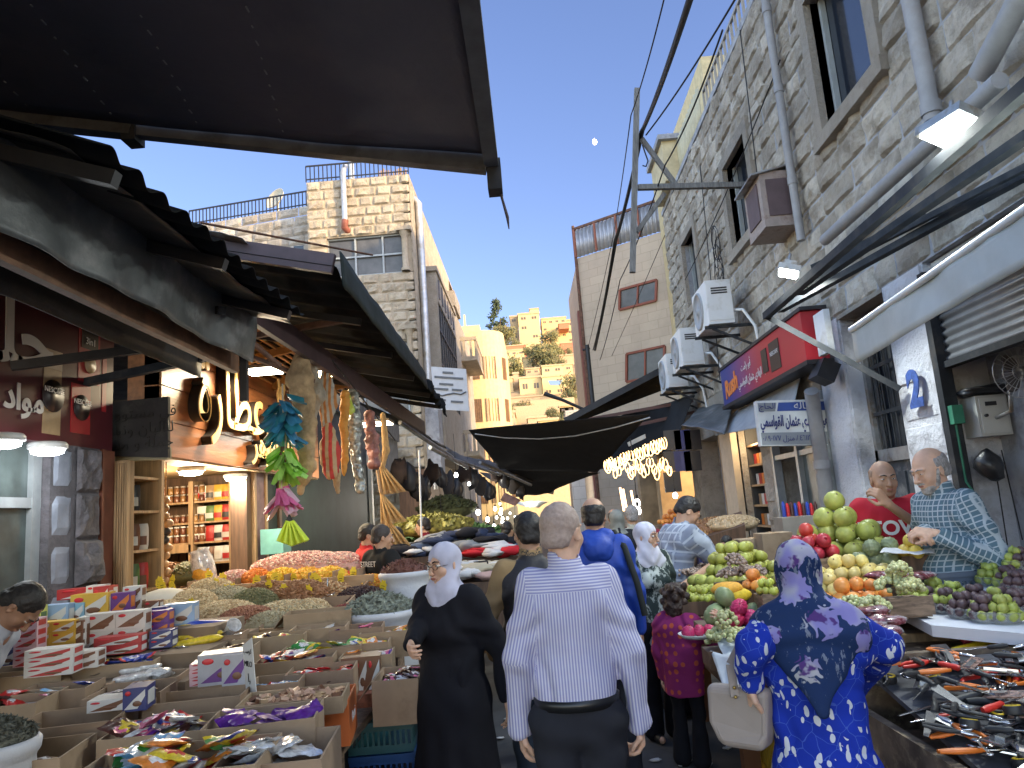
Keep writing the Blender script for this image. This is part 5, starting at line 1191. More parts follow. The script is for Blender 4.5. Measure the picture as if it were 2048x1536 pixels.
def hand(s,w,d,n,curl=.5,side=1,size=1.0,spread=.12,fist=False):
 """palm and five fingers; w wrist, d pointing direction, n palm normal, side: thumb side sign"""
 w,d,n=Vector(w),Vector(d).normalized(),Vector(n);n=(n-d*n.dot(d)).normalized();t=d.cross(n)*side
 z=size
 for i in range(4):
  o=(i-1.5)*.0175*z;L=(.088,.094,.09,.082)[i]*z
  s.cone(w+t*(o*.6),w+d*L+t*o,.0155*z,.0115*z,k=.012)
  p=w+d*L+t*o;dd=(d+t*(i-1.5)*spread*.4).normalized();ang=0
  for j,(l,r)in enumerate(((.040,.0098),(.026,.0088),(.020,.0078))):
   ang+=curl*(.75,.9,.7)[j]*(1+.12*(3-i))*(1.6 if fist else 1)
   l*=(.9,1.05,1,.8)[i]*z;u=(dd*math.cos(ang)+n*math.sin(ang));q=p+u*l;s.cone(p,q,r*z,r*z*.92,k=.003);p=q
 # i = 3 carries the index finger on the +t side; the thumb leaves the side of the palm there
 p=w+d*.02*z+t*.018*z;q=p+(d*.55+t*.8+n*.25).normalized()*.045*z;s.cone(p,q,.014*z,.0115*z,k=.01)
 r_=q+(d*.85+t*(.25-curl*.5)+n*(.3+curl*.5)).normalized()*.032*z;s.cone(q,r_,.011*z,.0095*z,k=.004);s.cone(r_,r_+(d*.9-t*.2*curl+n*(.2+curl*.4)).normalized()*.024*z,.0095*z,.008*z,k=.003)
def headsdf(s,T,z=1.0,jaw=1.0,nose=1.0,fem=False,mouth=0):
 o=s.T;s.T=T@Matrix.Scale(z,4)
 def E(c,r,k=.012,op='u',rot=None):
  s.ell(c,[q*z for q in r],k*z,op,rot)
 def Cn(a,b,ra,rb,k=.008,sc=(1,1,1),op='u'):s.cone(a,b,ra*z,rb*z,sc,k*z,op)
 E((0,-.018,.032),(.076,.095,.088),.02);E((0,.018,-.02),(.064,.074,.088),.03);E((0,.03,-.075),(.046*jaw,.05,.042),.03)
 E((0,.068,-.098),(.022*jaw,.018,.016),.02)
 for q in(-1,1):
  E((q*.040,.058,-.03),(.024,.024,.026),.02);E((q*.031,.096,.008),(.017,.014,.011),.010,'s')
  E((q*.031,.080,.006),(.0145,.013,.0125),.004)
  E((q*.077,-.008,-.012),(.008,.020,.031),.004,rot=Euler((.15,0,q*-.35)));E((q*.084,-.002,-.010),(.004,.010,.017),.004,'s')
  Cn((q*.012,.090,.026),(q*.046,.076,.028),.009,.007,.01);E((q*.011,.103,-.036),(.009,.010,.008),.006)
 Cn((0,.088,.014),(0,.108+.006*nose,-.030),.007,.0115,.01);E((0,.108+.006*nose,-.034),(.010,.010,.009),.006)
 E((0,.092,-.058),(.024,.012,.0065),.005);E((0,.090,-.070),(.021,.012,.0075),.005);E((0,.106,-.0635),(.026,.006,.0022),.003,'s')
 s.T=o
def face_parts(par,T,z,brow,fem=False,glasses=False,lips=None):
 def S2():s=SDF(.003*z);s.T=T@Matrix.Scale(z,4);return s
 for q in(-1,1):
  m=MB();c=T@(Vector((q*.031,.0795,.0065))*z);R=T.to_3x3()
  m.ell(c,(.0135*z,.0135*z,.009*z),14,10,T=R.normalized()if hasattr(R,'normalized')else R,mi=0)
  m.ell(T@(Vector((q*.030,.0880,.0065))*z),(.0058*z,.0058*z,.0058*z),10,8,mi=1);m.build('eye',[eyew,eyeb],par,org=(0,0,0))
  m=MB();m.tube([T@(Vector(v)*z)for v in((q*.012,.1,.027),(q*.028,.098,.034),(q*.048,.082,.029))],[.0035*z,.0042*z,.002*z],6);m.build('eyebrow',brow,par,org=(0,0,0))
 m=MB();m.ell(T@(Vector((0,.098,-.0625))*z),(.021*z,.006*z,.0075*z),12,6,T=T.to_3x3());m.build('lips',lips or M('lip_skin',(.36,.14,.11),.45),par,org=(0,0,0))
 if glasses:
  m=MB()
  for q in(-1,1):
   m.tube([T@(Vector((q*.032+.021*math.cos(a),.104,.004+.015*math.sin(a)))*z)for a in[k*math.pi/8 for k in range(17)]],.0014,5)
   m.tube([T@(Vector((q*.053,.103,.006))*z),T@(Vector((q*.078,.0,.0))*z)],.0014,5)
  m.tube([T@(Vector((-.011,.105,.006))*z),T@(Vector((.011,.105,.006))*z)],.0014,5);m.build('glasses',black_metal,par,org=(0,0,0))
class Person:
 def __init__(s,loc,rz,H,label,skin,wd=1.0,belly=0,lean=0,leanx=0,head=(0,0,0),arms=None,legs=None,h=.008,child=False,group=None,hands=(True,True),curl=(.45,.45),handsrot=None,nofeet=False,jaw=1,nose=1,fem=False):
  z=H/1.75;s.z=z;s.wd=wd;s.belly=belly;hz=z*(1.22 if child else 1.0);s.hz=hz;s.h=h;s.fem=fem
  hipz,shz=(.90,1.44)if not child else(.84,1.33)
  U=Matrix.Translation((0,0,hipz*z))@Matrix.Rotation(RAD(-lean),4,'X')@Matrix.Rotation(RAD(leanx),4,'Y')@Matrix.Translation((0,0,-hipz*z));s.U=U
  def u(x,y,zz):return U@Vector((x*z*1,y*z,zz*z))
  s.u=u;sw=.152*wd if not fem else .142*wd;shz-=.015
  s.pel=Vector((0,0,hipz*z));s.hip=[Vector((q*.088*wd*z,0,(hipz-.02)*z))for q in(-1,1)]
  s.knee=[Vector((q*.095*wd*z,.02*z,.49*z*(.93 if child else 1)))for q in(-1,1)];s.ank=[Vector((q*.095*wd*z,-.01*z,.075*z))for q in(-1,1)]
  if legs:s.knee=[Vector(q)for q in legs[0]];s.ank=[Vector(q)for q in legs[1]]
  s.sh=[u(q*sw,-.01,shz)for q in(-1,1)];s.elb=[u(q*(sw+.06),-.03,shz-.29)for q in(-1,1)];s.wr=[u(q*(sw+.075),.03,shz-.53)for q in(-1,1)]
  if arms:
   for i in(0,1):
    if arms[i]:
     s.elb[i]=Vector(arms[i][0]);s.wr[i]=Vector(arms[i][1])
  s.neck=u(0,-.01,shz+.05);s.hc=u(0,.015,shz+.10)+(U.to_3x3()@Vector((0,.01,.095)))*hz*(.9 if child else 1)
  s.HT=Matrix.Translation(s.hc)@U.to_3x3().to_4x4()@Euler((RAD(head[0]),RAD(head[1]),RAD(head[2]))).to_matrix().to_4x4()
  b=SDF(h);f=.92
  b.cone(u(0,0,hipz+.05),u(0,-.01,shz-.12),.10*wd*z,.115*wd*z,(1.25,.8,1),.03);b.cone(s.sh[0],s.sh[1],.045*z,k=.05)
  b.cone(s.hip[0],s.hip[1],.085*z,k=.03)
  b.cone(s.neck-Vector((0,0,.04*z)),s.HT@Vector((0,-.02,-.05)),.058*hz*(1 if not fem else .85)*min(1.1,wd),.052*hz*(1 if not fem else .85),k=.02)
  for i in(0,1):
   b.cone(s.hip[i],s.knee[i],.07*z,.05*z);b.cone(s.knee[i],s.ank[i],.05*z,.035*z);b.cone(s.ank[i]-Vector((0,.02,.03))*z,s.ank[i]+Vector((0,.13,-.04))*z,.03*z)
   b.cone(s.sh[i],s.elb[i],.046*z*(1+.1*(wd-1)),.037*z,k=.03);b.cone(s.elb[i],s.wr[i],.037*z*wd**.5,.026*z,k=.02)
   if hands[i]:
    d=(s.wr[i]-s.elb[i]).normalized();n=Vector((1 if i==0 else-1,0,0));
    if handsrot and handsrot[i]:d,n=Vector(handsrot[i][0]),Vector(handsrot[i][1])
    hand(b,s.wr[i],d,n,curl[i],side=(1 if i==0 else-1),size=z*(1.05 if not child else 1.15))
  headsdf(b,s.HT,hz,jaw,nose)
  s.o=b.build('person',skin);s.o.location=loc;s.o.rotation_euler=(0,0,RAD(rz));tag(s.o,label,'person',group)
 def shirt(s,mat,long=True,name='shirt',hem=-.08,loose=1.0,disp=.004,collar=True,tuck=True,arm=True,fold=True,cuff=.0):
  g=SDF(s.h);z,wd,u=s.z,s.wd,s.u;sz=(s.sh[0]+s.sh[1])/2;shz=1.44 if s.knee[0].z>.47*s.z or True else 1.3
  Ui=s.U.inverted();shl=(Ui@sz).z/z;L=loose;hp=s.pel.z/z
  g.T=s.U;Z=lambda v:v*z
  g.cone((0,0,Z(hp+hem)),(0,Z(.0),Z(hp+.12)),.142*wd*z*L,.138*wd*z*L,(1.05,.76,1),.03)
  g.cone((0,0,Z(hp+.12)),(0,Z(-.01),Z(shl-.12)),.138*wd*z*L,.150*wd*z*L,(1.05,.74,1),.05)
  g.cone((-.11*wd*z,Z(-.015),Z(shl-.075)),(.11*wd*z,Z(-.015),Z(shl-.075)),.085*z*L,k=.06,sc=(1,.9,1));g.ell((0,Z(-.02),Z(shl-.02)),(.12*wd*z,.075*z,.065*z),.05)
  if s.belly:g.ell((0,Z(.06),Z(hp+.14)),(.15*wd*z,.13*z+s.belly,.17*z),.06)
  if s.fem:g.cone((-.07*z,Z(.09),Z(shl-.17)),(.07*z,Z(.09),Z(shl-.17)),.075*z,k=.05)
  g.cone((-.3,0,Z(hp+hem)-.16),(.3,0,Z(hp+hem)-.16),.16,sc=(1,3,1),k=.012,op='s')
  g.T=Matrix();bones=[((0,0,0),tuple(s.U@Vector((0,0,Z(shl+.1)))),.14*wd*z)]
  for i in(0,1):
   sh=s.sh[i].lerp(sz,.06)
   if long:
    g.cone(sh,s.elb[i],.066*z*L,.055*z*L,k=.045);g.cone(s.elb[i],s.wr[i],.054*z*L,.044*z*L,k=.02)
    if cuff:g.cone(s.wr[i].lerp(s.elb[i],.12),s.wr[i]+(s.wr[i]-s.elb[i]).normalized()*.01,.05*z,.056*z,k=.01)
    e=s.wr[i]+(s.wr[i]-s.elb[i]).normalized()*(.03+.046*z*L);g.cone(e+(s.wr[i]-s.elb[i]).normalized()*.01,e+(s.wr[i]-s.elb[i]).normalized()*.05,.07*z,k=.008,op='s')
   elif arm:
    m_=sh.lerp(s.elb[i],.72);g.cone(sh,m_,.078*z*L,.074*z*L,k=.045);d=(s.elb[i]-sh).normalized();g.cone(m_+d*.11*z,m_+d*.2*z,.10*z,k=.01,op='s')
   bones+=[(tuple(s.sh[i]),tuple(s.elb[i]),.055*z),(tuple(s.elb[i]),tuple(s.wr[i]),.055*z)]if long or arm else[]
  if collar:
   g.cone(s.neck-Vector((0,0,.005)),s.neck+(s.HT@Vector((0,-.015,-.06))-s.neck)*.55,.070*z*wd**.3,.066*z*wd**.3,k=.015)
  g.cone(s.neck+Vector((0,.0,.055*z)),s.HT@Vector((0,0,0)),.056*z,.09*z,k=.006,op='s')
  fz=None
  if fold:
   r=random.Random(int(s.o.location.x*100));ph=r.random()*6
   def fz(V,z=z,ph=ph):
    w=vn(V*np.array([5,5,3])/z,3);return .008*z*np.sin((V[:,2]*34+V[:,0]*26*np.where(V[:,0]>0,1,-1)+w*5)/z+ph)*np.clip(w*1.6,0,1)+.007*np.sin(V[:,0]*52/z+4*w+V[:,2]*9)*np.clip(.25-w*1.5,0,1)
  return g.build(name,mat,s.o,disp=disp,dsc=9,seed=3,fold=fz,bones=bones)
 def trousers(s,mat,L=1.0,name='trousers',flare=1.0,long=True):
  g=SDF(s.h);z=s.z*L;hp=s.pel
  g.cone(hp+Vector((-.05*s.wd,0,.03))*s.z,hp+Vector((.05*s.wd,0,.03))*s.z,.118*z*s.wd**.5,sc=(1,.92,1),k=.03);g.cone(s.hip[0],s.hip[1],.105*z,k=.04)
  if s.fem:g.ell(hp+Vector((0,-.04,-.02))*s.z,(.17*z*s.wd,.13*z,.13*z),.03)
  for i in(0,1):g.cone(s.hip[i],s.knee[i],.10*z*s.wd**.5,.075*z,k=.03);g.cone(s.knee[i],s.ank[i]+Vector((0,0,.0)),.073*z,.062*z*flare,k=.02)
  def fz(V):return .006*np.sin(V[:,2]*45+V[:,0]*20+2*vn(V*6,2))*np.clip(vn(V*4,5)+.3,0,1)
  return g.build(name,mat,s.o,disp=.004,dsc=8,fold=fz)
 def belt(s,mat):
  m=MB();z=s.z;n=24;r=[(.168*s.wd*z*math.cos(a),.128*s.wd*z*math.sin(a))for a in[k*2*math.pi/n for k in range(n)]]
  h0=s.pel.z+.045*z
  m.add([(x,y,h0)for x,y in r]+[(x*1.02,y*1.02,h0+.04)for x,y in r],[(k,(k+1)%n,n+(k+1)%n,n+k)for k in range(n)],0,True);o=m.build('belt',mat,s.o,org=(0,0,0));solid(o,.006)
 def shoes(s,mat,sole=None):
  for i in(0,1):
   g=SDF(.006);a=s.ank[i];z=s.z;g.cone(a+Vector((0,-.03,-.025))*z,a+Vector((0,.12,-.04))*z,.042*z,.036*z,(1,1,.9),.01);g.cone(a,a+Vector((0,-.01,.02))*z,.045*z,k=.02);o=g.build('shoe',mat,s.o)
   if sole:
    m=MB();m.ell(a+Vector((0,.05,-.062))*z,(.045*z,.125*z,.014*z),16,6);m.build('sole',sole,o,org=(0,0,0))
 def robe(s,mat,name='robe',hemz=.08,rb=.30,rw=.165,disp=.004,waist=False,folds=9,amp=.010,seed=1):
  g=SDF(s.h*1.1);z,wd=s.z,s.wd;hp=s.pel
  g.cone(hp+Vector((0,0,.14*z)),hp+Vector((0,-.01*z,-.03*z)),rw*.86*wd*z,.185*wd*z,(1,.82,1),.05)
  g.cone(hp+Vector((0,-.01*z,-.03*z)),Vector((0,0,hemz*z+.05)),.185*wd*z,rb*z*wd,(1,.82,1),.05)
  for q in(0,):g.ell(Vector((0,0,hemz*z-.25)),(.6,.6,.25),.01,'s')
  def fz(V):
   a=np.arctan2(V[:,1],V[:,0]);w=np.clip((s.pel.z+.05-V[:,2])/.6,0,1);return w*amp*np.sin(a*folds+1.5*vn(V*3,seed))+.003*np.sin(V[:,2]*30+a*5)*(1-w)
  return g.build(name,mat,s.o,disp=disp,dsc=6,seed=seed,fold=fz,bones=[((0,0,0),(0,0,1.6),.1)])
 def hair(s,mat,style='short',name='hair'):
  g=SDF(.005);z=s.hz;g.T=s.HT@Matrix.Scale(z,4)
  def E(c,r,k=.01,op='u',rot=None):g.ell(c,[q*z for q in r],k*z,op,rot)
  if style in('short','crop'):
   t=.007 if style=='short' else .003
   E((0,-.020,.034),(.078+t,.096+t,.090+t),.01);E((0,-.06,-.03),(.066,.058,.05),.02)
   E((0,.105,-.02),(.10,.085,.088),.012,'s');E((0,.12,.07),(.06,.06,.035),.01,'s');E((0,-.02,-.13),(.12,.14,.075),.008,'s')
   for q in(-1,1):E((q*.085,.005,-.02),(.022,.030,.036),.004,'s')
  elif style=='fringe':
   E((0,-.022,.026),(.0815,.0985,.088),.01);E((0,-.06,-.03),(.066,.058,.05),.02)
   E((0,.09,.02),(.11,.10,.12),.01,'s');E((0,-.01,.115),(.10,.12,.062),.012,'s');E((0,-.02,-.13),(.12,.14,.075),.008,'s')
   for q in(-1,1):E((q*.085,.005,-.02),(.022,.030,.036),.004,'s')
  elif style=='curly':
   E((0,-.03,.035),(.105,.11,.10),.02);E((0,-.06,-.06),(.105,.075,.11),.03)
   E((0,.11,-.03),(.075,.085,.10),.012,'s')
   for k in range(26):
    a=k*2.4;zz=.09-k*.0095;rr_=.095*math.sqrt(max(.1,1-((zz-.02)/.14)**2));E((rr_*math.cos(a),-.04+rr_*.9*min(.35,math.sin(a)),zz),(.032,.032,.034),.01)
  elif style=='beard':
   E((0,.030,-.075),(.056,.058,.047),.02);E((0,.07,-.10),(.032,.026,.026),.015);E((0,.092,-.052),(.028,.014,.008),.008)
   for q in(-1,1):g.cone((q*.072,.01,.0),(q*.052,.03,-.07),.010*z,.016*z,k=.01*z)
   E((0,.115,-.064),(.017,.022,.008),.004,'s');E((0,.06,.0),(.056,.07,.040),.01,'s')
  return g.build(name,mat,s.o,disp=.0025 if style!='curly' else .008,dsc=60 if style!='curly' else 35,seed=2)
 def hijab(s,mat,drape=True,back=None,name='headscarf',front=True,puff=1.0):
  g=SDF(.0065);z=s.hz;g.T=s.HT@Matrix.Scale(z,4)
  def E(c,r,k=.01,op='u'):g.ell(c,[q*z for q in r],k*z,op)
  E((0,-.025,.03),(.094*puff,.113*puff,.104),.02);E((0,-.01,-.05),(.088*puff,.085,.095),.04);g.cone((0,.0,-.08),(0,-.005,-.17),.078*z,.085*z,k=.04)
  E((0,.125,-.022),(.062,.092,.104),.010,'s')
  g.T=s.U;sz=(s.U.inverted()@((s.sh[0]+s.sh[1])/2)).z
  if drape:
   g.cone((-.08*s.wd,-.015,sz-.015*z),(.08*s.wd,-.015,sz-.015*z),.093*z,k=.06,sc=(1,1.0,.75))
   if front:g.cone((0,.045,sz+.02),(0,.075,sz-.13*z),.085*z,.03,sc=(1.2,.7,1),k=.04)
  if back:
   w0,w1,zb=back
   g.cone((-.10,-.03,sz-.02),(.10,-.03,sz-.02),.088*z,k=.06);g.cone((0,-.07,sz-.03),(0,-.17,zb),w0*z,w1*z,(1.25,.50,1),.05)
  def fz(V):c=s.hc;a=np.arctan2(V[:,0]-c.x,-(V[:,1]-c.y));return .0055*np.sin(V[:,2]*48+np.abs(a)*4+2.5*vn(V*7,3))*np.clip(.7-(V[:,2]-c.z)*3,0.15,1)+.006*np.sin(V[:,0]*55+2*vn(V*5,8))*np.clip((c.z-.25-V[:,2])*4,0,1)
  return g.build(name,mat,s.o,disp=.003,dsc=12,fold=fz)
 def face(s,brow=None,**kw):face_parts(s.o,s.HT,s.hz,brow or hair_blk,s.fem,**kw)
# patterned fabrics
def fabric(name,fn,rough=.85,b=.25,bs=300):
 m,t,p=nt(name);c=fn(t);t.links.new(c,p.inputs['Base Color']);p.inputs['Roughness'].default_value=rough;p.inputs['Specular IOR Level'].default_value=.25
 bump_(t,p,noise_(t,obj_co(t),bs,3),.003,b);return m
def sep(t,co):
 n=t.nodes.new('ShaderNodeSeparateXYZ');t.links.new(co,n.inputs[0]);return n.outputs
def wave(t,x,per,duty,soft=.12):
 v=math_(t,'PINGPONG',math_(t,'DIVIDE',x,per),.5);return step(t,v,duty/2-soft/2,duty/2+soft/2)
def f_stripe(t):
 o=sep(t,obj_co(t,uv=True));ob=sep(t,obj_co(t))
 v=wave(t,o['X'],.0115,.55,.4);h=wave(t,ob['Z'],.0115,.55,.4)
 yoke=math_(t,'GREATER_THAN',math_(t,'SUBTRACT',ob['Z'],math_(t,'MULTIPLY',math_(t,'ABSOLUTE',ob['X']),.0)),1.375)
 k=mixc(t,yoke,v,h);inner=math_(t,'LESS_THAN',math_(t,'ABSOLUTE',ob['X']),.17)
 k=mixc(t,math_(t,'MULTIPLY',yoke,inner),v,h)
 return mixc(t,k,(.27,.27,.50),(.64,.64,.72))
def f_plaid(c0,c1,c2,per=.045):
 def fn(t):
  o=sep(t,obj_co(t,uv=True));a=wave(t,o['X'],per,.22,.08);b=wave(t,o['Y'],per,.22,.08)
  a2=wave(t,math_(t,'ADD',o['X'],per*.5),per,.6,.1);b2=wave(t,math_(t,'ADD',o['Y'],per*.5),per,.6,.1)
  k=mixc(t,math_(t,'MULTIPLY',a2,b2),c1,c0)
  l=math_(t,'SUBTRACT',2,math_(t,'ADD',a,b),clamp=True);return mixc(t,math_(t,'MULTIPLY',l,.8),k,c2)
 return fn
def f_dots(t):
 v=node(t,'TexVoronoi',Scale=17.0);v.inputs['Randomness'].default_value=.35;t.links.new(obj_co(t),v.inputs['Vector'])
 f=step(t,v.outputs['Distance'],.27,.31);return mixc(t,f,(.52,.10,.05),(.25,.025,.13))
def f_dress(t):
 co=obj_co(t);base=mixc(t,step(t,noise_(t,co,3,3),.3,.7),(.006,.022,.26),(.012,.04,.42))
 v=node(t,'TexVoronoi',Scale=16.0);v.feature='DISTANCE_TO_EDGE';
 wv=t.nodes.new('ShaderNodeVectorMath');wv.operation='MULTIPLY_ADD';nz=noise_(t,co,9,2,out='Color');t.links.new(nz,wv.inputs[0]);wv.inputs[1].default_value=(.06,.06,.06);t.links.new(co,wv.inputs[2])
 t.links.new(wv.outputs[0],v.inputs['Vector']);line=step(t,v.outputs['Distance'],.008,.02)
 c=mixc(t,line,(.05,.10,.44),base)
 # petals: stretched voronoi cells thresholded by a lower frequency mask
 out=c
 for i,(rot,sc)in enumerate((((.0,.5,.2),(30,30,14)),((.3,1.4,.9),(32,32,15)),((1.0,.2,2.0),(27,27,13)))):
  mp=t.nodes.new('ShaderNodeMapping');mp.inputs['Rotation'].default_value=rot;mp.inputs['Scale'].default_value=sc;mp.inputs['Location'].default_value=(i*3.3,i,0);t.links.new(wv.outputs[0],mp.inputs[0])
  vv=node(t,'TexVoronoi',Scale=1.0);t.links.new(mp.outputs[0],vv.inputs['Vector']);pet=math_(t,'LESS_THAN',vv.outputs['Distance'],.27)
  msk=math_(t,'GREATER_THAN',noise_(t,co,9+i*2,1),.49)
  out=mixc(t,math_(t,'MULTIPLY',pet,msk),out,(.55,.57,.62))
 return out
def f_scarf(t):
 co=obj_co(t);wv=t.nodes.new('ShaderNodeVectorMath');wv.operation='MULTIPLY_ADD';t.links.new(noise_(t,co,12,3,out='Color'),wv.inputs[0]);wv.inputs[1].default_value=(.10,.10,.10);t.links.new(co,wv.inputs[2])
 v=node(t,'TexVoronoi',Scale=9.0);t.links.new(wv.outputs[0],v.inputs['Vector'])
 o=sep(t,co);zone=math_(t,'MULTIPLY',step(t,o['Z'],1.02,1.14),1)
 petal=step(t,math_(t,'ADD',v.outputs['Distance'],math_(t,'MULTIPLY',math_(t,'SINE',math_(t,'MULTIPLY',noise_(t,co,14,1),44)),.07)),.44,.40)
 col=mixc(t,step(t,noise_(t,co,7,2),.42,.56),(.22,.20,.46),(.40,.40,.42));col=mixc(t,step(t,noise_(t,co,15,3),.56,.62),col,(.08,.035,.17))
 lines=step(t,noise_(t,obj_co(t,(1,1,.35)),40,4,.7),.58,.62)
 base=mixc(t,math_(t,'MULTIPLY',lines,.55),(.010,.028,.095),(.26,.29,.36))
 return mixc(t,math_(t,'MULTIPLY',petal,zone),mixc(t,zone,(.010,.026,.085),base),col)
def f_marble(t):
 co=obj_co(t);f=step(t,noise_(t,obj_co(t,(1,1,.6)),11,5,.7),.47,.55);return mixc(t,f,(.03,.045,.045),(.42,.46,.44))
FS=fabric('striped_shirting',f_stripe);FD=fabric('blue_floral_dress_cloth',f_dress);FH=fabric('purple_flower_scarf_cloth',f_scarf)
P1=fabric('teal_checked_cotton',f_plaid((.05,.11,.15),(.10,.17,.22),(.50,.56,.60),.030));P2=fabric('grey_blue_plaid_cotton',f_plaid((.10,.12,.18),(.22,.25,.33),(.45,.50,.58),.075))
DOT=fabric('magenta_dotted_cotton',f_dots);MAR=fabric('dark_marbled_cloth',f_marble)
def cl(n,c,**k):return M(n,c,.9,var=.1,vs=8,bump=.25,bs=260,spec=.2,**k)
BLK,NAVY_T=cl('black_abaya_cloth',(.010,.010,.014)),cl('charcoal_trouser_cloth',(.022,.023,.03))
LAV=cl('pale_lavender_scarf_cloth',(.50,.50,.62));WHS=cl('white_scarf_cloth',(.60,.60,.70))
BLU=M('royal_blue_jacket_nylon',(.015,.06,.38),.6,var=.12,vs=6,bump=.2,bs=60)
# 1 striped man
Hs=.0065
def local(p,rz,q):
 return Matrix.Rotation(-RAD(rz),3,'Z')@(Vector(q)-Vector(p))
p0=(.095,3.1,0)
pp=Person(p0,2,1.73,'balding grey haired man in a blue and white striped shirt, seen from behind',SK2,wd=.99,head=(-4,0,-34),h=Hs,arms=(((-.225,-.03,1.13),(-.225,.05,.86)),((.225,-.03,1.13),(.24,.03,.85))),curl=(.5,.8),belly=.02,jaw=1.1)
pp.shirt(FS,hem=.05,loose=1.03,cuff=1);pp.trousers(NAVY_T);pp.belt(M('black_leather',(.012,.012,.013),.35,bump=.2,bs=90));pp.hair(hair_sp,'crop');pp.face(hair_gry);pp.shoes(MC['black_leather'])
# 2 vest man
pp=Person((-.06,4.25,0),8,1.70,'man in a black quilted vest over camel sleeves, half hidden behind the striped man',SK1,wd=1.04,head=(-6,0,6),h=Hs,arms=(((-.28,.0,1.12),(-.22,.16,.92)),None))
pp.shirt(cl('camel_sweater_wool',(.33,.22,.11)),loose=1.02);pp.shirt(M('black_vest_quilting',(.02,.018,.022),.6,var=.2,bump=.5,bs=20),long=False,arm=False,name='vest',hem=-.1,loose=1.14,collar=True);pp.trousers(M('dark_denim',(.02,.03,.05),.9));pp.hair(hair_blk,'short');pp.face();pp.shoes(MC['black_leather'])
# 3 woman in black
q_=local((-.50,3.95,0),152,aty(826,1285,3.72))
pp=Person((-.50,3.95,0),152,1.58,'older woman in glasses, black abaya and pale lavender headscarf walking by the sweet boxes',SK2,wd=1.12,head=(-8,0,-8),h=Hs,fem=True,arms=(((-.24,-.08,1.04),(-.26,-.10,.80)),(tuple(q_*.5+Vector((.11,-.06,.62))),tuple(q_))),curl=(.4,.6),jaw=1.1)
pp.shirt(BLK,loose=1.12,name='abaya_top',hem=-.1);pp.robe(BLK,'abaya',rb=.26,rw=.19);pp.hijab(LAV,front=True);pp.face(glasses=True);pp.shoes(MC['black_leather'])
# 4 blue jacket man
pp=Person((.37,5.0,0),0,1.76,'man in a bright blue hooded jacket with a black bag strap, seen from behind',SK1,wd=1.02,head=(-4,0,-8),h=.008)
pp.shirt(BLU,loose=1.16,hem=-.18,name='jacket',collar=False);pp.trousers(NAVY_T);pp.hair(hair_blk,'fringe');pp.face();pp.shoes(MC['black_leather'])
g=SDF(.007);g.cone((-.07,-.055,1.49),(.07,-.055,1.49),.055,k=.03);g.ell((0,-.115,1.42),(.10,.06,.085),.04);g.cone((-.085,.03,1.50),(-.05,-.05,1.52),.03,k=.02);g.cone((.085,.03,1.50),(.05,-.05,1.52),.03,k=.02);g.build('hood',BLU,pp.o,disp=.006,dsc=14)
m=MB();P_=[(.12,.02,1.52),(.17,-.10,1.42),(.22,-.16,1.2),(.25,-.15,1.0)];m.tube(P_,.022,6);m.build('bag_strap',M('black_webbing',(.012,.015,.014),.8),pp.o,org=(0,0,0))
# 5 young woman in white scarf
pp=Person((.80,5.75,0),196,1.56,'young woman in a white headscarf and dark marbled blouse facing the camera',SK2,wd=1.0,head=(-6,0,34),h=.007,fem=True)
pp.shirt(MAR,loose=1.08,name='blouse',hem=-.16);pp.trousers(BLK,flare=1.3);pp.hijab(WHS,front=True);pp.face();pp.shoes(MC['black_leather'])
# 6 plaid shirt man leaning
q_=local((1.0,6.35,0),-70,aty(1388,1188,5.75));e_=q_*.45+Vector((.02,.1,.72));
pp=Person((1.0,6.35,0),-70,1.78,'dark haired man in a grey plaid shirt leaning over the fruit to pick some',SK1,wd=1.2,lean=22,head=(-22,0,-18),h=.007,arms=(None,(tuple(Vector((.22,.38,1.16))),tuple(q_-Vector((0,.10,-.06))))),belly=.02,handsrot=(None,((.1,.7,-.6),(-.8,0,-.3))))
pp.shirt(P2,long=False,loose=1.08,hem=-.12);pp.trousers(NAVY_T);pp.hair(hair_blk,'short');pp.face();pp.shoes(MC['black_leather'])
# 7 little girl
q_=local((.87,5.15,0),-38,aty(1448,1238,4.75))
pp=Person((.87,5.15,0),-38,1.21,'little girl with curly dark hair in a magenta blouse with orange dots',SK2,wd=1.08,head=(-8,0,5),h=.006,child=True,arms=(None,((.24,.17,.70),tuple(q_-Vector((.0,.06,0))))))
pp.shirt(DOT,loose=1.24,name='blouse',hem=-.20,collar=False);pp.trousers(BLK,L=.80,flare=1.7);pp.hair(hair_brn,'curly');pp.face();pp.shoes(M('grey_trainer',(.25,.22,.22),.7),sole=M('white_rubber',(.6,.6,.6),.6))
# 8 floral woman
rz8=-14;L8=(.87,2.62,0)
q_=local(L8,rz8,aty(1712,1372,2.95));e_=local(L8,rz8,aty(1772,1292,2.62))
pl_=local(L8,rz8,aty(1502,1370,2.55));el_=local(L8,rz8,aty(1500,1290,2.55))
pp=Person(L8,rz8,1.54,'woman in a royal blue dress with white leaves and a long purple flowered headscarf',SK2,wd=1.0,head=(-14,0,-10),h=.0065,fem=True,arms=((tuple(el_),tuple(pl_+Vector((.0,.06,0)))),(tuple(e_),tuple(q_))),handsrot=(None,((.1,.3,-.9),(-1,0,0))))
pp.shirt(FD,loose=1.10,name='dress_bodice',hem=-.02,collar=False);pp.robe(FD,'dress_skirt',rb=.30,rw=.175,folds=11,amp=.032,seed=4);pp.hijab(FH,back=(.132,.020,1.02),puff=1.0,front=False);pp.face();pp.shoes(MC['black_leather'])
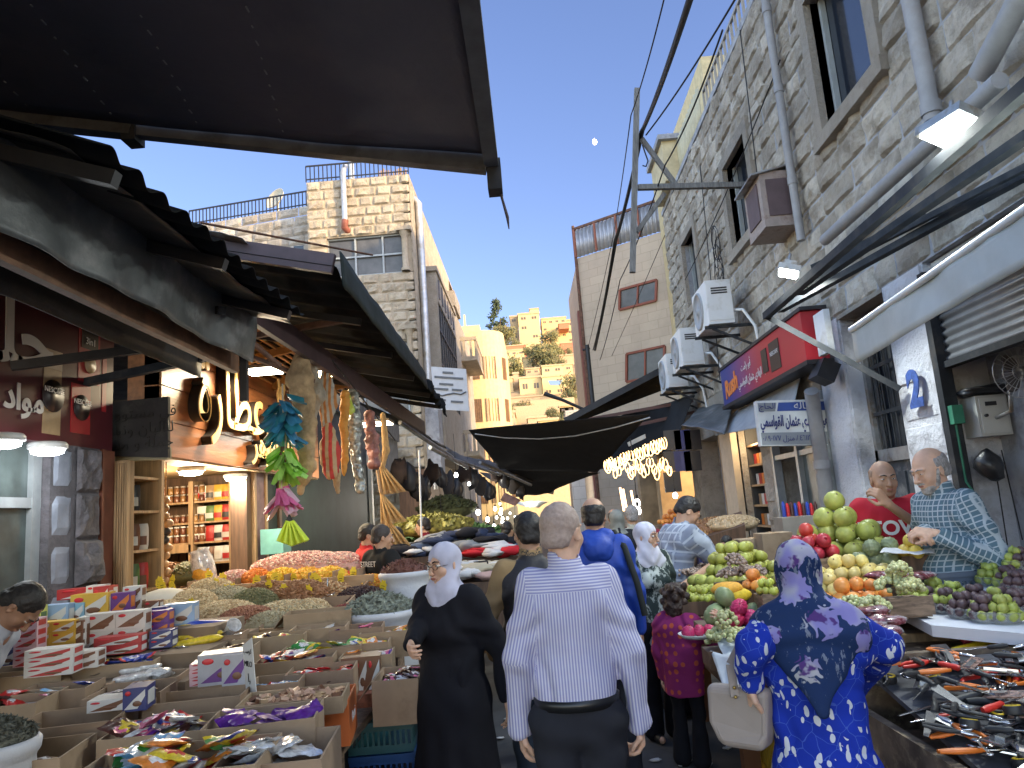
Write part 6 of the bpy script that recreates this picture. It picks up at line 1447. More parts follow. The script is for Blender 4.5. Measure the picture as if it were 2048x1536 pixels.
# handbag
HBG=thing('handbag',(.62,2.62,.4),'large taupe leather handbag hanging beside the blue dress','bag')
lb=M('taupe_leather',(.30,.25,.22),.6,var=.06,bump=.12,bs=150)
c0=[aty(1432,1366,2.72),aty(1522,1372,2.62),aty(1530,1500,2.62),aty(1455,1490,2.72)]
g=SDF(.006);zt_,zb_=c0[0].z,c0[2].z
m=MB();cxx=(c0[0]+c0[1])/2;W0=(c0[1]-c0[0]).length/2+.02;
prof=[(-W0*1.1,zt_),(-W0*1.05,zt_-.12),(-W0*.8,zb_+.02),(-W0*.6,zb_),(W0*.8,zb_),(W0*.95,zb_+.05),(W0*1.1,zt_)]
dx=(c0[1]-c0[0]).normalized();dn_=Vector((-dx.y,dx.x,0)).normalized()
fr_=[Vector((cxx.x,cxx.y,0))+dx*a+Vector((0,0,b-dx.z*a))-dn_*(.05 if b<zt_-.01 else .03)for a,b in prof];bk_=[v+dn_*(.10 if b<zt_-.01 else .06)for v,(a,b)in zip(fr_,prof)];k=len(prof)
m.add(fr_+bk_,[tuple(range(k))[::-1],tuple(range(k,2*k))]+[(i,(i+1)%k,k+(i+1)%k,k+i)for i in range(k)]);o=m.build('bag_body',lb,HBG);bv=o.modifiers.new('soft','BEVEL');bv.width=.025;bv.segments=4
m=MB();P_=[fr_[0]+dx*W0*1.05+Vector((0,-.012,-.03)),fr_[0]+dx*W0*1.05+Vector((0,0,.07)),fr_[0]+dx*W0*1.5+Vector((0,.03,.12)),fr_[0]+dx*W0*1.9+Vector((0,.03,.04))]
for a,b in zip(P_[:-1],P_[1:]):m.beam(a,b,.028,.008,up=(0,1,0))
m.build('handle',lb,HBG)
m=MB();m.ell(P_[0]+Vector((0,-.008,.0)),(.006,.006,.006),8,6);m.ell(P_[0]+Vector((0,-.008,.03)),(.006,.006,.006),8,6);m.build('rivet',M('gold_rivet',(.5,.35,.12),.3,metal=1),HBG)
# 9 man in red
L9=(2.36,5.15,.10);rz9=158
w9=local(L9,rz9,aty(1776,1008,4.84));e9=local(L9,rz9,aty(1835,1018,4.98))
pp=Person(L9,rz9,1.76,'bald man in a red T-shirt with white letters, hand at his mouth',SK1,wd=1.12,head=(-6,0,16),h=.007,belly=.03,arms=(((-.30,.02,1.17),tuple(w9)),((.33,.0,1.12),(.30,.16,.98))),handsrot=(((.55,.25,.8),(.5,-.6,-.2)),None),curl=(.9,.4),jaw=1.15)
rz_=pp.shirt(M('red_jersey',(.50,.012,.03),.85,var=.08,bump=.2,bs=200),long=False,loose=1.10,hem=-.1,collar=False);pp.trousers(NAVY_T);pp.hair(M('shaved_scalp',(.30,.19,.13),.6,var=.1),'fringe');pp.face(hair_blk);pp.shoes(MC['black_leather'])
ORG[pp.o.name]=Vector();tt=text('H-TOWN',.125,M('white_print',(.75,.75,.75),.7,var=0),pp.o,(0,0,0),(-1,0,.0),(0,0,1),.001,bold=.004,name='chest_print')
tt.location=(.0,.222,1.31);tt.rotation_euler=(RAD(-4),0,0)
# 10 grey bearded man
L10=(2.42,4.45,.12);rz10=104
w10=local(L10,rz10,aty(1842,1062,4.28));
pp=Person(L10,rz10,1.78,'grey bearded man in a teal checked shirt standing behind the fruit',SK2,wd=1.08,lean=8,head=(-10,0,0),h=.0065,belly=.05,arms=(((-.27,.0,1.10),tuple(w10+Vector((-.05,-.05,-.02)))),((.28,.02,1.08),tuple(w10+Vector((.05,-.07,-.02))))),curl=(.9,.9),handsrot=(((.6,.8,.2),(.4,-.3,-.8)),((-.7,.7,.1),(-.3,-.3,-.8))),jaw=1.1,nose=1.5)
pp.shirt(P1,loose=1.12,hem=-.15);pp.trousers(NAVY_T);pp.hair(hair_gry,'fringe');pp.hair(M('grey_beard',(.34,.32,.30),.9,var=.4,vs=40,bump=.8,bs=220),'beard','beard');pp.face(hair_gry);pp.shoes(MC['black_leather'])
# 11 bending man at the left edge
pp=Person((-3.12,3.75,-.03),-80,1.74,'dark haired man in a pale shirt bending over the boxes at the left edge',SK3,wd=1.1,lean=38,head=(-28,0,0),h=.007)
pp.shirt(cl('pale_blue_grey_cotton',(.38,.40,.45)),loose=1.05);pp.trousers(NAVY_T);pp.hair(hair_blk,'crop');pp.face();pp.shoes(MC['black_leather'])
# 12, 13 boys
pp=Person((-1.78,7.75,0),-60,1.70,'young man in a red hoodie beside the dried fruit trays',SK1,wd=1.0,head=(-10,0,-20),h=.0085)
pp.shirt(M('red_hoodie_fleece',(.42,.015,.015),.9,var=.1),loose=1.1);pp.trousers(NAVY_T);pp.hair(hair_blk,'short');pp.face();pp.shoes(MC['black_leather'])
q_=local((-1.50,7.1,0),-40,aty(800,1160,7.2))
pp=Person((-1.50,7.1,0),-40,1.68,'young man in a black printed T-shirt reaching over the spice sacks',SK1,wd=1.0,head=(-8,0,-30),h=.0085,arms=(None,((.27,.08,1.08),tuple(q_))))
pp.shirt(cl('black_tee_cotton',(.018,.018,.018)),long=False,loose=1.1,hem=-.12);pp.trousers(NAVY_T);pp.hair(M('faded_black_hair',(.05,.042,.04),.7,var=.3,bump=.5,bs=200),'short');pp.face();pp.shoes(MC['black_leather'])
ORG[pp.o.name]=Vector()
for k,(s_,sz_,zz)in enumerate((('STREET',.07,1.32),('08',.10,1.05),('CITY',.06,.92))):
 tt=text(s_,sz_,MC['white_print'],pp.o,(0,0,0),(1,0,0),(0,0,1),.001,name='shirt_print');tt.location=(-.03,-.135,zz)
# 14 seated vendor behind the fruit, far people
def extra(px,py,y,H,rz,label,top,hairm=hair_blk,hj=None,sk=SK1,style='short',h=.011,lean=0,headrot=(-5,0,0)):
 a=aty(px,py,y);p_=Person((a.x,y,a.z-H),rz,H,label,sk,wd=1.08,h=h,lean=lean,head=headrot,fem=hj is not None)
 p_.shirt(top,loose=1.12);p_.trousers(NAVY_T)
 if hj:p_.hijab(hj)
 else:p_.hair(hairm,style)
 p_.face();return p_
extra(1452,1066,6.6,1.25,110,'dark haired seller sitting low behind the green mangoes, face to the left',cl('olive_cotton',(.08,.08,.06)))
extra(1232,1018,8.4,1.60,10,'person in a grey patterned headscarf walking away, right of the blue jacket',cl('dark_coat',(.03,.03,.035)),hj=cl('grey_patterned_scarf',(.25,.26,.24)))
extra(1262,1010,8.8,1.72,0,'man in a pale jacket with a red collar walking away',cl('stone_jacket',(.42,.42,.36)),hair_gry)
extra(1226,1016,9.6,1.70,0,'bald man walking away beyond the grey headscarf',cl('dark_red_sweater',(.12,.03,.03)),M('bald_fringe',(.08,.06,.05),.8),style='fringe')
extra(1012,1042,10,1.66,-30,'man in a khaki shirt by the clothes table, back turned',cl('khaki_cotton',(.17,.17,.12)))
extra(848,1034,10.2,1.70,90,'person in a burgundy jacket at the vegetable stall',cl('burgundy_nylon',(.14,.015,.03)))
extra(815,1048,9.4,1.62,120,'person in a dark grey jacket stooping beside the brooms',cl('slate_jacket',(.04,.045,.055)),lean=12)
extra(1036,1030,12,1.70,0,'distant dark haired man seen left of the black vest',cl('brown_coat',(.08,.05,.03)))
extra(1200,1030,13,1.66,180,'distant person in a dark coat between the heads, walking nearer',cl('charcoal_coat',(.03,.03,.035)))
extra(975,1046,16,1.66,170,'far off shopper in a white shirt under the bulbs',cl('white_cotton',(.45,.45,.45)))
# ------------------------------------------------------------ left stall: platform, crates and cartons of sweets
TBL=thing('stall_table',(-2.2,4,0),'long low plank stall carrying the sweet cartons on the left','table')
m=MB();m.box(-3.4,-.98,2.0,5.3,.66,.70);m.box(-3.4,-1.0,4.5,5.34,.70,.83);m.build('table_top',wood_old,TBL)
for k,(y_,z_)in enumerate(((4.0,.96),(4.42,1.04),(4.82,1.13))):m=MB();m.box(-3.4,-1.9-.1*k,y_,5.3+.002*k,.84 if k else .71,z_);tag(m.build('cardboard_riser',M('plain_card',(.22,.16,.11),.9),org=(-2.7,y_,.84)),['lowest','middle','highest'][k]+' cardboard step under the biscuit boxes','riser')
for x,y in((-1.05,2.1),(-1.05,5.2),(-3.3,2.1),(-3.3,5.2),(-1.05,3.7)):m=MB();m.box(x-.04,x+.04,y-.04,y+.04,0,.66);m.build('leg',wood_old,TBL)
m=MB();m.box(-1.12,-1.10,2.0,5.2,.1,.66);m.build('cloth_front',shade_black,TBL)
def carton(c,w_,d,h,rz,label,flaps=0,mat=None,th=.008):
 """open carton, c = centre of its base"""
 m=MB();x,y=w_/2,d/2
 m.box(-x,x,-y,y,0,th);m.box(-x,x,-y,-y+th,th,h);m.box(-x,x,y-th,y,th,h);m.box(-x,-x+th,-y+th,y-th,th,h);m.box(x-th,x,-y+th,y-th,th,h)
 if flaps:
  for k in range(2 if flaps>1 else 1):
   s_=(-1,1)[k];m.poly([(s_*x,-y,h),(s_*x,y,h),(s_*(x+.07),y,h-.09),(s_*(x+.07),-y,h-.09)],(0,0,1),.005)
 o=m.build('cardboard_carton',mat or card);o.location=c;o.rotation_euler=(0,0,RAD(rz));return tag(o,label,'carton','open cardboard cartons on the left stall')
# packet prototypes
def sachet_me(name,mats,L=.19,W=.13,T=.03,seed=0,crump=.012):
 n,k=14,10;m=MB()
 def P(u,v,s_):
  e=(math.sin(math.pi*u)**.5)*(math.sin(math.pi*min(1,max(0,(v-.06)/.88)))**.5 if .06<v<.94 else 0)
  return Vector(((u-.5)*W,(v-.5)*L,s_*T/2*e))
 for s_ in(1,-1):
  b=len(m.v);m.grid(lambda u,v:P(u,v,s_),k,n)
  if s_<0:m.f[-k*n:]=[f[::-1]for f in m.f[-k*n:]]
 A=np.array([tuple(q)for q in m.v]);m.v=(A+np.stack([vn(A*28,seed),vn(A*28,seed+3),vn(A*40,seed+5)],1)*crump*.6+np.outer(vn(A*9,seed+7),(0,0,crump))).tolist()
 # colour bands: material by row and column
 mi=[]
 for s_ in(0,1):
  for j in range(n):
   for i in range(k):
    z=j/n;mi.append(1 if .30+.12*math.sin(i*.9+seed)<z<.62+.1*math.sin(i*1.3+seed*2)and 1<i<k-2 else(2 if z>.80 and len(mats)>2 else 0))
 m.m=mi;return m.build(name,mats,mesh_only=True)
GL=lambda n,c:M('glossy_'+n,c,.34,var=.25,vs=40,spec=.5)
Gr,Gg,Gb,Gy,Gw,Gp,Gk,Go,Gc,Gm=[GL(n,c)for n,c in(('red',(.50,.02,.02)),('green',(.03,.22,.05)),('blue',(.02,.05,.32)),('yellow',(.65,.48,.03)),('white',(.62,.62,.64)),('purple',(.10,.02,.22)),('brown',(.07,.025,.02)),('orange',(.62,.20,.03)),('sky',(.12,.35,.62)),('pink',(.60,.12,.25)))]
clear=M('clear_wrap',(.62,.63,.65),.15,var=.2,vs=30,spec=.9,coat=.6,dirt=(.3,.3,.33),ds=18)
PK=[('red and white',[Gr,Gw,Gk]),('white and purple',[Gw,Gp,Gr]),('green and white',[Gg,Gw,Gy]),('sky blue',[Gc,Gw,Gb]),('yellow',[Gy,Gr,Gb]),('dark blue',[Gb,Gw,Gr]),('purple',[Gp,Gp,Gp]),('brown',[Gk,Gy,Gw]),('orange',[Go,Gw,Gy]),('pink striped',[Gm,Gw,Gp]),('clear',[clear,clear,clear]),('maroon striped',[Gk,Gw,Gm])]
PM=[sachet_me('sweet_packet',mt,seed=i*3+1)for i,(n_,mt)in enumerate(PK)]
npk=0
def fill(c,w_,d,h,rz,kinds,n,where,sc=1.0,z0=.03,tilt=.35,seed=0,layers=True):
 global npk
 r=random.Random(seed*13+5);R=Matrix.Rotation(RAD(rz),3,'Z')
 for i in range(n):
  k=kinds[i%len(kinds)];q=R@Vector((r.uniform(-.5,.5)*(w_-.16*sc),r.uniform(-.5,.5)*(d-.16*sc),0));zz=z0+.022*sc*(i if n<6 else i*6/n)+.01
  o=link_mesh('sweet_packet',PM[k],Vector(c)+q+Vector((0,0,zz)),(r.uniform(-tilt,tilt),r.uniform(-tilt,tilt),r.uniform(0,6.28)),sc*r.uniform(.9,1.1))
  tag(o,'%s packet %s'%(PK[k][0],where),'packet','%s packets %s'%(PK[k][0],where));npk+=1
def loose(name,c,w_,d,z,n,size,mats,label,rz=0,heap=.02,seed=0,long_=1.0,kind='stuff',cat='sweets',ell=False):
 r=random.Random(seed);m=MB();R=Matrix.Rotation(RAD(rz),3,'Z')
 for i in range(n):
  u,v=r.uniform(-.5,.5),r.uniform(-.5,.5);q=R@Vector((u*(w_-size),v*(d-size),0));zz=z+heap*(1-3.2*(u*u+v*v))+r.uniform(-.006,.006)
  T=Euler((r.uniform(-.5,.5),r.uniform(-.5,.5),r.uniform(0,6.28))).to_matrix()
  if ell:m.ell(Vector(c)+q+Vector((0,0,zz)),(size*long_/2,size/2,size/2.4),6,4,mi=r.randrange(len(mats)),T=T)
  else:m.bbox(Vector(c)+q+Vector((0,0,zz)),(size*long_,size,size*.45),mi=r.randrange(len(mats)),M4=T.to_4x4())
 return tag(m.build(name,mats,org=c),label,cat,kind=kind)
def put(px,py,z,ym=5.1):
 p_=atz(px,py,z);ym=float(np.interp(py,[1190,1252,1300,1350,1400,1450],[5.2,5.05,4.6,4.1,3.65,3.3]));return p_ if 0<p_.y<ym else aty(px,py,ym)
def at_box(px,py,ztop,h):p_=put(px,py,ztop);return p_-Vector((0,0,h))
RZ=8
rows=[  # px, py of the opening centre, top z, width, depth, height, rz, label, flaps, fill kinds, count, scale
 (360,1512,.97,.60,.36,.24,6,'nearest carton of mixed bags at the bottom edge',0,[0,2,3,10,8,4],15,1.15),
 (560,1492,.95,.36,.40,.24,6,'front right corner carton topped by a clear bag',0,[10],4,1.2),
 (330,1450,.93,.42,.30,.22,7,'second row carton of white and pink bags',0,[1,9,5,7],9,1.15),
 (530,1428,.99,.42,.30,.27,10,'tall corner carton with purple bars',0,[6,6],7,1.0),
 (150,1432,.95,.42,.36,.25,12,'deep empty brown carton in front of the paper labelled box',0,[],0,1),
 (60,1500,.93,.36,.34,.22,10,'lower left carton behind the herb sack',0,[11],3,1.0),
 (400,1388,.95,.44,.26,.22,8,'wide empty carton behind the white purple and pink bags',0,[],0,1),
 (120,1372,.97,.34,.26,.24,10,'carton with a paper label on its side',0,[3,5],3,.9),
 (40,1395,.96,.30,.36,.25,10,'brown carton at the left edge of the picture',0,[11,0],3,.9),
 (265,1378,.93,.36,.30,.18,9,'carton of clear lidded tubs and wafer trays',0,[10,11],3,.9),
 (555,1358,.93,.26,.26,.2,8,'small carton of blue sweets behind the handwritten card',0,[5,3],5,.7),
 (645,1335,.93,.36,.26,.2,8,'carton of small red wrapped sweets',0,[0],8,.7),
 (595,1312,.90,.44,.28,.18,8,'carton of white orange and red bags',0,[8,1,0,5],9,1.0),
 (645,1292,.90,.48,.24,.18,8,'carton with green glossy bars',0,[2,2,2],6,1.0),
 (735,1305,.90,.30,.24,.18,6,'carton of pink sweets before the display box',0,[9,8],5,.8),
 (725,1282,.92,.34,.22,.18,6,'carton of orange snack bags',0,[8,4],7,.8),
 (800,1345,.88,.24,.36,.22,2,'carton of striped sachets beside the woman in black',1,[11],12,.75),
 (775,1258,.9,.34,.24,.16,6,'shallow orange nibbles carton near the woman in black',0,[8],4,.7),
 (640,1252,.92,.36,.26,.2,8,'carton with a white bag in the back row',0,[1,10],2,.9),
 (715,1252,.92,.34,.26,.2,8,'carton of pink rolls in the back row',0,[9,9],4,.8),
 (545,1268,.93,.44,.26,.2,8,'printed carton of biscuits in the back row',0,[4,7],6,.8),
 (430,1292,.92,.52,.26,.2,9,'carton of brown bars behind the pink striped box',0,[7,10],5,.9),
 (435,1268,.96,.34,.24,.17,9,'striped carton with a white cup in it',0,[8,10],3,.9),
 (365,1305,.9,.44,.22,.16,9,'low carton of red strips',0,[0,11],4,.9),
 (230,1322,.96,.50,.26,.24,10,'long carton of dark blue and brown bars',0,[5,5,7],14,.95),
 (300,1352,.9,.34,.24,.16,10,'carton with a clear film bag behind the tubs',0,[10,10],3,1),
 (60,1345,.9,.4,.2,.16,10,'low carton of striped wafers at the left edge',0,[11,0],4,.9),
]
for i,(px,py,zt,w_,d,h,rz,lab,fl,kinds,n,sc)in enumerate(rows):
 c=at_box(px,py,zt,h);carton(c,w_,d,h,rz,lab,fl)
 if kinds:fill(c,w_,d,h,rz,kinds,int(n*2),'in the '+lab,sc*.68,z0=max(.02,h-.075),seed=i)
m=MB();c=at_box(120,1372,.97,.24);m.bbox(c+Vector((-.02,-.14,.14)),(.16,.003,.12),M4=Matrix.Rotation(RAD(10),4,'Z'));tag(m.build('paper_label',M('paper',(.6,.6,.58),.8),org=c),'white paper label stuck on a brown carton','label')
# flat boxes of biscuits stacked at the far left
BM=[('yellow biscuit',YL,WT),('brown biscuit',BN,WT),('white and red',WT,RD),('dark blue',M('pack_navy',(.03,.04,.16),.4),WT),('purple',PU,OR_),('pale blue',M('pack_pale_blue',(.28,.42,.62),.4),WT),('white chocolate',WT,BN),('cyan',CY,WT),('red',RD,WT),('lemon',M('pack_lemon',(.55,.56,.12),.4),GN),('grey',M('pack_grey',(.38,.39,.44),.4),PU),('pink striped',M('pack_pink',(.6,.4,.45),.4),RD)]
logo=M('logo_red',(.55,.02,.03),.4,var=0);wht=M('logo_white',(.75,.75,.75),.5,var=0)
def gbox(c,sx,sy,sz,rz,k,label,group='boxes of biscuits and chocolate',panes=1,tilt=0):
 n_,a,b=BM[k];m=MB();x,y=sx/2,sy/2;m.box(-x,x,-y,y,0,sz,0)
 w1=sx/panes
 for q in range(panes):
  x0=-x+q*w1
  m.poly([(x0+w1*.06,-y,sz*.1),(x0+w1*.62,-y,sz*.1),(x0+w1*.94,-y,sz*.62),(x0+w1*.94,-y,sz*.9),(x0+w1*.45,-y,sz*.5)],(0,-1,0),.0015,1)
  m.ell((x0+w1*.22,-y-.001,sz*.78),(w1*.13,.002,sz*.10),10,6,mi=2)
  m.ell((x0+w1*.60,-y-.001,sz*.32),(w1*.2,.002,sz*.13),10,6,mi=3)
 m.poly([(x,-y*.7,sz*.2),(x,y*.7,sz*.2),(x,y*.7,sz*.8),(x,-y*.7,sz*.8)],(1,0,0),.0015,1)
 o=m.build('biscuit_box',[a,b,logo,BN]);o.location=c;o.rotation_euler=(RAD(tilt),0,RAD(rz));return tag(o,label,'box',group)
def stack(px,py,z,sx,sy,sz,rz,k,nx_,nz_,where,panes=1,tilt=0):
 c=put(px,py,z,4.95);R=Matrix.Rotation(RAD(rz),3,'Z')
 for i in range(nx_):
  for j in range(nz_):
   p_=c+R@Vector(((i+.5)*sx*1.01,0,j*(sz+.001)))
   lab='%s box %s'%(BM[k][0],where)
   if nx_*nz_>1:lab='%s box, %s%s %s'%(BM[k][0],('bottom','second','third','fourth','fifth')[j]if nz_>1 else '',(' '+('left','right')[i])if nx_>1 else '',where)
   gbox(p_,sx,sy,sz,rz+rnd.uniform(-1.5,1.5),k,lab,where,panes,tilt)
stack(20,1292,.93,.13,.12,.26,12,0,1,1,'upright at the left edge below the bending man')
stack(52,1278,.94,.10,.10,.2,10,9,1,1,'beside the upright yellow box')
stack(72,1262,.96,.22,.12,.16,8,5,1,1,'with a nut picture left of the orange one');stack(130,1250,.98,.14,.10,.14,8,7,1,1,'between pale blue and orange boxes')
stack(148,1238,1.0,.24,.12,.16,8,0,1,1,'wide, with a white rabbit shape, in the back row')
stack(120,1200,1.12,.36,.10,.07,8,8,1,1,'long and low on top of the back row');stack(178,1195,1.12,.12,.10,.08,8,2,1,1,'at the end of the long red box')
stack(190,1222,1.0,.10,.08,.16,8,8,1,1,'standing upright right of the orange one')
stack(60,1312,.90,.135,.12,.062,9,0,2,3,'in the yellow stack at the far left',1);stack(122,1308,.90,.14,.12,.062,9,1,1,3,'in the stack right of the yellow ones',1)
stack(160,1302,.90,.055,.14,.20,9,6,1,1,'standing on end in the middle of the stacks')
stack(178,1296,.90,.17,.12,.10,9,6,2,2,'in the block of chocolate boxes with brown pictures');stack(226,1262,.98,.12,.10,.12,9,4,1,2,'behind the chocolate boxes')
stack(250,1275,.93,.14,.12,.075,9,4,2,2,'in the purple stack by the dark tin');stack(305,1262,.95,.10,.10,.15,9,3,1,1,'standing next to the purple stack')
stack(330,1252,.98,.20,.12,.14,9,5,1,1,'with a cloud picture beside the yellow bars');stack(195,1310,.97,.26,.12,.05,9,8,1,2,'lying before the purple stack')
stack(0,1330,.90,.12,.12,.085,9,3,1,2,'at the lower left edge');stack(36,1332,.88,.12,.12,.05,9,11,1,5,'in the maroon striped pile');stack(60,1352,.87,.24,.14,.045,9,2,1,3,'in the flat white pile')
stack(126,1338,.88,.20,.12,.045,9,6,1,2,'flat beside the white and red pile');stack(305,1295,.9,.13,.12,.05,9,3,1,2,'lying beneath the yellow bars')
stack(250,1222,1.0,.12,.10,.08,9,6,1,2,'near the white flour heap');stack(292,1226,1.0,.10,.08,.08,9,1,1,1,'tipped beside the flour heap')
stack(385,1368,.91,.14,.14,.035,12,11,1,3,'in the pink striped stack');stack(402,1368,.91,.22,.16,.15,12,10,1,1,'big, grey and purple, left of the handwritten card');stack(450,1368,.91,.12,.16,.15,12,10,1,1,'half hidden behind the handwritten card')
stack(185,1420,.92,.16,.14,.05,12,6,1,1,'cream sided, in front of the tubs');stack(255,1418,.94,.10,.14,.1,12,3,1,1,'with two blue squares below the tubs')
# yellow bars
m=MB();m.grid(lambda u,v:Vector((.165*(2*u-1),.042*math.cos(v*6.283)*(1-abs(2*u-1)**6*.6),.026*math.sin(v*6.283)*(1-abs(2*u-1)**6*.9))),16,10)
yb=m.build('yellow_roll',Gy,mesh_only=True);bb_=yb.copy();bb_.materials.clear();bb_.materials.append(Gb)
for i,(px,py,z,me_)in enumerate(((392,1284,.94,yb),(394,1272,1.0,yb),(396,1262,1.05,yb),(400,1255,1.10,yb),(425,1248,1.05,bb_),(430,1252,1.0,bb_))):
 o=link_mesh('foil_roll',me_,put(px,py,z,4.9),(0,.05*(i-2),RAD(12)));tag(o,['lowest','second','third','topmost','upper blue','lower blue'][i]+(' yellow' if i<4 else '')+' roll of biscuits lying crosswise on the stall','packet','rolls of biscuits')
# cup
m=MB();m.lathe([(.03,0),(.045,.08),(.048,.085),(.044,.08),(.03,.005),(0,.005)],put(458,1262,.99),18,T=Euler((.6,.9,0)).to_matrix());tag(m.build('paper_cup',Gw,org=put(458,1262,.99)),'white and purple paper cup lying on a striped carton','cup')
# clear tubs
for i,(px,py,z)in enumerate(((250,1378,.95),(285,1370,.955),(318,1362,.96),(262,1360,.96),(300,1352,.965))):
 m=MB();m.lathe([(0,0),(.052,0),(.058,.045),(.062,.047),(.062,.058),(.05,.064),(0,.064)],(0,0,0),20);o=m.build('lidded_tub',clear);o.location=atz(px,py,z-.02);tag(o,'clear lidded plastic tub of sweets stacked behind the wafer trays','tub','clear lidded tubs')
# handwritten card
HC=thing('price_card',atz(505,1395,.88),'white handwritten card standing among the cartons','sign')
c=atz(502,1395,.90);zt_=.0
u_=Vector((.62,-.60,0)).normalized();v_=Vector((-.10,.10,1)).normalized();W_,H_=.115,.28
q=[c-u_*W_*.45,c+u_*W_*.55,c+u_*W_*.45+v_*H_*.95+Vector((0,0,.02)),c-u_*W_*.5+v_*H_*.86]
nn2=u_.cross(v_);m=MB();m.poly(q,-nn2,.003);m.build('card',M('white_card',(.68,.68,.66),.6,var=.03),HC)
ink=M('black_ink',(.01,.01,.01),.6,var=0)
for s_,v,sz_ in((arab('كرسب'),.78,.034),('MILO',.56,.038),('١٫',.32,.06)):text(s_,sz_,ink,HC,c+v_*H_*v,u_,v_,.0008)
# orange tray box, display box
m=MB();c=at_box(590,1393,.95,.06)
o=carton(c,.46,.28,.07,8,'shallow carton of small brown wrapped cakes in neat rows');loose('cake_rows',c,.44,.26,.055,70,.035,[KR,BN,M('pack_peach',(.5,.3,.2),.4)],'small brown wrapped cakes laid in the shallow carton',8,0,3,1.5)
c=at_box(605,1393,.88,.20);o=carton(c,.47,.34,.20,8,'orange carton with white lettering under the shallow cake tray',mat=M('orange_carton',(.58,.14,.03),.6));OB=thing('carton_lettering',c,'white lettering on the side of the orange carton','lettering')
T=Matrix.Rotation(RAD(8),3,'Z');text('Rami',.07,wht,OB,c+T@Vector((.235,0,.10)),T@Vector((0,1,0)),(0,0,1),.001)
DB=gbox(atz(728,1380,.75),.22,.2,.20,6,7 if False else 1,'brown and yellow display box with three dark bars pictured on its side','display boxes',3)
c=atz(725,1400,.72);m=MB();m.bbox(c+Vector((0,0,.0)),(.24,.2,.10),M4=Matrix.Rotation(RAD(6),4,'Z'));tag(m.build('printed_carton',M('red_brown_print',(.26,.09,.05),.7,var=.3,vs=30),org=c),'red-brown printed carton supporting the display box','carton')
# crates and cartons on the ground
crb=M('blue_crate_plastic',(.015,.07,.22),.45,var=.1);crt=M('teal_crate_plastic',(.02,.10,.12),.45,var=.1)
def crate(c,sx,sy,sz,rz,mt,label,group=None,slots=14):
 t=thing('plastic_crate',c,label,'crate',group);T=Matrix.Translation(c)@Matrix.Rotation(RAD(rz),4,'Z')
 m=MB();x,y=sx/2,sy/2
 def B(*a):k=MB();k.box(*a);m.add([T@Vector(q)for q in k.v],k.f)
 B(-x,x,-y,y,0,.01)
 for z0_,z1_ in((.01,.04),(sz-.05,sz)):
  B(-x,x,-y,-y+.012,z0_,z1_);B(-x,x,y-.012,y,z0_,z1_);B(-x,-x+.012,-y+.012,y-.012,z0_,z1_);B(x-.012,x,-y+.012,y-.012,z0_,z1_)
 B(-x-.01,x+.01,-y-.012,-y,sz-.025,sz);B(x,x+.012,-y,y,sz-.025,sz)
 for k in range(slots+1):
  xx=-x+(sx-.012)*k/slots;yy=-y+(sy-.012)*k/slots
  B(xx,xx+.012,-y+.001,-y+.010,.04,sz-.05);B(x-.010,x-.001,yy,yy+.012,.04,sz-.05);B(-x+.001,-x+.01,yy,yy+.012,.04,sz-.05);B(xx,xx+.012,y-.01,y-.001,.04,sz-.05)
 m.build('crate_body',mt,t);return t
cc=aty(775,1480,4.35)
for k in range(4):crate((-.98,4.42,k*.165),.42,.52,.16,3,crt if k==3 else crb,['lowest blue','second blue','third blue','topmost teal'][k]+' crate in the pile under the stall edge','stacked plastic crates')
for i,(px,py,lab)in enumerate(((690,1500,'small carton of clear wrapped cups on the ground, left of the pair'),(785,1498,'small carton of clear wrapped cups on the ground, right of the pair'))):
 c=at_box(px,1478,.48,.30);c.z=.18;carton(c,.22,.26,.32,4,lab,mat=M('grey_carton',(.28,.27,.26),.8));loose('wrapped_cups',c,.2,.24,.32,40,.035,[clear],'clear wrapped cups heaped in the %s small carton on the ground'%('left','right')[i],4,.03,9+i,ell=True)
 m=MB();m.bbox((c.x,c.y,.09),(.24,.28,.17));tag(m.build('support_box',card,org=(c.x,c.y,0)),'closed carton on the ground under the %s carton of cups'%('left','right')[i],'carton')
# herb sack bottom left
def sack(c,r,h,label,fillmat,flab,n=600,s=.016,rough=True,mat=None):
 t=thing('woven_sack',c,label,'sack','white woven sacks');m=MB()
 m.lathe([(r*.9,0),(r*1.05,h*.3),(r,h*.8),(r*1.02,h-.05),(r*1.1,h-.03),(r*1.12,h),(r*1.04,h+.015),(r*.95,h)],c,28)
 A=np.array(m.v);A=A+(A-np.array([c[0],c[1],0])*[1,1,0])*[1,1,0]*(.05*fbm(A*6,2))[:,None];m.v=A.tolist();m.build('sack_cloth',mat or M('white_woven_plastic',(.55,.56,.6),.6,var=.06,bump=.4,bs=60),t)
 rr=random.Random(int(c[0]*99));m=MB();h+=c[2];m.ell((c[0],c[1],h),(r*.98,r*.98,r*.42),20,10)
 for i in range(n):
  a,q=rr.random()*6.283,math.sqrt(rr.random());x,y=q*r*math.cos(a),q*r*math.sin(a);z=h+r*.45*math.cos(q*1.45)+rr.uniform(-.01,.03)
  u=Vector((rr.gauss(0,1),rr.gauss(0,1),rr.gauss(0,.6))).normalized();w2=u.orthogonal().normalized()*s*.35;p_=Vector((c[0]+x,c[1]+y,z));m.add([p_-u*s,p_+w2,p_+u*s,p_-w2],[(0,1,2,3)])
 o=m.build('dried_leaves',fillmat,org=c);tag(o,flab,'herbs',kind='stuff');return t
herb=M('dried_grey_herb',(.12,.12,.095),.9,var=.4,vs=40);sage=M('dried_sage',(.20,.22,.18),.9,var=.35,vs=30)
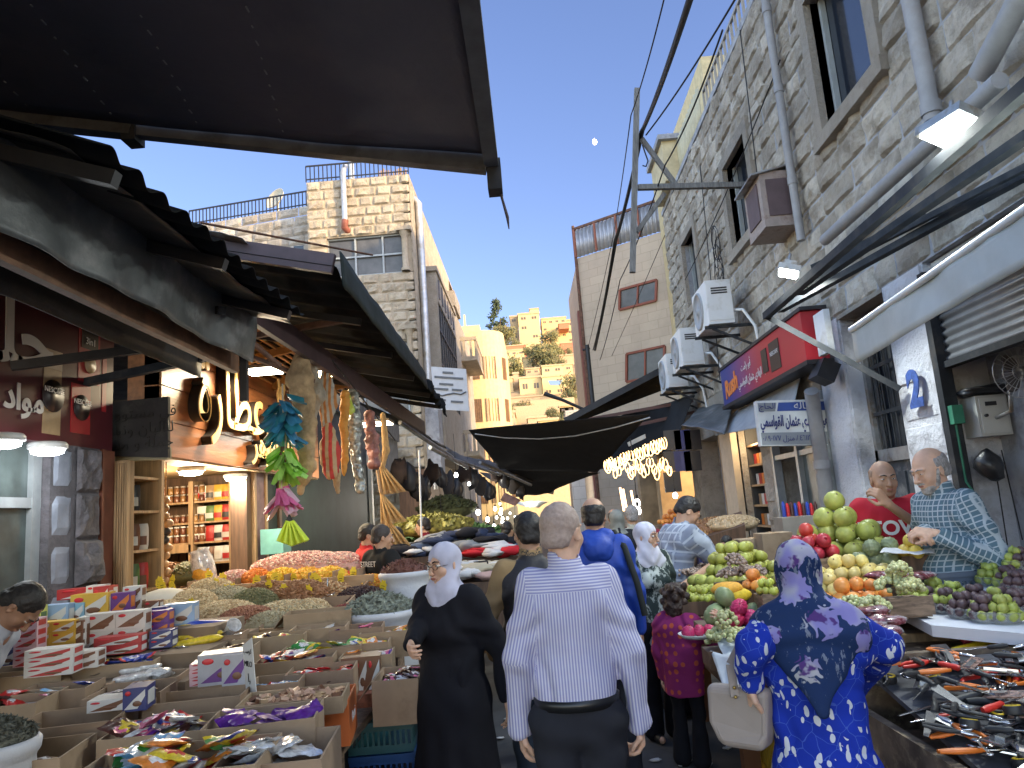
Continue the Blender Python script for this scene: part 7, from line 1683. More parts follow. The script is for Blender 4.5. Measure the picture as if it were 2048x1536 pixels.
c=atz(20,1480,1.0);sack((c.x-.06,c.y-.06,.7),.17,.30,'white sack of dried grey herbs at the lower left corner',herb,'dried grey crumbled herbs heaped in the lower left sack',2600,.014)
# fix: sack heights are absolute
sack((-1.22,5.62,.45),.25,.60,'white woven sack of dried sage behind the sweet cartons',sage,'dried sage leaves heaped in the white woven sack',1500,.035)
sack((-1.2,6.6,.75),.2,.50,'white sack half hidden behind the sage sack',M('brown_pods',(.13,.05,.035),.7,var=.3),'dark brown dates in the sack behind the sage',500,.025)
# ------------------------------------------------------------ spice and nut heaps
NT=thing('nut_stall',(-2.2,6.5,0),'stepped wooden stall of nut and dried fruit bins behind the sweets','stall')
wb=M('pale_planed_wood',(.38,.25,.14),.6,var=.25,vs=3,sc=(1,6,6))
m=MB();m.box(-3.45,-1.5,5.38,5.42,.55,1.02);m.poly([(-3.45,5.42,.94),(-1.5,5.42,.94),(-1.5,6.7,1.12),(-3.45,6.7,1.12)],(0,0,-1),.05);m.build('front_board',wb,NT)
m=MB();m.box(-3.45,-1.5,6.72,6.76,.8,1.25);m.box(-3.45,-1.5,6.76,7.9,1.1,1.2);m.build('back_step',wb,NT)
m=MB();m.box(-3.4,-1.55,5.45,7.8,0,.9);m.build('base',wood_dark,NT)
def heap(px,py,z,rx,ry,h,s,cols,label,n=700,long_=1.3,seed=0,cat='dried food',name='heap',flat=False):
 yy=float(np.interp(py,[1130,1160,1195,1215,1245],[7.7,7.05,6.4,6.0,5.6]));c=aty(px,py,yy);z=c.z;h*=1.2;r=random.Random(int(px*3+py));m=MB()
 m.ell((c.x,c.y,z-.01),(rx*.97,ry*.97,h*.95),24,12,mi=0)
 g=np.random.RandomState(int(px));n=int(n*2.2);a=g.rand(n)*6.283;q=np.sqrt(g.rand(n))*.99;e=np.sqrt(np.maximum(0,1-q*q))
 if n>200:m.grains(np.stack([c.x+q*rx*np.cos(a),c.y+q*ry*np.sin(a),z-.01+h*e+g.uniform(-.3,.3,n)*s],1),s*1.15,long_,len(cols),3)
 o=m.build(name,cols,org=c);return tag(o,label,cat,'heaps of nuts seeds and dried fruit','stuff')
def cs(n,*cc):return[M('%s_%d'%(n,i),c,.7,var=.15,vs=60)for i,c in enumerate(cc)]
tan_=cs('pale_seed',(.58,.45,.27),(.66,.54,.34),(.50,.36,.20));alm=cs('almond',(.30,.15,.07),(.24,.11,.05));pis=cs('pumpkin_seed',(.42,.38,.26),(.36,.30,.18));grn=cs('green_seed',(.16,.17,.08),(.22,.20,.10),(.12,.12,.06))
red_=cs('redskin_peanut',(.26,.10,.06),(.36,.17,.10));orn=cs('dried_apricot',(.65,.18,.02),(.7,.24,.03));yel=cs('dried_mango',(.72,.50,.03),(.75,.42,.03));gold=cs('dried_pineapple',(.72,.36,.04),(.74,.46,.06));pink=cs('pink_sweet',(.6,.38,.34),(.62,.5,.42),(.55,.28,.25));blk_=cs('raisin',(.03,.015,.02),(.05,.02,.02));mar=cs('barberry',(.22,.03,.025),(.15,.02,.02));wfl=[M('flour_white',(.60,.56,.48),.9,var=.04)];mix=cs('mixed_nut',(.40,.22,.10),(.25,.12,.05),(.5,.36,.2))
H=[(330,1215,.96,.26,.22,.14,.004,wfl,'smooth white heap of flour at the left of the nut stall',60),(330,1232,.94,.2,.16,.10,.016,tan_,'heap of pale seeds right of the white flour',600),
  (385,1218,.94,.22,.18,.13,.016,tan_,'heap of pale pumpkin seeds second from the flour',700),(422,1190,.97,.22,.16,.12,.018,tan_,'heap of cream cashews below the orange fruit tray',600),(452,1232,.93,.26,.16,.10,.018,tan_,'front heap of pale nuts behind the yellow rolls',700),
  (455,1208,.95,.24,.18,.12,.016,pis,'heap of greyish seeds in the middle',700),(495,1240,.93,.24,.14,.09,.014,red_,'front heap of redskin peanuts',800),(508,1212,.95,.2,.16,.12,.013,grn,'heap of dark green seeds',800),
  (535,1192,.98,.22,.14,.11,.016,alm,'heap of reddish almonds under the yellow tags',600),(575,1232,.93,.28,.15,.10,.018,tan_+pis,'front heap of mixed pale nuts',800),(535,1244,.93,.2,.12,.07,.013,pis,'front heap of small greenish seeds',500),
  (600,1200,.97,.28,.18,.13,.030,alm,'large heap of brown walnuts',420),(655,1195,.97,.24,.16,.11,.022,mix,'heap of mixed nuts beside the metal scoop',420),(620,1222,.95,.16,.12,.08,.020,tan_,'small heap of cream nuts below the walnuts',300),
  (700,1225,.97,.18,.16,.06,.012,mar,'box of dark red barberries',900),(722,1198,1.0,.24,.15,.09,.016,blk_,'heap of black raisins',600),(740,1172,1.05,.2,.12,.09,.016,orn[1:]+gold,'heap of orange fruit behind the black raisins',400),
  (512,1160,1.17,.12,.2,.08,.03,orn,'tray of bright orange dried apricot strips',220),(565,1160,1.17,.16,.2,.09,.03,yel,'tray of bright yellow dried fruit',260),(615,1160,1.17,.15,.2,.09,.03,gold,'tray of golden dried fruit',240),(660,1160,1.17,.17,.2,.10,.03,yel+gold,'tray of yellow and golden dried fruit, nearest the boys',260),(470,1158,1.17,.16,.18,.07,.02,pink,'tray of pale sweets left of the orange strips',300),(690,1155,1.15,.1,.14,.06,.01,[M('paprika_red',(.6,.06,.02),.8)],'smooth red orange spice heap next to the boys',100),
  (600,1132,1.22,.5,.3,.12,.022,pink,'wide heap of pale pink coated nuts at the back',900),(672,1130,1.22,.32,.25,.11,.022,pink,'right part of the pink coated nut heap',500),(325,1150,1.15,.25,.25,.09,.04,alm,'heap of brown bulbs at the shop door',200),(370,1148,1.15,.22,.22,.09,.03,grn,'heap of dark dried herbs at the shop door',300)]
for i,(px,py,z,rx,ry,h,s,cols,lab,n)in enumerate(H):heap(px,py,z,rx,ry,h,s,cols,lab,n,1.5 if i%2 else 1.2,i)
m=MB()
for k in range(8):x=-3.3+k*.25;m.poly([(x,5.43,.9),(x,6.7,1.08),(x,6.7,1.2),(x,5.43,1.03)],(1,0,0),.012)
for y,z in((5.8,1.07),(6.2,1.13)):m.box(-3.4,-1.55,y,y+.012,z-.15,z)
for k in range(8):x=-3.2+k*.22;m.box(x,x+.012,6.77,7.3,1.2,1.3)
m.build('divider',card,NT)
c=aty(705,1225,5.6);carton(Vector((c.x,c.y,c.z-.12)),.40,.34,.15,6,'carton holding the dark red barberries');c=aty(640,1235,5.45);carton(Vector((c.x,c.y,c.z-.12)),.46,.26,.17,8,'carton with loose flaps beside the barberries',1)
# black bag in it and metal scoop
m=MB();c=aty(655,1190,6.3);m.lathe([(0,0),(.05,.01),(.065,.05),(.06,.05),(.045,.015),(0,.006)],c,16,T=Euler((.5,.3,0)).to_matrix());m.tube([c+Vector((0,0,.04)),c+Vector((.0,.02,.13))],.008,6);tag(m.build('metal_scoop',M('bright_steel',(.6,.6,.6),.2,metal=1),org=c),'shiny metal scoop standing in the mixed nuts','scoop')
# leaf shaped yellow price tags
lemon=M('yellow_tag_card',(.75,.55,.03),.6,var=.1);purp=M('purple_tag_foot',(.22,.09,.12),.7);stick=M('tag_stick',(.5,.42,.3),.7)
tg=MB();P_=[];n=18
for k in range(n):a=2*math.pi*k/n;r_=(.052 if k%2 else .040)*(1+.25*math.cos(a));P_.append((r_*.62*math.sin(a),0,.20+r_*math.cos(a)))
tg.poly(P_,(0,-1,0),.002,0);tg.poly([(-.022,0,.125),(.022,0,.125),(.024,0,.155),(-.024,0,.155)],(0,-1,0),.002,1);tg.beam((0,.003,0),(0,.003,.16),.005,.005,2);
for k in range(3):tg.poly([(-.014,-.0025,.18+k*.016),(.014-.006*(k%2),-.0025,.18+k*.016),(.014-.006*(k%2),-.0025,.184+k*.016),(-.014,-.0025,.184+k*.016)],(0,-1,0),.001,3)
tgm=tg.build('price_tag',[lemon,purp,stick,ink],mesh_only=True)
tags=[(313,1175,1.02),(330,1172,1.02),(341,1178,1.02),(362,1182,1.02),(413,1162,1.1),(420,1178,1.03),(410,1215,1.0),(456,1165,1.1),(455,1192,1.02),(477,1188,1.02),(533,1180,1.03),(502,1170,1.12),(565,1162,1.12),(588,1168,1.1),(575,1188,1.02),(630,1165,1.1),(653,1165,1.1),(672,1158,1.12),(682,1168,1.08),(700,1155,1.12),(626,1192,1.02),(758,1182,1.05),(812,1145,1.1),(834,1098,1.25)]
for i,(px,py,z)in enumerate(tags):
 yy=float(np.interp(py,[1098,1145,1165,1190,1215],[9,7.0,6.7,6.2,5.7]));o=link_mesh('price_tag',tgm,aty(px,py,yy)-Vector((0,0,.20)),(rnd.uniform(-.2,.2),rnd.uniform(-.35,.25),rnd.uniform(-.5,.7)),1.15)
 tag(o,'yellow leaf shaped price tag, number %d from the left over the nut heaps'%(sorted(t_[0]for t_ in tags).index(px)+1),'price tag','yellow leaf shaped price tags')
# clear bag of orange crisps
m=MB();c=aty(408,1140,7.2);m.lathe([(.06,-.14),(.10,-.1),(.11,.04),(.10,.12),(.085,.17),(.10,.20),(.095,.2)],c,16,T=Euler((.1,-.2,0)).to_matrix());m.ell(c+Vector((0,0,-.02)),(.115,.115,.14),16,12,disp=.25,mi=1);tag(m.build('snack_bag',[clear,gold[0]],org=c),'clear bag of orange crisps standing over the nut stall','bag')
# ------------------------------------------------------------ hanging goods on the left
cable([aty(640,690,7.0),aty(790,880,8.6)],.008,'line under the canopy that the cleaning goods hang from')
def cluster(px0,py0,px1,py1,y,mat,label,n,L,W,T,name='cloth_pack',spread=.13,seed=0,hang=None):
 r=random.Random(seed);t=thing(name,aty(px0,py0,y),label,'hanging goods');a,b=aty(px0,py0,y),aty(px1,py1,y)
 for i in range(n):
  f=(i+.5)/n;p_=a.lerp(b,f);an=r.random()*6.283;out=Vector((math.cos(an),math.sin(an)*.7,0));d=(out*r.uniform(.45,1)+Vector((0,0,-r.uniform(.3,.9)))).normalized()
  q=p_+d*spread;s_=MB();T3=d.to_track_quat('Y','Z').to_matrix()@Matrix.Rotation(r.uniform(-.6,.6),3,'Y')
  s_.grid(lambda u,v:q+T3@Vector(((u-.5)*W,(v-.5)*L,T*math.sin(u*3.14)*math.sin(v*3.14)+.01*math.sin(u*9+i)*(1 if v>.1 else 0))),6,5)
  s_.grid(lambda u,v:q+T3@Vector(((.5-u)*W,(v-.5)*L,-T*math.sin(u*3.14)*math.sin(v*3.14)+.01*math.sin((1-u)*9+i)*(1 if v>.1 else 0))),6,5)
  s_.build('hanging_piece',mat if not isinstance(mat,list)else mat[i%len(mat)],t)
 m=MB();m.tube([a+Vector((0,0,hang or .25)),b],.008,5);m.build('string',stick,t);return t
teal=[M('teal_cloth',(.03,.22,.30),.35,var=.2,coat=.4),M('blue_cloth',(.04,.20,.36),.35,var=.2,coat=.4)];lime=[M('lime_cloth',(.22,.52,.05),.5,var=.15),M('light_lime_cloth',(.32,.60,.12),.4,var=.15)];pnk=[M('pink_glove',(.62,.13,.30),.45,var=.15),M('pale_pink_bag',(.58,.38,.48),.25)]
cluster(565,790,568,865,6.3,teal,'bunch of blue cleaning cloths hanging from the canopy',26,.17,.11,.012,seed=2,hang=.1,spread=.14)
cluster(572,885,570,935,6.3,lime,'bunch of bright green sponges hanging below the blue cloths',24,.15,.085,.016,seed=3,hang=.1,spread=.135)
cluster(565,965,562,1000,6.3,pnk,'bunch of pink rubber gloves hanging below the green sponges',14,.17,.09,.014,seed=4,hang=.15,spread=.12)
t=thing('brush_bundle',aty(585,1040,6.3),'bundle of fluorescent yellow brushes hanging lowest on the string','hanging goods')
yf=M('fluorescent_yellow',(.60,.75,.05),.5,var=.1)
for k in range(14):
 a=aty(578,1030,6.3+.02*(k%3));b=aty(556+k*4.6,1092-abs(k-6)*1.6,6.25+.05*(k%3));a2=a.lerp(b,.22);m=MB();m.tube([a2,b],[.010,.017],6);m.build('brush',yf,t);m=MB();m.tube([a,a2],.007,5);m.build('brush_collar',BK,t)
straw=M('straw',(.48,.30,.12),.85,var=.3,vs=4,sc=(30,30,2));net=M('loofah_fibre',(.42,.29,.16),.9,var=.3,vs=8,bump=.8,bs=50)
def bagform(pts,rs,mat,label,name='loofah',cat='hanging goods',seed=0,disp=.012,flat=.7,group=None):
 g=SDF(.009)
 for(a,b),(r0,r1)in zip(zip(pts[:-1],pts[1:]),zip(rs[:-1],rs[1:])):g.cone(a,b,r0,r1,(1,flat,1),.02)
 o=g.build(name,mat,disp=disp,dsc=16,seed=seed);return tag(o,label,cat,group)
bagform([aty(602,700,6.6),aty(600,760,6.6),aty(612,840,6.6),aty(615,930,6.6),aty(600,985,6.6)],[.05,.12,.09,.08,.03],net,'long string of pale loofahs and nets hanging behind the blue cloths',seed=1)
bagform([aty(622,720,6.9),aty(628,790,6.9),aty(618,860,6.9)],[.04,.10,.03],M('plastic_net_bag',(.30,.26,.20),.4,var=.3),'pale plastic wrapped net hanging right of the loofahs',seed=2)
stp=fabric('striped_towel',lambda t:mixc(t,wave(t,sep(t,obj_co(t))['X'],.05,.5,.1),(.45,.20,.07),(.42,.40,.36)));rst=fabric('red_striped_towel',lambda t:mixc(t,wave(t,sep(t,obj_co(t))['X'],.07,.5,.1),(.48,.06,.05),(.48,.34,.2)))
bagform([aty(650,738,7.2),aty(655,800,7.2),aty(652,850,7.2)],[.03,.11,.05],stp,'orange and grey striped cloth bag hanging from the canopy edge','cloth_bag',seed=3)
bagform([aty(655,850,7.2),aty(660,900,7.2),aty(662,940,7.2)],[.05,.10,.085],rst,'red striped towel bundle hanging under the striped bag','cloth_bag',seed=4)
bagform([aty(672,945,7.3),aty(676,985,7.3)],[.06,.015],net,'small loofah hanging under the red towel bundle',seed=5)
bagform([aty(690,790,7.4),aty(688,850,7.4),aty(690,920,7.4),aty(688,950,7.4)],[.05,.04,.035,.02],M('orange_rope',(.5,.25,.05),.7,var=.3),'orange scrubbing rope hanging beside the towels','scrubbing_rope',seed=6)
bagform([aty(705,790,7.6),aty(706,850,7.6),aty(712,920,7.6),aty(722,975,7.6)],[.07,.08,.05,.06],M('silver_wrapper',(.30,.32,.30),.22,var=.5,vs=20,metal=.3),'string of silver and grey wrapped packs right of the towels','wrapped_pack',seed=7,disp=.02)
bagform([aty(697,790,7.55),aty(700,820,7.55)],[.02,.05],M('lime_wrapper',(.4,.55,.1),.3),'lime green wrapped pack at the top of the silver string','wrapped_pack',seed=8)
bagform([aty(738,830,7.9),aty(745,880,7.9),aty(748,930,7.9)],[.05,.07,.06],M('red_grey_wrapper',(.28,.12,.10),.5,var=.5,vs=12),'reddish brush pack hanging near the brooms','wrapped_pack',seed=9,disp=.02)
# straw brooms
for k,(px,py,y,s_)in enumerate(((778,985,8.2,1.0),(780,1045,8.2,1.0),(790,1095,8.3,.9))):
 t=thing('straw_broom',aty(px,py,y),['upper','middle','lowest'][k]+' straw broom head in the string of brooms','broom','string of straw brooms');a=aty(px-18,py-60,y);
 for j in range(26):
  f=j/25;b=aty(px-18+52*f,py+6-8*f,y+.04*math.sin(j));m=MB()if j==0 else m;m.tube([a,a.lerp(b,.4),b],[.008,.010,.004],4)
 m.build('bristles',straw,t);m=MB();m.tube([a+Vector((-.03,0,.25)),a],[.018,.022],7);m.build('handle',wood_light,t)
bagform([aty(766,830,8.2),aty(772,900,8.2),aty(764,935,8.2)],[.03,.04,.03],straw,'bent straw broom handle at the top of the string','straw_broom','broom',seed=12,disp=.004)
m=MB();m.tube([aty(838,900,8.6),aty(843,1075,8.6)],.012,6);tag(m.build('thin_pole',white_plastic,org=aty(843,1075,8.6)),'thin pale pole standing right of the brooms','pole')
m=MB();m.bbox(aty(552,1082,9.3),(.28,.3,.3));tag(m.build('turquoise_box',M('turquoise_box',(.14,.36,.34),.5),org=aty(545,1082,9.3)),'turquoise box below the yellow brushes','box')
# ------------------------------------------------------------ right hand fruit stalls
def fruit_me(name,r,mat,sq=(1,1,1),bump_=0,disp=.03,seed=0,nu=16,nv=11,tip=0,mats=None):
 m=MB();m.ell((0,0,0),(r*sq[0],r*sq[1],r*sq[2]),nu,nv,disp=disp,seed=seed)
 if bump_:
  A=np.array(m.v);d=A/np.linalg.norm(A,axis=1)[:,None];m.v=(A*(1+bump_*np.cos(np.arctan2(d[:,1],d[:,0])*9)[:,None]*np.cos(d[:,2:]*11))).tolist()
 if tip:m.tube([(0,0,r*sq[2]*.9),(0,0,r*sq[2]*(1+tip))],[r*.28,r*.08],6)
 else:m.tube([(0,0,r*sq[2]*.93),(0,0,r*sq[2]*1.03)],[r*.13,r*.10],6,mi=1)
 return m.build(name,[mat,barkm],mesh_only=True)
def fm_(n,c,**k):return M(n,c,.42,var=.22,vs=14,rndv=.16,spec=.45,**k)
POM=fruit_me('pomelo',.066,fm_('pomelo_skin',(.37,.39,.09),bump=.3,bs=160),(1,1,1.02),seed=1);GUA=fruit_me('guava',.036,fm_('guava_skin',(.66,.52,.18)),seed=2,disp=.08);ORA=fruit_me('orange',.037,fm_('orange_skin',(.72,.28,.06),bump=.3,bs=300),seed=3)
MAN=fruit_me('mango',.043,fm_('green_mango_skin',(.40,.40,.08)),(1,1.2,.95),seed=4,disp=.06);LIM=fruit_me('green_fig',.024,fm_('lime_skin',(.40,.42,.07)),seed=5);POG=fruit_me('pomegranate',.043,fm_('pomegranate_skin',(.42,.03,.035)),tip=.25,seed=6)
FIG=fruit_me('purple_fig',.023,fm_('purple_fig_skin',(.10,.06,.065)),(1,1,.95),disp=.08,seed=7);FGG=fruit_me('yellow_fig',.023,fm_('yellow_fig_skin',(.34,.38,.08)),disp=.08,tip=.35,seed=8);ANN=fruit_me('custard_apple',.05,fm_('custard_apple_skin',(.22,.26,.14)),bump_=.10,nu=36,nv=24,seed=9)
MEL=fruit_me('striped_melon',.062,fm_('melon_skin',(.24,.30,.14)),(1,1.15,.95),seed=10,bump_=.02);PIT=fruit_me('dragon_fruit',.045,fm_('dragon_fruit_skin',(.50,.03,.12)),(1,1.2,1),bump_=.14,nu=30,nv=20,seed=11);QUI=fruit_me('large_yellow_guava',.042,fm_('yellow_guava_skin',(.68,.50,.08)),seed=12)
gm=MB();rr=random.Random(3)
for i in range(46):
 a,q=rr.random()*6.28,math.sqrt(rr.random());gm.ell((q*.075*math.cos(a),q*.055*math.sin(a),.045*(1-q*q)+rr.uniform(0,.014)),(.0125,)*3,7,5)
GRP=gm.build('grape_bunch',M('pale_grape_skin',(.46,.46,.22),.3,var=.2,vs=30,rndv=.12,sss=.15),mesh_only=True);g2=GRP.copy();g2.materials.clear();g2.materials.append(M('pinkish_grape_skin',(.34,.25,.20),.3,var=.5,vs=40,rndv=.1))
def pile(me,name,px,py,y,rx,ry,h,r,label,group,layers=2,seed=0,cat=None,rot=True,base=0,sc=1.0):
 """fruit set out on the surface of a mound centred under the given picture point"""
 c=aty(px,py,y);q=random.Random(seed+int(px));n=0;layers=max(1,round(h/(r*1.55))+1)
 for L in range(layers):
  st=r*2.04;j=0;f_=1-.9*L/layers;v=-ry*f_+(L%2)*r*.6;rx0,ry0=rx*f_,ry*f_
  while v<=ry0:
   u=-rx0+((j+L)%2)*st/2
   while u<=rx0+1e-4:
    e=(u/rx0)**2+(v/ry0)**2
    if e<=1.05:
     z=c.z+L*r*1.6+q.uniform(-.12,.12)*r
     o=link_mesh(name,me,(c.x+u+q.uniform(-.1,.1)*r,c.y+v+q.uniform(-.1,.1)*r,z),(q.uniform(-1.2,1.2),q.uniform(-1.2,1.2),q.random()*6.28)if rot else(q.uniform(-.3,.3),q.uniform(-.3,.3),q.random()*6.28),q.uniform(.88,1.1)*sc)
     tag(o,label,cat or name.replace('_',' '),group);n+=1
    u+=st
   v+=st*.87;j+=1
 if sc<1:return
 m=MB();zt=c.z-r*.95;x,y_=rx+r*.3,ry+r*.3;m.box(c.x-x,c.x+x,c.y-y_,c.y+y_,zt-.08,zt);m.box(c.x-x-.01,c.x+x+.01,c.y-y_-.01,c.y-y_,zt-.07,zt+.015);tag(m.build('display_crate',[wood_old,wood_dark][seed%2],org=c),'low crate under the '+group,'crate')
ST=thing('fruit_stall',(2,4.5,0),'long stepped stall table with dark wood front carrying the fruit on the right','stall')
m=MB();m.box(1.12,1.5,3.7,8.2,.74,.80);m.box(1.5,3.0,3.35,6.4,.86,.92);m.box(1.75,2.7,4.45,5.0,.92,1.08);m.build('table_top',wood_old,ST)
for y in(3.75,4.9,6.1,7.4):m=MB();m.box(1.14,1.24,y,y+.1,0,.74);m.build('leg',M('orange_brown_post',(.22,.09,.035),.7),ST)
m=MB();m.box(1.18,1.2,3.7,8.1,.42,.74);m.box(1.5,1.52,3.4,6.4,.3,.86);m.build('front_board',wood_dark,ST)
for k,(y,mt,lb)in enumerate(((4.3,crb,'blue crate on the ground under the melons'),(5.4,crb,'blue crate on the ground behind the little girl'),(4.9,M('yellow_crate',(.5,.32,.03),.5),'yellow crate on the ground under the fruit stall'))):crate(Vector((1.48,y,0)),.4,.5,.34,2,mt,lb)
pile(POM,'pomelo',1690,1098,5.0,.30,.20,.27,.066,'green pomelo in the tall pile beside the man in red','tall pile of green pomelos',2,1)
pile(POG,'pomegranate',1622,1105,4.7,.12,.16,.10,.043,'red pomegranate beside the pomelo pile','pomegranates',1,2)
pile(ANN,'custard_apple',1762,1120,4.6,.19,.10,.05,.05,'knobbly green custard apple in front of the pomelos','custard apples',1,3)
pile(GUA,'guava',1704,1164,4.4,.30,.19,.10,.036,'pale yellow guava in the heap under the pomelos','heap of pale guavas',2,4);pile(QUI,'guava',1822,1102,4.5,.08,.07,.06,.036,'yellow guava on white paper before the teal checked shirt','guavas on white paper',1,5)
pile(ORA,'orange',1706,1194,3.95,.19,.10,.05,.037,'orange on the white tray under the guavas','oranges on the white tray',1,6);pile(GUA,'guava',1660,1180,4.0,.07,.06,.04,.036,'guava beside the tray of oranges','guavas by the oranges',1,7)
pile(MAN,'mango',1482,1156,5.6,.34,.28,.20,.046,'green mango in the mound behind the blue dress','mound of green mangoes',2,8);pile(LIM,'lime',1412,1190,5.3,.20,.22,.06,.026,'small yellow green fruit picked by the plaid shirted man','small yellow green fruit',2,9)
pile(MEL,'melon',1458,1226,4.75,.17,.16,.07,.060,'round greyish green melon near the little girl','greyish green melons',1,10);pile(PIT,'dragon_fruit',1476,1238,4.5,.07,.09,.04,.045,'dark pink dragon fruit beside the melons','dragon fruits',1,11);pile(PIT,'dragon_fruit',1398,1262,4.55,.09,.05,.02,.03,'pink fruit on the white dish by the girl','pink fruit on the white dish',1,12,sc=.7)
pile(ORA,'tangerine',1505,1168,4.9,.08,.10,.04,.037,'tangerine left of the flowered headscarf','tangerines',1,13);pile(LIM,'small_fruit',1535,1180,4.6,.05,.1,.05,.026,'small pale fruit beside the tangerines','small pale fruit',1,14)
pile(GRP,'grape_bunch',1462,1278,4.0,.12,.09,.06,.05,'bunch of pale grapes in the paper lined box','grapes in the paper lined box',1,15,'grapes',False);pile(g2,'grape_bunch',1370,1148,6.3,.22,.2,.03,.055,'bunch of pinkish grapes by the plaid shirted man','pinkish grapes',1,16,'grapes',False)
pile(g2,'grape_bunch',1480,1150,5.1,.14,.10,.04,.05,'bunch of mixed grapes below the green mangoes','mixed grapes',1,17,'grapes',False);pile(GRP,'grape_bunch',1800,1178,3.75,.08,.07,.06,.045,'bunch of pale grapes left of the front fig punnets','grapes by the fig punnets',1,18,'grapes',False);pile(GRP,'grape_bunch',1725,1218,3.5,.08,.07,.02,.045,'bunch of pale grapes under the oranges','grapes under the oranges',1,19,'grapes',False)
# cut papaya
for k,(px,py)in enumerate(((1455,1178),(1470,1190))):
 m=MB();c=aty(px,py,4.75);m.ell(c,(.10,.06,.045),18,10,disp=.06,seed=k);tag(m.build('cut_papaya',[gold[0],yel[0]][k],org=c),['upper orange','lower yellow'][k]+' cut fruit lying over the melons','papaya')
# far right row fruit: figs on white boards
wbd=M('white_foam_board',(.62,.63,.68),.7,var=.05)
def board(corn,th,label):
 m=MB();m.poly(corn,(0,0,-1),th);tag(m.build('foam_board',wbd,org=corn[0]),label,'board')
def bz(px,py,z):return atz(px,py,z)
zf,zb=1.06,1.12
board([bz(1775,1206,zf),bz(1862,1250,zf),bz(2060,1268,zf),bz(2060,1215,zf),bz(1900,1190,zf)],.05,'front white foam board under the fig punnets')
board([bz(1862,1168,zb),bz(2060,1202,zb),bz(2060,1160,zb),bz(1880,1140,zb)],.05,'rear white foam board under the fig punnets')
pun=M('clear_punnet',(.5,.52,.52),.15,alpha=.35,spec=.8,var=0)
def punnet(px,py,z,kinds,label,w_=.17,d=.12,rz=0):
 c=atz(px,py,z);q=random.Random(int(px));t=thing('fruit_punnet',c,label,'punnet','clear punnets of figs');m=MB()
 m.lathe([(.06,0),(.075,.05),(.08,.052),(.072,.05),(.056,.004),(0,.004)],c,16);m.build('tray',pun,t)
 for L,(n,rr_)in enumerate(((8,.055),(6,.04),(3,.02))):
  for i in range(n):
   a=6.28*i/n+L;k=kinds[q.randrange(len(kinds))];o=link_mesh('fig',k,c+Vector((rr_*math.cos(a),rr_*math.sin(a),.035+L*.032)),(q.uniform(-.9,.9),q.uniform(-.9,.9),q.random()*6),q.uniform(.85,1.1));tag(o,'fig heaped in the '+label,'fig','figs in the '+label)
for i,(px,py,z,ks,lab)in enumerate(((1826,1212,zf,[FGG],'yellow green fig punnet at the left of the front board'),(1855,1222,zf,[FGG,FGG,FIG],'second fig punnet of the front board'),(1893,1226,zf,[FIG,FGG],'third fig punnet of the front board'),(1930,1236,zf,[FIG],'fourth fig punnet of the front board'),(1975,1244,zf,[FGG,FIG],'fifth and nearest fig punnet of the front board'),
 (2012,1246,zf,[FGG],'green fig punnet past the nearest one on the front board'),(1872,1204,zf,[FGG,FIG],'left punnet in the back line of the front board'),(1912,1210,zf,[FGG],'green middle punnet in the back line of the front board'),(1955,1218,zf,[FIG],'purple punnet in the back line of the front board'),(2000,1226,zf,[FIG,FGG],'right punnet in the back line of the front board'),(2040,1232,zf,[FIG],'front board fig punnet cut by the right edge'),(2040,1190,zb,[FIG],'rear board fig punnet cut by the right edge'),
 (1888,1150,zb,[FGG],'pointed yellow green fig punnet at the left of the rear board'),(1920,1158,zb,[FIG],'purple fig punnet second on the rear board'),(1950,1166,zb,[FIG,FGG],'third fig punnet of the rear board'),(1985,1172,zb,[FGG],'fourth fig punnet of the rear board, green'),(2020,1178,zb,[FGG,FIG],'fifth fig punnet of the rear board'),(2040,1140,1.2,[FIG,FGG],'fig punnet at the right edge behind the rear board'))):punnet(px,py,z,ks,lab)
# pods in film packs, crates
red_pod=M('dark_red_film_pack',(.20,.05,.06),.2,var=.7,vs=40,coat=.6,dirt=(.4,.38,.4),ds=20)
for i,(px,py,y)in enumerate(((1760,1150,4.1),(1800,1152,4.1),(1840,1150,4.1),(1745,1222,3.2),(1770,1240,3.1),(1730,1250,3.05),(1765,1262,2.95))):
 m=MB();c=aty(px,py,y);m.ell(c,(.08,.06,.022),16,8,disp=.25,seed=i);tag(m.build('film_pack',red_pod,org=c),'film wrapped pack of dark red dates, %s of the %s'%(('left','middle','right','top left','top right','lower left','lower right')[i],'three by the guavas' if i<3 else 'four beside the blue sleeve'),'packet')
crate(aty(1840,1140,4.35)-Vector((0,0,.16)),.5,.28,.15,0,M('grey_blue_crate',(.09,.11,.15),.5),'grey blue crate with white paper in front of the teal shirt')
m=sheet([aty(1760,1108,4.3),aty(1870,1106,4.25),aty(1868,1095,4.5),aty(1770,1094,4.5)],16,8,namp=.012,nsc=9);o=m.build('paper_sheet',M('white_paper',(.66,.66,.66),.8),org=aty(1800,1110,4.3));tag(o,'white paper over the grey blue crate','paper');solid(o,.002)
c=aty(1706,1212,3.95);m=MB();m.bbox(c-Vector((0,0,.01)),(.34,.2,.03));tag(m.build('foam_tray',wbd,org=c),'white foam tray of oranges','tray')
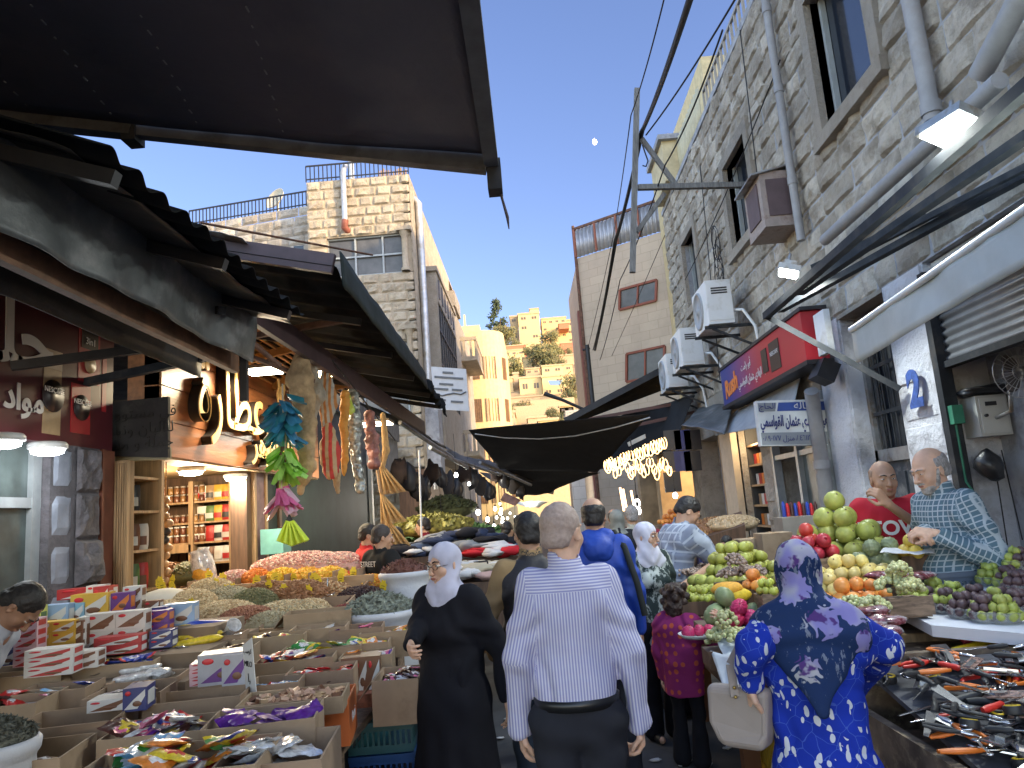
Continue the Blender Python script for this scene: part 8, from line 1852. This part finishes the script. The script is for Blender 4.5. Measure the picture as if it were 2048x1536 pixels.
# paper lined grape box and dish
q=[aty(1412,1262,4.1),aty(1470,1330,3.7),aty(1560,1310,3.7),aty(1500,1250,4.2)]
m=sheet([q[0],q[1],q[2],q[3]],16,12,namp=.02,nsc=7);o=m.build('lining_paper',M('white_blue_paper',(.58,.62,.66),.8),org=q[0]);tag(o,'white paper lining folded over the stall edge under the grapes','paper');solid(o,.003)
m=sheet([aty(1450,1385,3.68),aty(1500,1392,3.6),aty(1500,1318,3.68),aty(1420,1300,3.9)],10,10,namp=.015,nsc=7);o=m.build('lining_paper',MC['white_blue_paper'],org=q[0]);tag(o,'corner of white paper hanging down beside the handbag','paper');solid(o,.003)
m=MB();m.lathe([(0,0),(.09,.005),(.12,.03),(.115,.03),(.085,.012),(0,.008)],aty(1398,1276,4.55),24);tag(m.build('dish',white_plastic,org=aty(1398,1276,4.55)),'white dish at the stall edge beside the little girl','dish')
# nut slope of the next stall and boxes
NS=thing('nut_slope',(1.6,8.2,0),'sloping dark wood bin of crisps and nuts beyond the mangoes','stall')
a,b,c2,d=aty(1330,1100,8.6),aty(1490,1050,8.0),aty(1495,1110,8.0),aty(1375,1150,8.6)
m=MB();m.poly([d,c2,b,a],(0,1,0),.06);m.poly([a,b,b+Vector((.3,1.2,.12)),a+Vector((.3,1.2,.12))],(0,0,-1),.05);m.build('side_board',wood_dark,NS)
for(px,py,y,rx,h,s_,cols,lab)in((1400,1078,8.7,.32,.12,.03,cs('fried_strip',(.42,.22,.09),(.52,.30,.12)),'heap of brown fried strips in the sloping bin'),(1432,1058,8.7,.26,.12,.03,alm+cs('crisp_a',(.5,.3,.14)),'heap of brown crisps in the middle of the sloping bin'),(1465,1050,8.5,.28,.09,.03,cs('puffed',(.60,.44,.26),(.66,.5,.32)),'heap of pale puffed snacks at the top of the sloping bin'),(1350,1095,8.9,.2,.06,.03,orn,'small heap of orange snacks at the low end of the bin')):
 c=aty(px,py,y);rr=random.Random(px);m=MB();m.ell(c,(rx,.3,h),18,9)
 for i in range(420):aa,qq=rr.random()*6.28,math.sqrt(rr.random());m.bbox(c+Vector((qq*rx*math.cos(aa),qq*.3*math.sin(aa),h*math.sqrt(max(0,1-qq*qq)))),(s_*1.8,s_*.5,s_*.3),mi=rr.randrange(len(cols)),M4=Euler((rr.random()*3,rr.random()*3,rr.random()*6)).to_matrix().to_4x4())
 tag(m.build('snack_heap',cols,org=c),lab,'snacks',kind='stuff')
pile(ORA,'orange',1350,1042,10.5,.25,.2,.14,.042,'orange in the far pile behind the plaid shirted man','far pile of oranges',1,30);pile(POG,'pomegranate',1345,1062,10,.25,.15,.06,.043,'dark red fruit below the far pile of oranges','far dark red fruit',1,31)
for k,(px,py,y,w_,h,mt,lb)in enumerate(((1400,1120,6.9,.36,.2,card,'cardboard carton below the nut slope'),(1428,1128,6.8,.3,.16,MC['pack_navy'],'blue and white printed carton beside the seller'),(1510,1100,6.6,.3,.2,card,'brown carton right of the seated seller'),(1548,1092,6.4,.25,.22,card,'carton with printing behind the flowered headscarf'),(1592,1060,6.9,.3,.24,M('plain_grey_carton',(.28,.25,.21),.8),'grey brown carton left of the pomelos'),(1408,1098,6.9,.1,.09,M('pink_tub',(.5,.15,.2),.5),'small pink tub on the printed cartons'))):
 c=aty(px,py,y);m=MB();m.bbox(c,(w_,.25,h));m.bbox(c+Vector((0,0,h/2+.001)),(.04,.252,.003),1);tag(m.build('closed_carton' if k!=5 else 'tub',[mt,KR],org=c),lb,'carton' if k!=5 else 'tub')
for i in range(9):
 c=aty(1570+i*8,1036+(i%2)*3,7.0);m=MB();m.tube([c,c+Vector((0,0,.12)),c+Vector((0,0,.15))],[.018,.018,.008],8);tag(m.build('small_bottle',[Gb,Gr,Gk][i%3],org=c),'small drink bottle standing on the grey brown carton','bottle','bottles on the grey brown carton')
# ------------------------------------------------------------ tool stall
TS=thing('tool_table',(1.9,2.6,0),'worn wooden table heaped with tools in the lower right corner','table')
m=MB();m.box(1.27,3.1,1.4,3.15,.70,.74);m.build('table_top',wood_old,TS)
m=MB();m.box(1.235,1.27,1.4,3.3,.62,.81);m.box(1.27,3.1,3.26,3.3,.66,1.0);m.build('rim',M('chipped_rim',(.14,.10,.07),.8,var=.4,vs=8,dirt=(.35,.27,.17),ds=9),TS)
m=MB();m.tube([(1.34,2.15,0),(1.34,2.15,.66)],.05,12);m.build('leg',black_metal,TS);m=MB();m.tube([(1.34,3.1,0),(1.34,3.1,.66)],.04,12);m.build('leg',black_metal,TS)
m=MB();m.box(1.3,3.0,1.4,2.15,.742,.76);m.poly([(1.28,2.15,.76),(3.0,2.15,.78),(3.0,3.25,1.0),(1.28,3.25,.97)],(0,0,-1),.02);m.build('lining',M('dark_tool_lining',(.06,.06,.07),.8,var=.5,vs=6),TS)
chr_=M('polished_steel',(.55,.55,.57),.25,metal=1,var=.2);grip=[M('orange_grip',(.65,.16,.02),.45,var=.1),M('red_grip',(.55,.03,.02),.4,var=.1),M('yellow_grip',(.70,.48,.02),.45,var=.1),M('black_grip',(.02,.02,.022),.5,var=.2)]
def tool_plier(g):
 m=MB()
 for s_ in(-1,1):
  m.tube([(0,0,0),(s_*.018,-.05,0),(s_*.024,-.10,0),(s_*.012,-.15,0)],[.006,.009,.009,.007],7,mi=1);m.tube([(0,-.005,0),(s_*.008,.025,0),(s_*.002,.06,0)],[.008,.009,.003],6,mi=0)
 m.ell((0,0,0),(.012,.012,.009),8,6);return m.build('pliers',[chr_,g],mesh_only=True)
def tool_driver(g):m=MB();m.tube([(0,0,0),(0,.11,0)],.0032,6,mi=0);m.tube([(0,-.1,0),(0,-.08,0),(0,-.04,0),(0,-.01,0),(0,0,0)],[.010,.014,.012,.013,.006],8,mi=1);return m.build('screwdriver',[chr_,g],mesh_only=True)
def tool_knife(g):m=MB();m.bbox((0,-.02,0),(.022,.12,.014),1);m.bbox((0,.05,0),(.015,.06,.004),0);m.bbox((0,-.03,.009),(.01,.04,.005),0);return m.build('box_cutter',[chr_,g],mesh_only=True)
def tool_pack(g):m=MB();m.bbox((0,0,0),(.07,.22,.006),1);m.bbox((0,-.03,.006),(.03,.13,.012),0);return m.build('blister_pack',[chr_,g],mesh_only=True)
def tool_spanner():m=MB();m.bbox((0,0,0),(.014,.15,.006));m.lathe([(.009,-.004),(.02,-.004),(.02,.004),(.009,.004)],(0,.085,0),10);m.lathe([(.008,-.004),(.017,-.004),(.017,.004),(.008,.004)],(0,-.085,0),10);return m.build('spanner',chr_,mesh_only=True)
def tool_tape():m=MB();m.lathe([(0,-.016),(.035,-.016),(.036,-.013),(.036,.013),(.035,.016),(0,.016)],n=20,mi=1);m.lathe([(.018,.0165),(.03,.0165),(.03,.019),(.018,.019)],n=20,mi=0);return m.build('measuring_tape',[grip[2],grip[3]],mesh_only=True)
def tool_saw(g):m=MB();m.poly([(-.02,0,0),(.03,0,0),(.012,.24,0),(-.008,.24,0)],(0,0,1),.003,0);m.tube([(0,0,0),(.0,-.06,0),(.01,-.11,0)],[.014,.016,.012],8,mi=1);return m.build('hand_saw',[chr_,g],mesh_only=True)
KN=[('orange handled pliers',tool_plier(grip[0]),'pliers'),('black handled pliers',tool_plier(grip[3]),'pliers'),('red screwdriver',tool_driver(grip[1]),'screwdriver'),('yellow screwdriver',tool_driver(grip[2]),'screwdriver'),('orange box cutter',tool_knife(grip[0]),'knife'),('black screwdriver',tool_driver(grip[3]),'screwdriver'),('steel spanner',tool_spanner(),'spanner'),('black and yellow measuring tape',tool_tape(),'measuring tape'),('orange handled saw',tool_saw(grip[0]),'saw'),('black handled saw',tool_saw(grip[3]),'saw'),('red handled pliers',tool_plier(grip[1]),'pliers'),('film packed blade',tool_pack(M('dark_blister',(.05,.045,.05),.2,var=.6,vs=30,coat=.8)),'blade pack'),('card packed cutter',tool_pack(M('card_blister',(.32,.20,.16),.2,var=.7,vs=25,coat=.8)),'cutter pack')]
r=random.Random(5)
for i in range(470):
 k=r.choice([0,1,1,2,3,4,5,5,5,6,6,6,7,9,9,9,10,11,11,11,11,12,12]);x=1.31+r.random()**1.2*1.35;y=r.uniform(1.85,3.2);front='front' if y<2.45 else 'rear';side='left' if x<1.65 else 'right'
 o=link_mesh(KN[k][1].name.split('.')[0],KN[k][1],(x,y,.77+r.random()*.05+.03*(x-1.3)+.19*max(0,y-2.15)),(r.uniform(-.25,.25),r.uniform(-.25,.25),r.uniform(-3.1,3.1)),r.uniform(.62,.95))
 tag(o,'%s in the %s %s part of the tool heap'%(KN[k][0],front,side),KN[k][2],'tools in the %s %s part of the heap'%(front,side))
loose('steel_fittings',atz(1925,1425,.80),.26,.2,0,150,.022,[chr_],'heap of shiny steel fittings in the middle of the tools',0,.03,4,cat='fittings',ell=True)
for k,(px,py,z,lb,me_,s_)in enumerate(((2010,1300,.95,'large red handled tool leaning over the heap',KN[10][1],2.2),(2040,1340,.95,'second large red handled tool at the right edge',KN[10][1],2.2),(1985,1285,.98,'big yellow handled tool crossing the red ones',KN[3][1],2.2),(1900,1325,.90,'black and yellow grips lying beside the green rimmed tape',KN[1][1],1.4),(1860,1395,.86,'biggest black and yellow measuring tape on the heap',KN[7][1],1.5),(1845,1365,.86,'second big measuring tape above the biggest one',KN[7][1],1.5))):tag(link_mesh(me_.name.split('.')[0],me_,atz(px,py,z),(.2,.3,-1.0-.2*k),s_),lb,'tool')
for k,(px,py,z,sx,sy,mt,rz,lb)in enumerate(((2020,1470,.84,.26,.05,grip[2],28,'yellow spirit level lying at the front right'),(1975,1275,.98,.22,.14,M('red_box_lid',(.42,.02,.04),.5),-20,'flat red box behind the tools'),(1900,1340,.88,.09,.12,M('amber_card',(.5,.3,.12),.5),-30,'amber card pack standing among the tools'),(2015,1425,.82,.2,.12,M('pale_blue_film',(.4,.45,.52),.2),10,'pale blue plastic pack right of the steel fittings'),(1870,1290,.9,.34,.03,wood_light,-8,'wooden crate board behind the tools'))):
 m=MB();c=atz(px,py,z);m.bbox(c,(sx,sy,.03 if k not in(2,4)else .12),M4=Matrix.Rotation(RAD(rz),4,'Z'));o=m.build('flat_goods',mt,org=c);tag(o,lb,'goods');bv=o.modifiers.new('soft','BEVEL');bv.width=.004;bv.segments=2
# ------------------------------------------------------------ middle left: clothes, greens, litter
def clothes(px,py,y,rx,ry,h,mats,label,n=40):
 c=aty(px,py,y);q=random.Random(px);m=MB();m.bbox(c-Vector((0,0,.25)),(rx*2,ry*2,.4),len(mats))
 for i in range(n):
  a,e=q.random()*6.28,math.sqrt(q.random());m.ell(c+Vector((e*rx*math.cos(a),e*ry*math.sin(a),h*(1-e*e))),(q.uniform(.08,.2),q.uniform(.06,.14),q.uniform(.03,.06)),12,7,mi=q.randrange(len(mats)),disp=.4,seed=i)
 tag(m.build('clothes_heap',mats+[wood_dark],org=c),label,'clothes',kind='stuff')
clothes(925,1105,8.6,.75,.5,.22,[cl('navy_cloth',(.03,.04,.08)),cl('denim_cloth',(.09,.12,.2)),cl('grey_cloth',(.2,.21,.23)),cl('black_cloth',(.015,.015,.02))],'heap of navy and grey clothes on the middle table',60)
clothes(985,1112,8.2,.3,.3,.1,[cl('red_cloth',(.42,.02,.03)),cl('white_cloth',(.5,.5,.52))],'small heap of red and white clothes right of the navy ones',24)
clothes(915,1150,7.2,.7,.35,.08,[cl('white_cloth',(.5,.5,.52)),cl('blush_cloth',(.42,.28,.26)),cl('beige_cloth',(.4,.36,.28))],'heap of white and pink clothes behind the woman in black',46)
clothes(805,1105,8.4,.4,.3,.06,[cl('black_cloth',(.015,.015,.02)),cl('white_cloth',(.5,.5,.52))],'black and white clothes beside the young man in black',26)
for k,(px,py,y,rx,ry,h,mt,lb)in enumerate(((900,1072,12,1.0,.8,.2,M('leafy_green',(.06,.12,.03),.8,var=.5,vs=12),'bank of green vegetables beyond the clothes'),(865,1050,11,.6,.5,.15,M('mixed_vegetable',(.25,.22,.05),.7,var=.7,vs=14),'heap of yellow and red vegetables at the left stall'),(893,1015,14,.55,.3,.22,M('hanging_greens',(.05,.055,.02),.9,var=.6,vs=8),'greens and goods hanging over the vegetable stall'))):
 c=aty(px,py,y);q=random.Random(k);m=MB()
 for i in range(500):
  a,e=q.random()*6.28,math.sqrt(q.random());p_=c+Vector((e*rx*math.cos(a),e*ry*math.sin(a),h*(1-e*e)*q.uniform(.6,1)));u=Vector((q.gauss(0,1),q.gauss(0,1),q.gauss(0,1))).normalized()*.07;w2=u.orthogonal()*.6;m.add([p_-u,p_+w2,p_+u,p_-w2],[(0,1,2,3)])
 m.ell(c-Vector((0,0,.05)),(rx,ry,h*.8),16,8);tag(m.build('vegetable_bank',mt,org=c),lb,'vegetables',kind='stuff')
m=MB();c=aty(905,1100,11.5);m.box(c.x-1.2,c.x+.7,9.6,14,0,c.z);tag(m.build('vegetable_table',wood_dark,org=(c.x,11,0)),'dark table block under the vegetables in the middle left','table')
m=MB();m.beam(aty(880,1132,7.1),aty(975,1122,7.1),.015,.015);m.beam(aty(975,1122,7.1),aty(977,1165,7.1),.015,.015,up=(0,1,0));tag(m.build('rack_rail',black_metal,org=aty(975,1122,7.1)),'thin black rail in front of the white and pink clothes','rail')
# dark stall goods hanging in the middle distance
for k in range(16):
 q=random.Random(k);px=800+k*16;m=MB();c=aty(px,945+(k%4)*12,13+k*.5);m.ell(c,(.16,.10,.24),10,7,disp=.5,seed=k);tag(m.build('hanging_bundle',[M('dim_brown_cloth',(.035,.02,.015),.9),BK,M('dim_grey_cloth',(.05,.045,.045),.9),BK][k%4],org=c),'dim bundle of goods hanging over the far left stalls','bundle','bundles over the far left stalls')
for k in range(7):
 m=MB();c=aty(1345+(k%3)*20,880+(k//3)*42,12.8);m.bbox(c,(.28,.05,.34));o=m.build('hanging_garment',[BK,MC['pack_navy'],BK][k%3],org=c);tag(o,'dark folded garment hung under the ribbed canopy, right of the garland','garment','dark garments right of the garland')
paper=M('litter_paper',(.5,.5,.5),.8)
for k,(px,py)in enumerate(((1455,1498),(1312,1522),(1462,1462),(1415,1440),(1500,1528),(1000,1478),(1015,1440),(965,1500))):
 m=MB();c=atz(px,py,.006);m.ell(c+Vector((0,0,.008)),(.035,.02,.008),8,5,disp=.5,seed=k);tag(m.build('litter',paper,org=c),'scrap of pale litter on the asphalt','litter','scraps of litter')
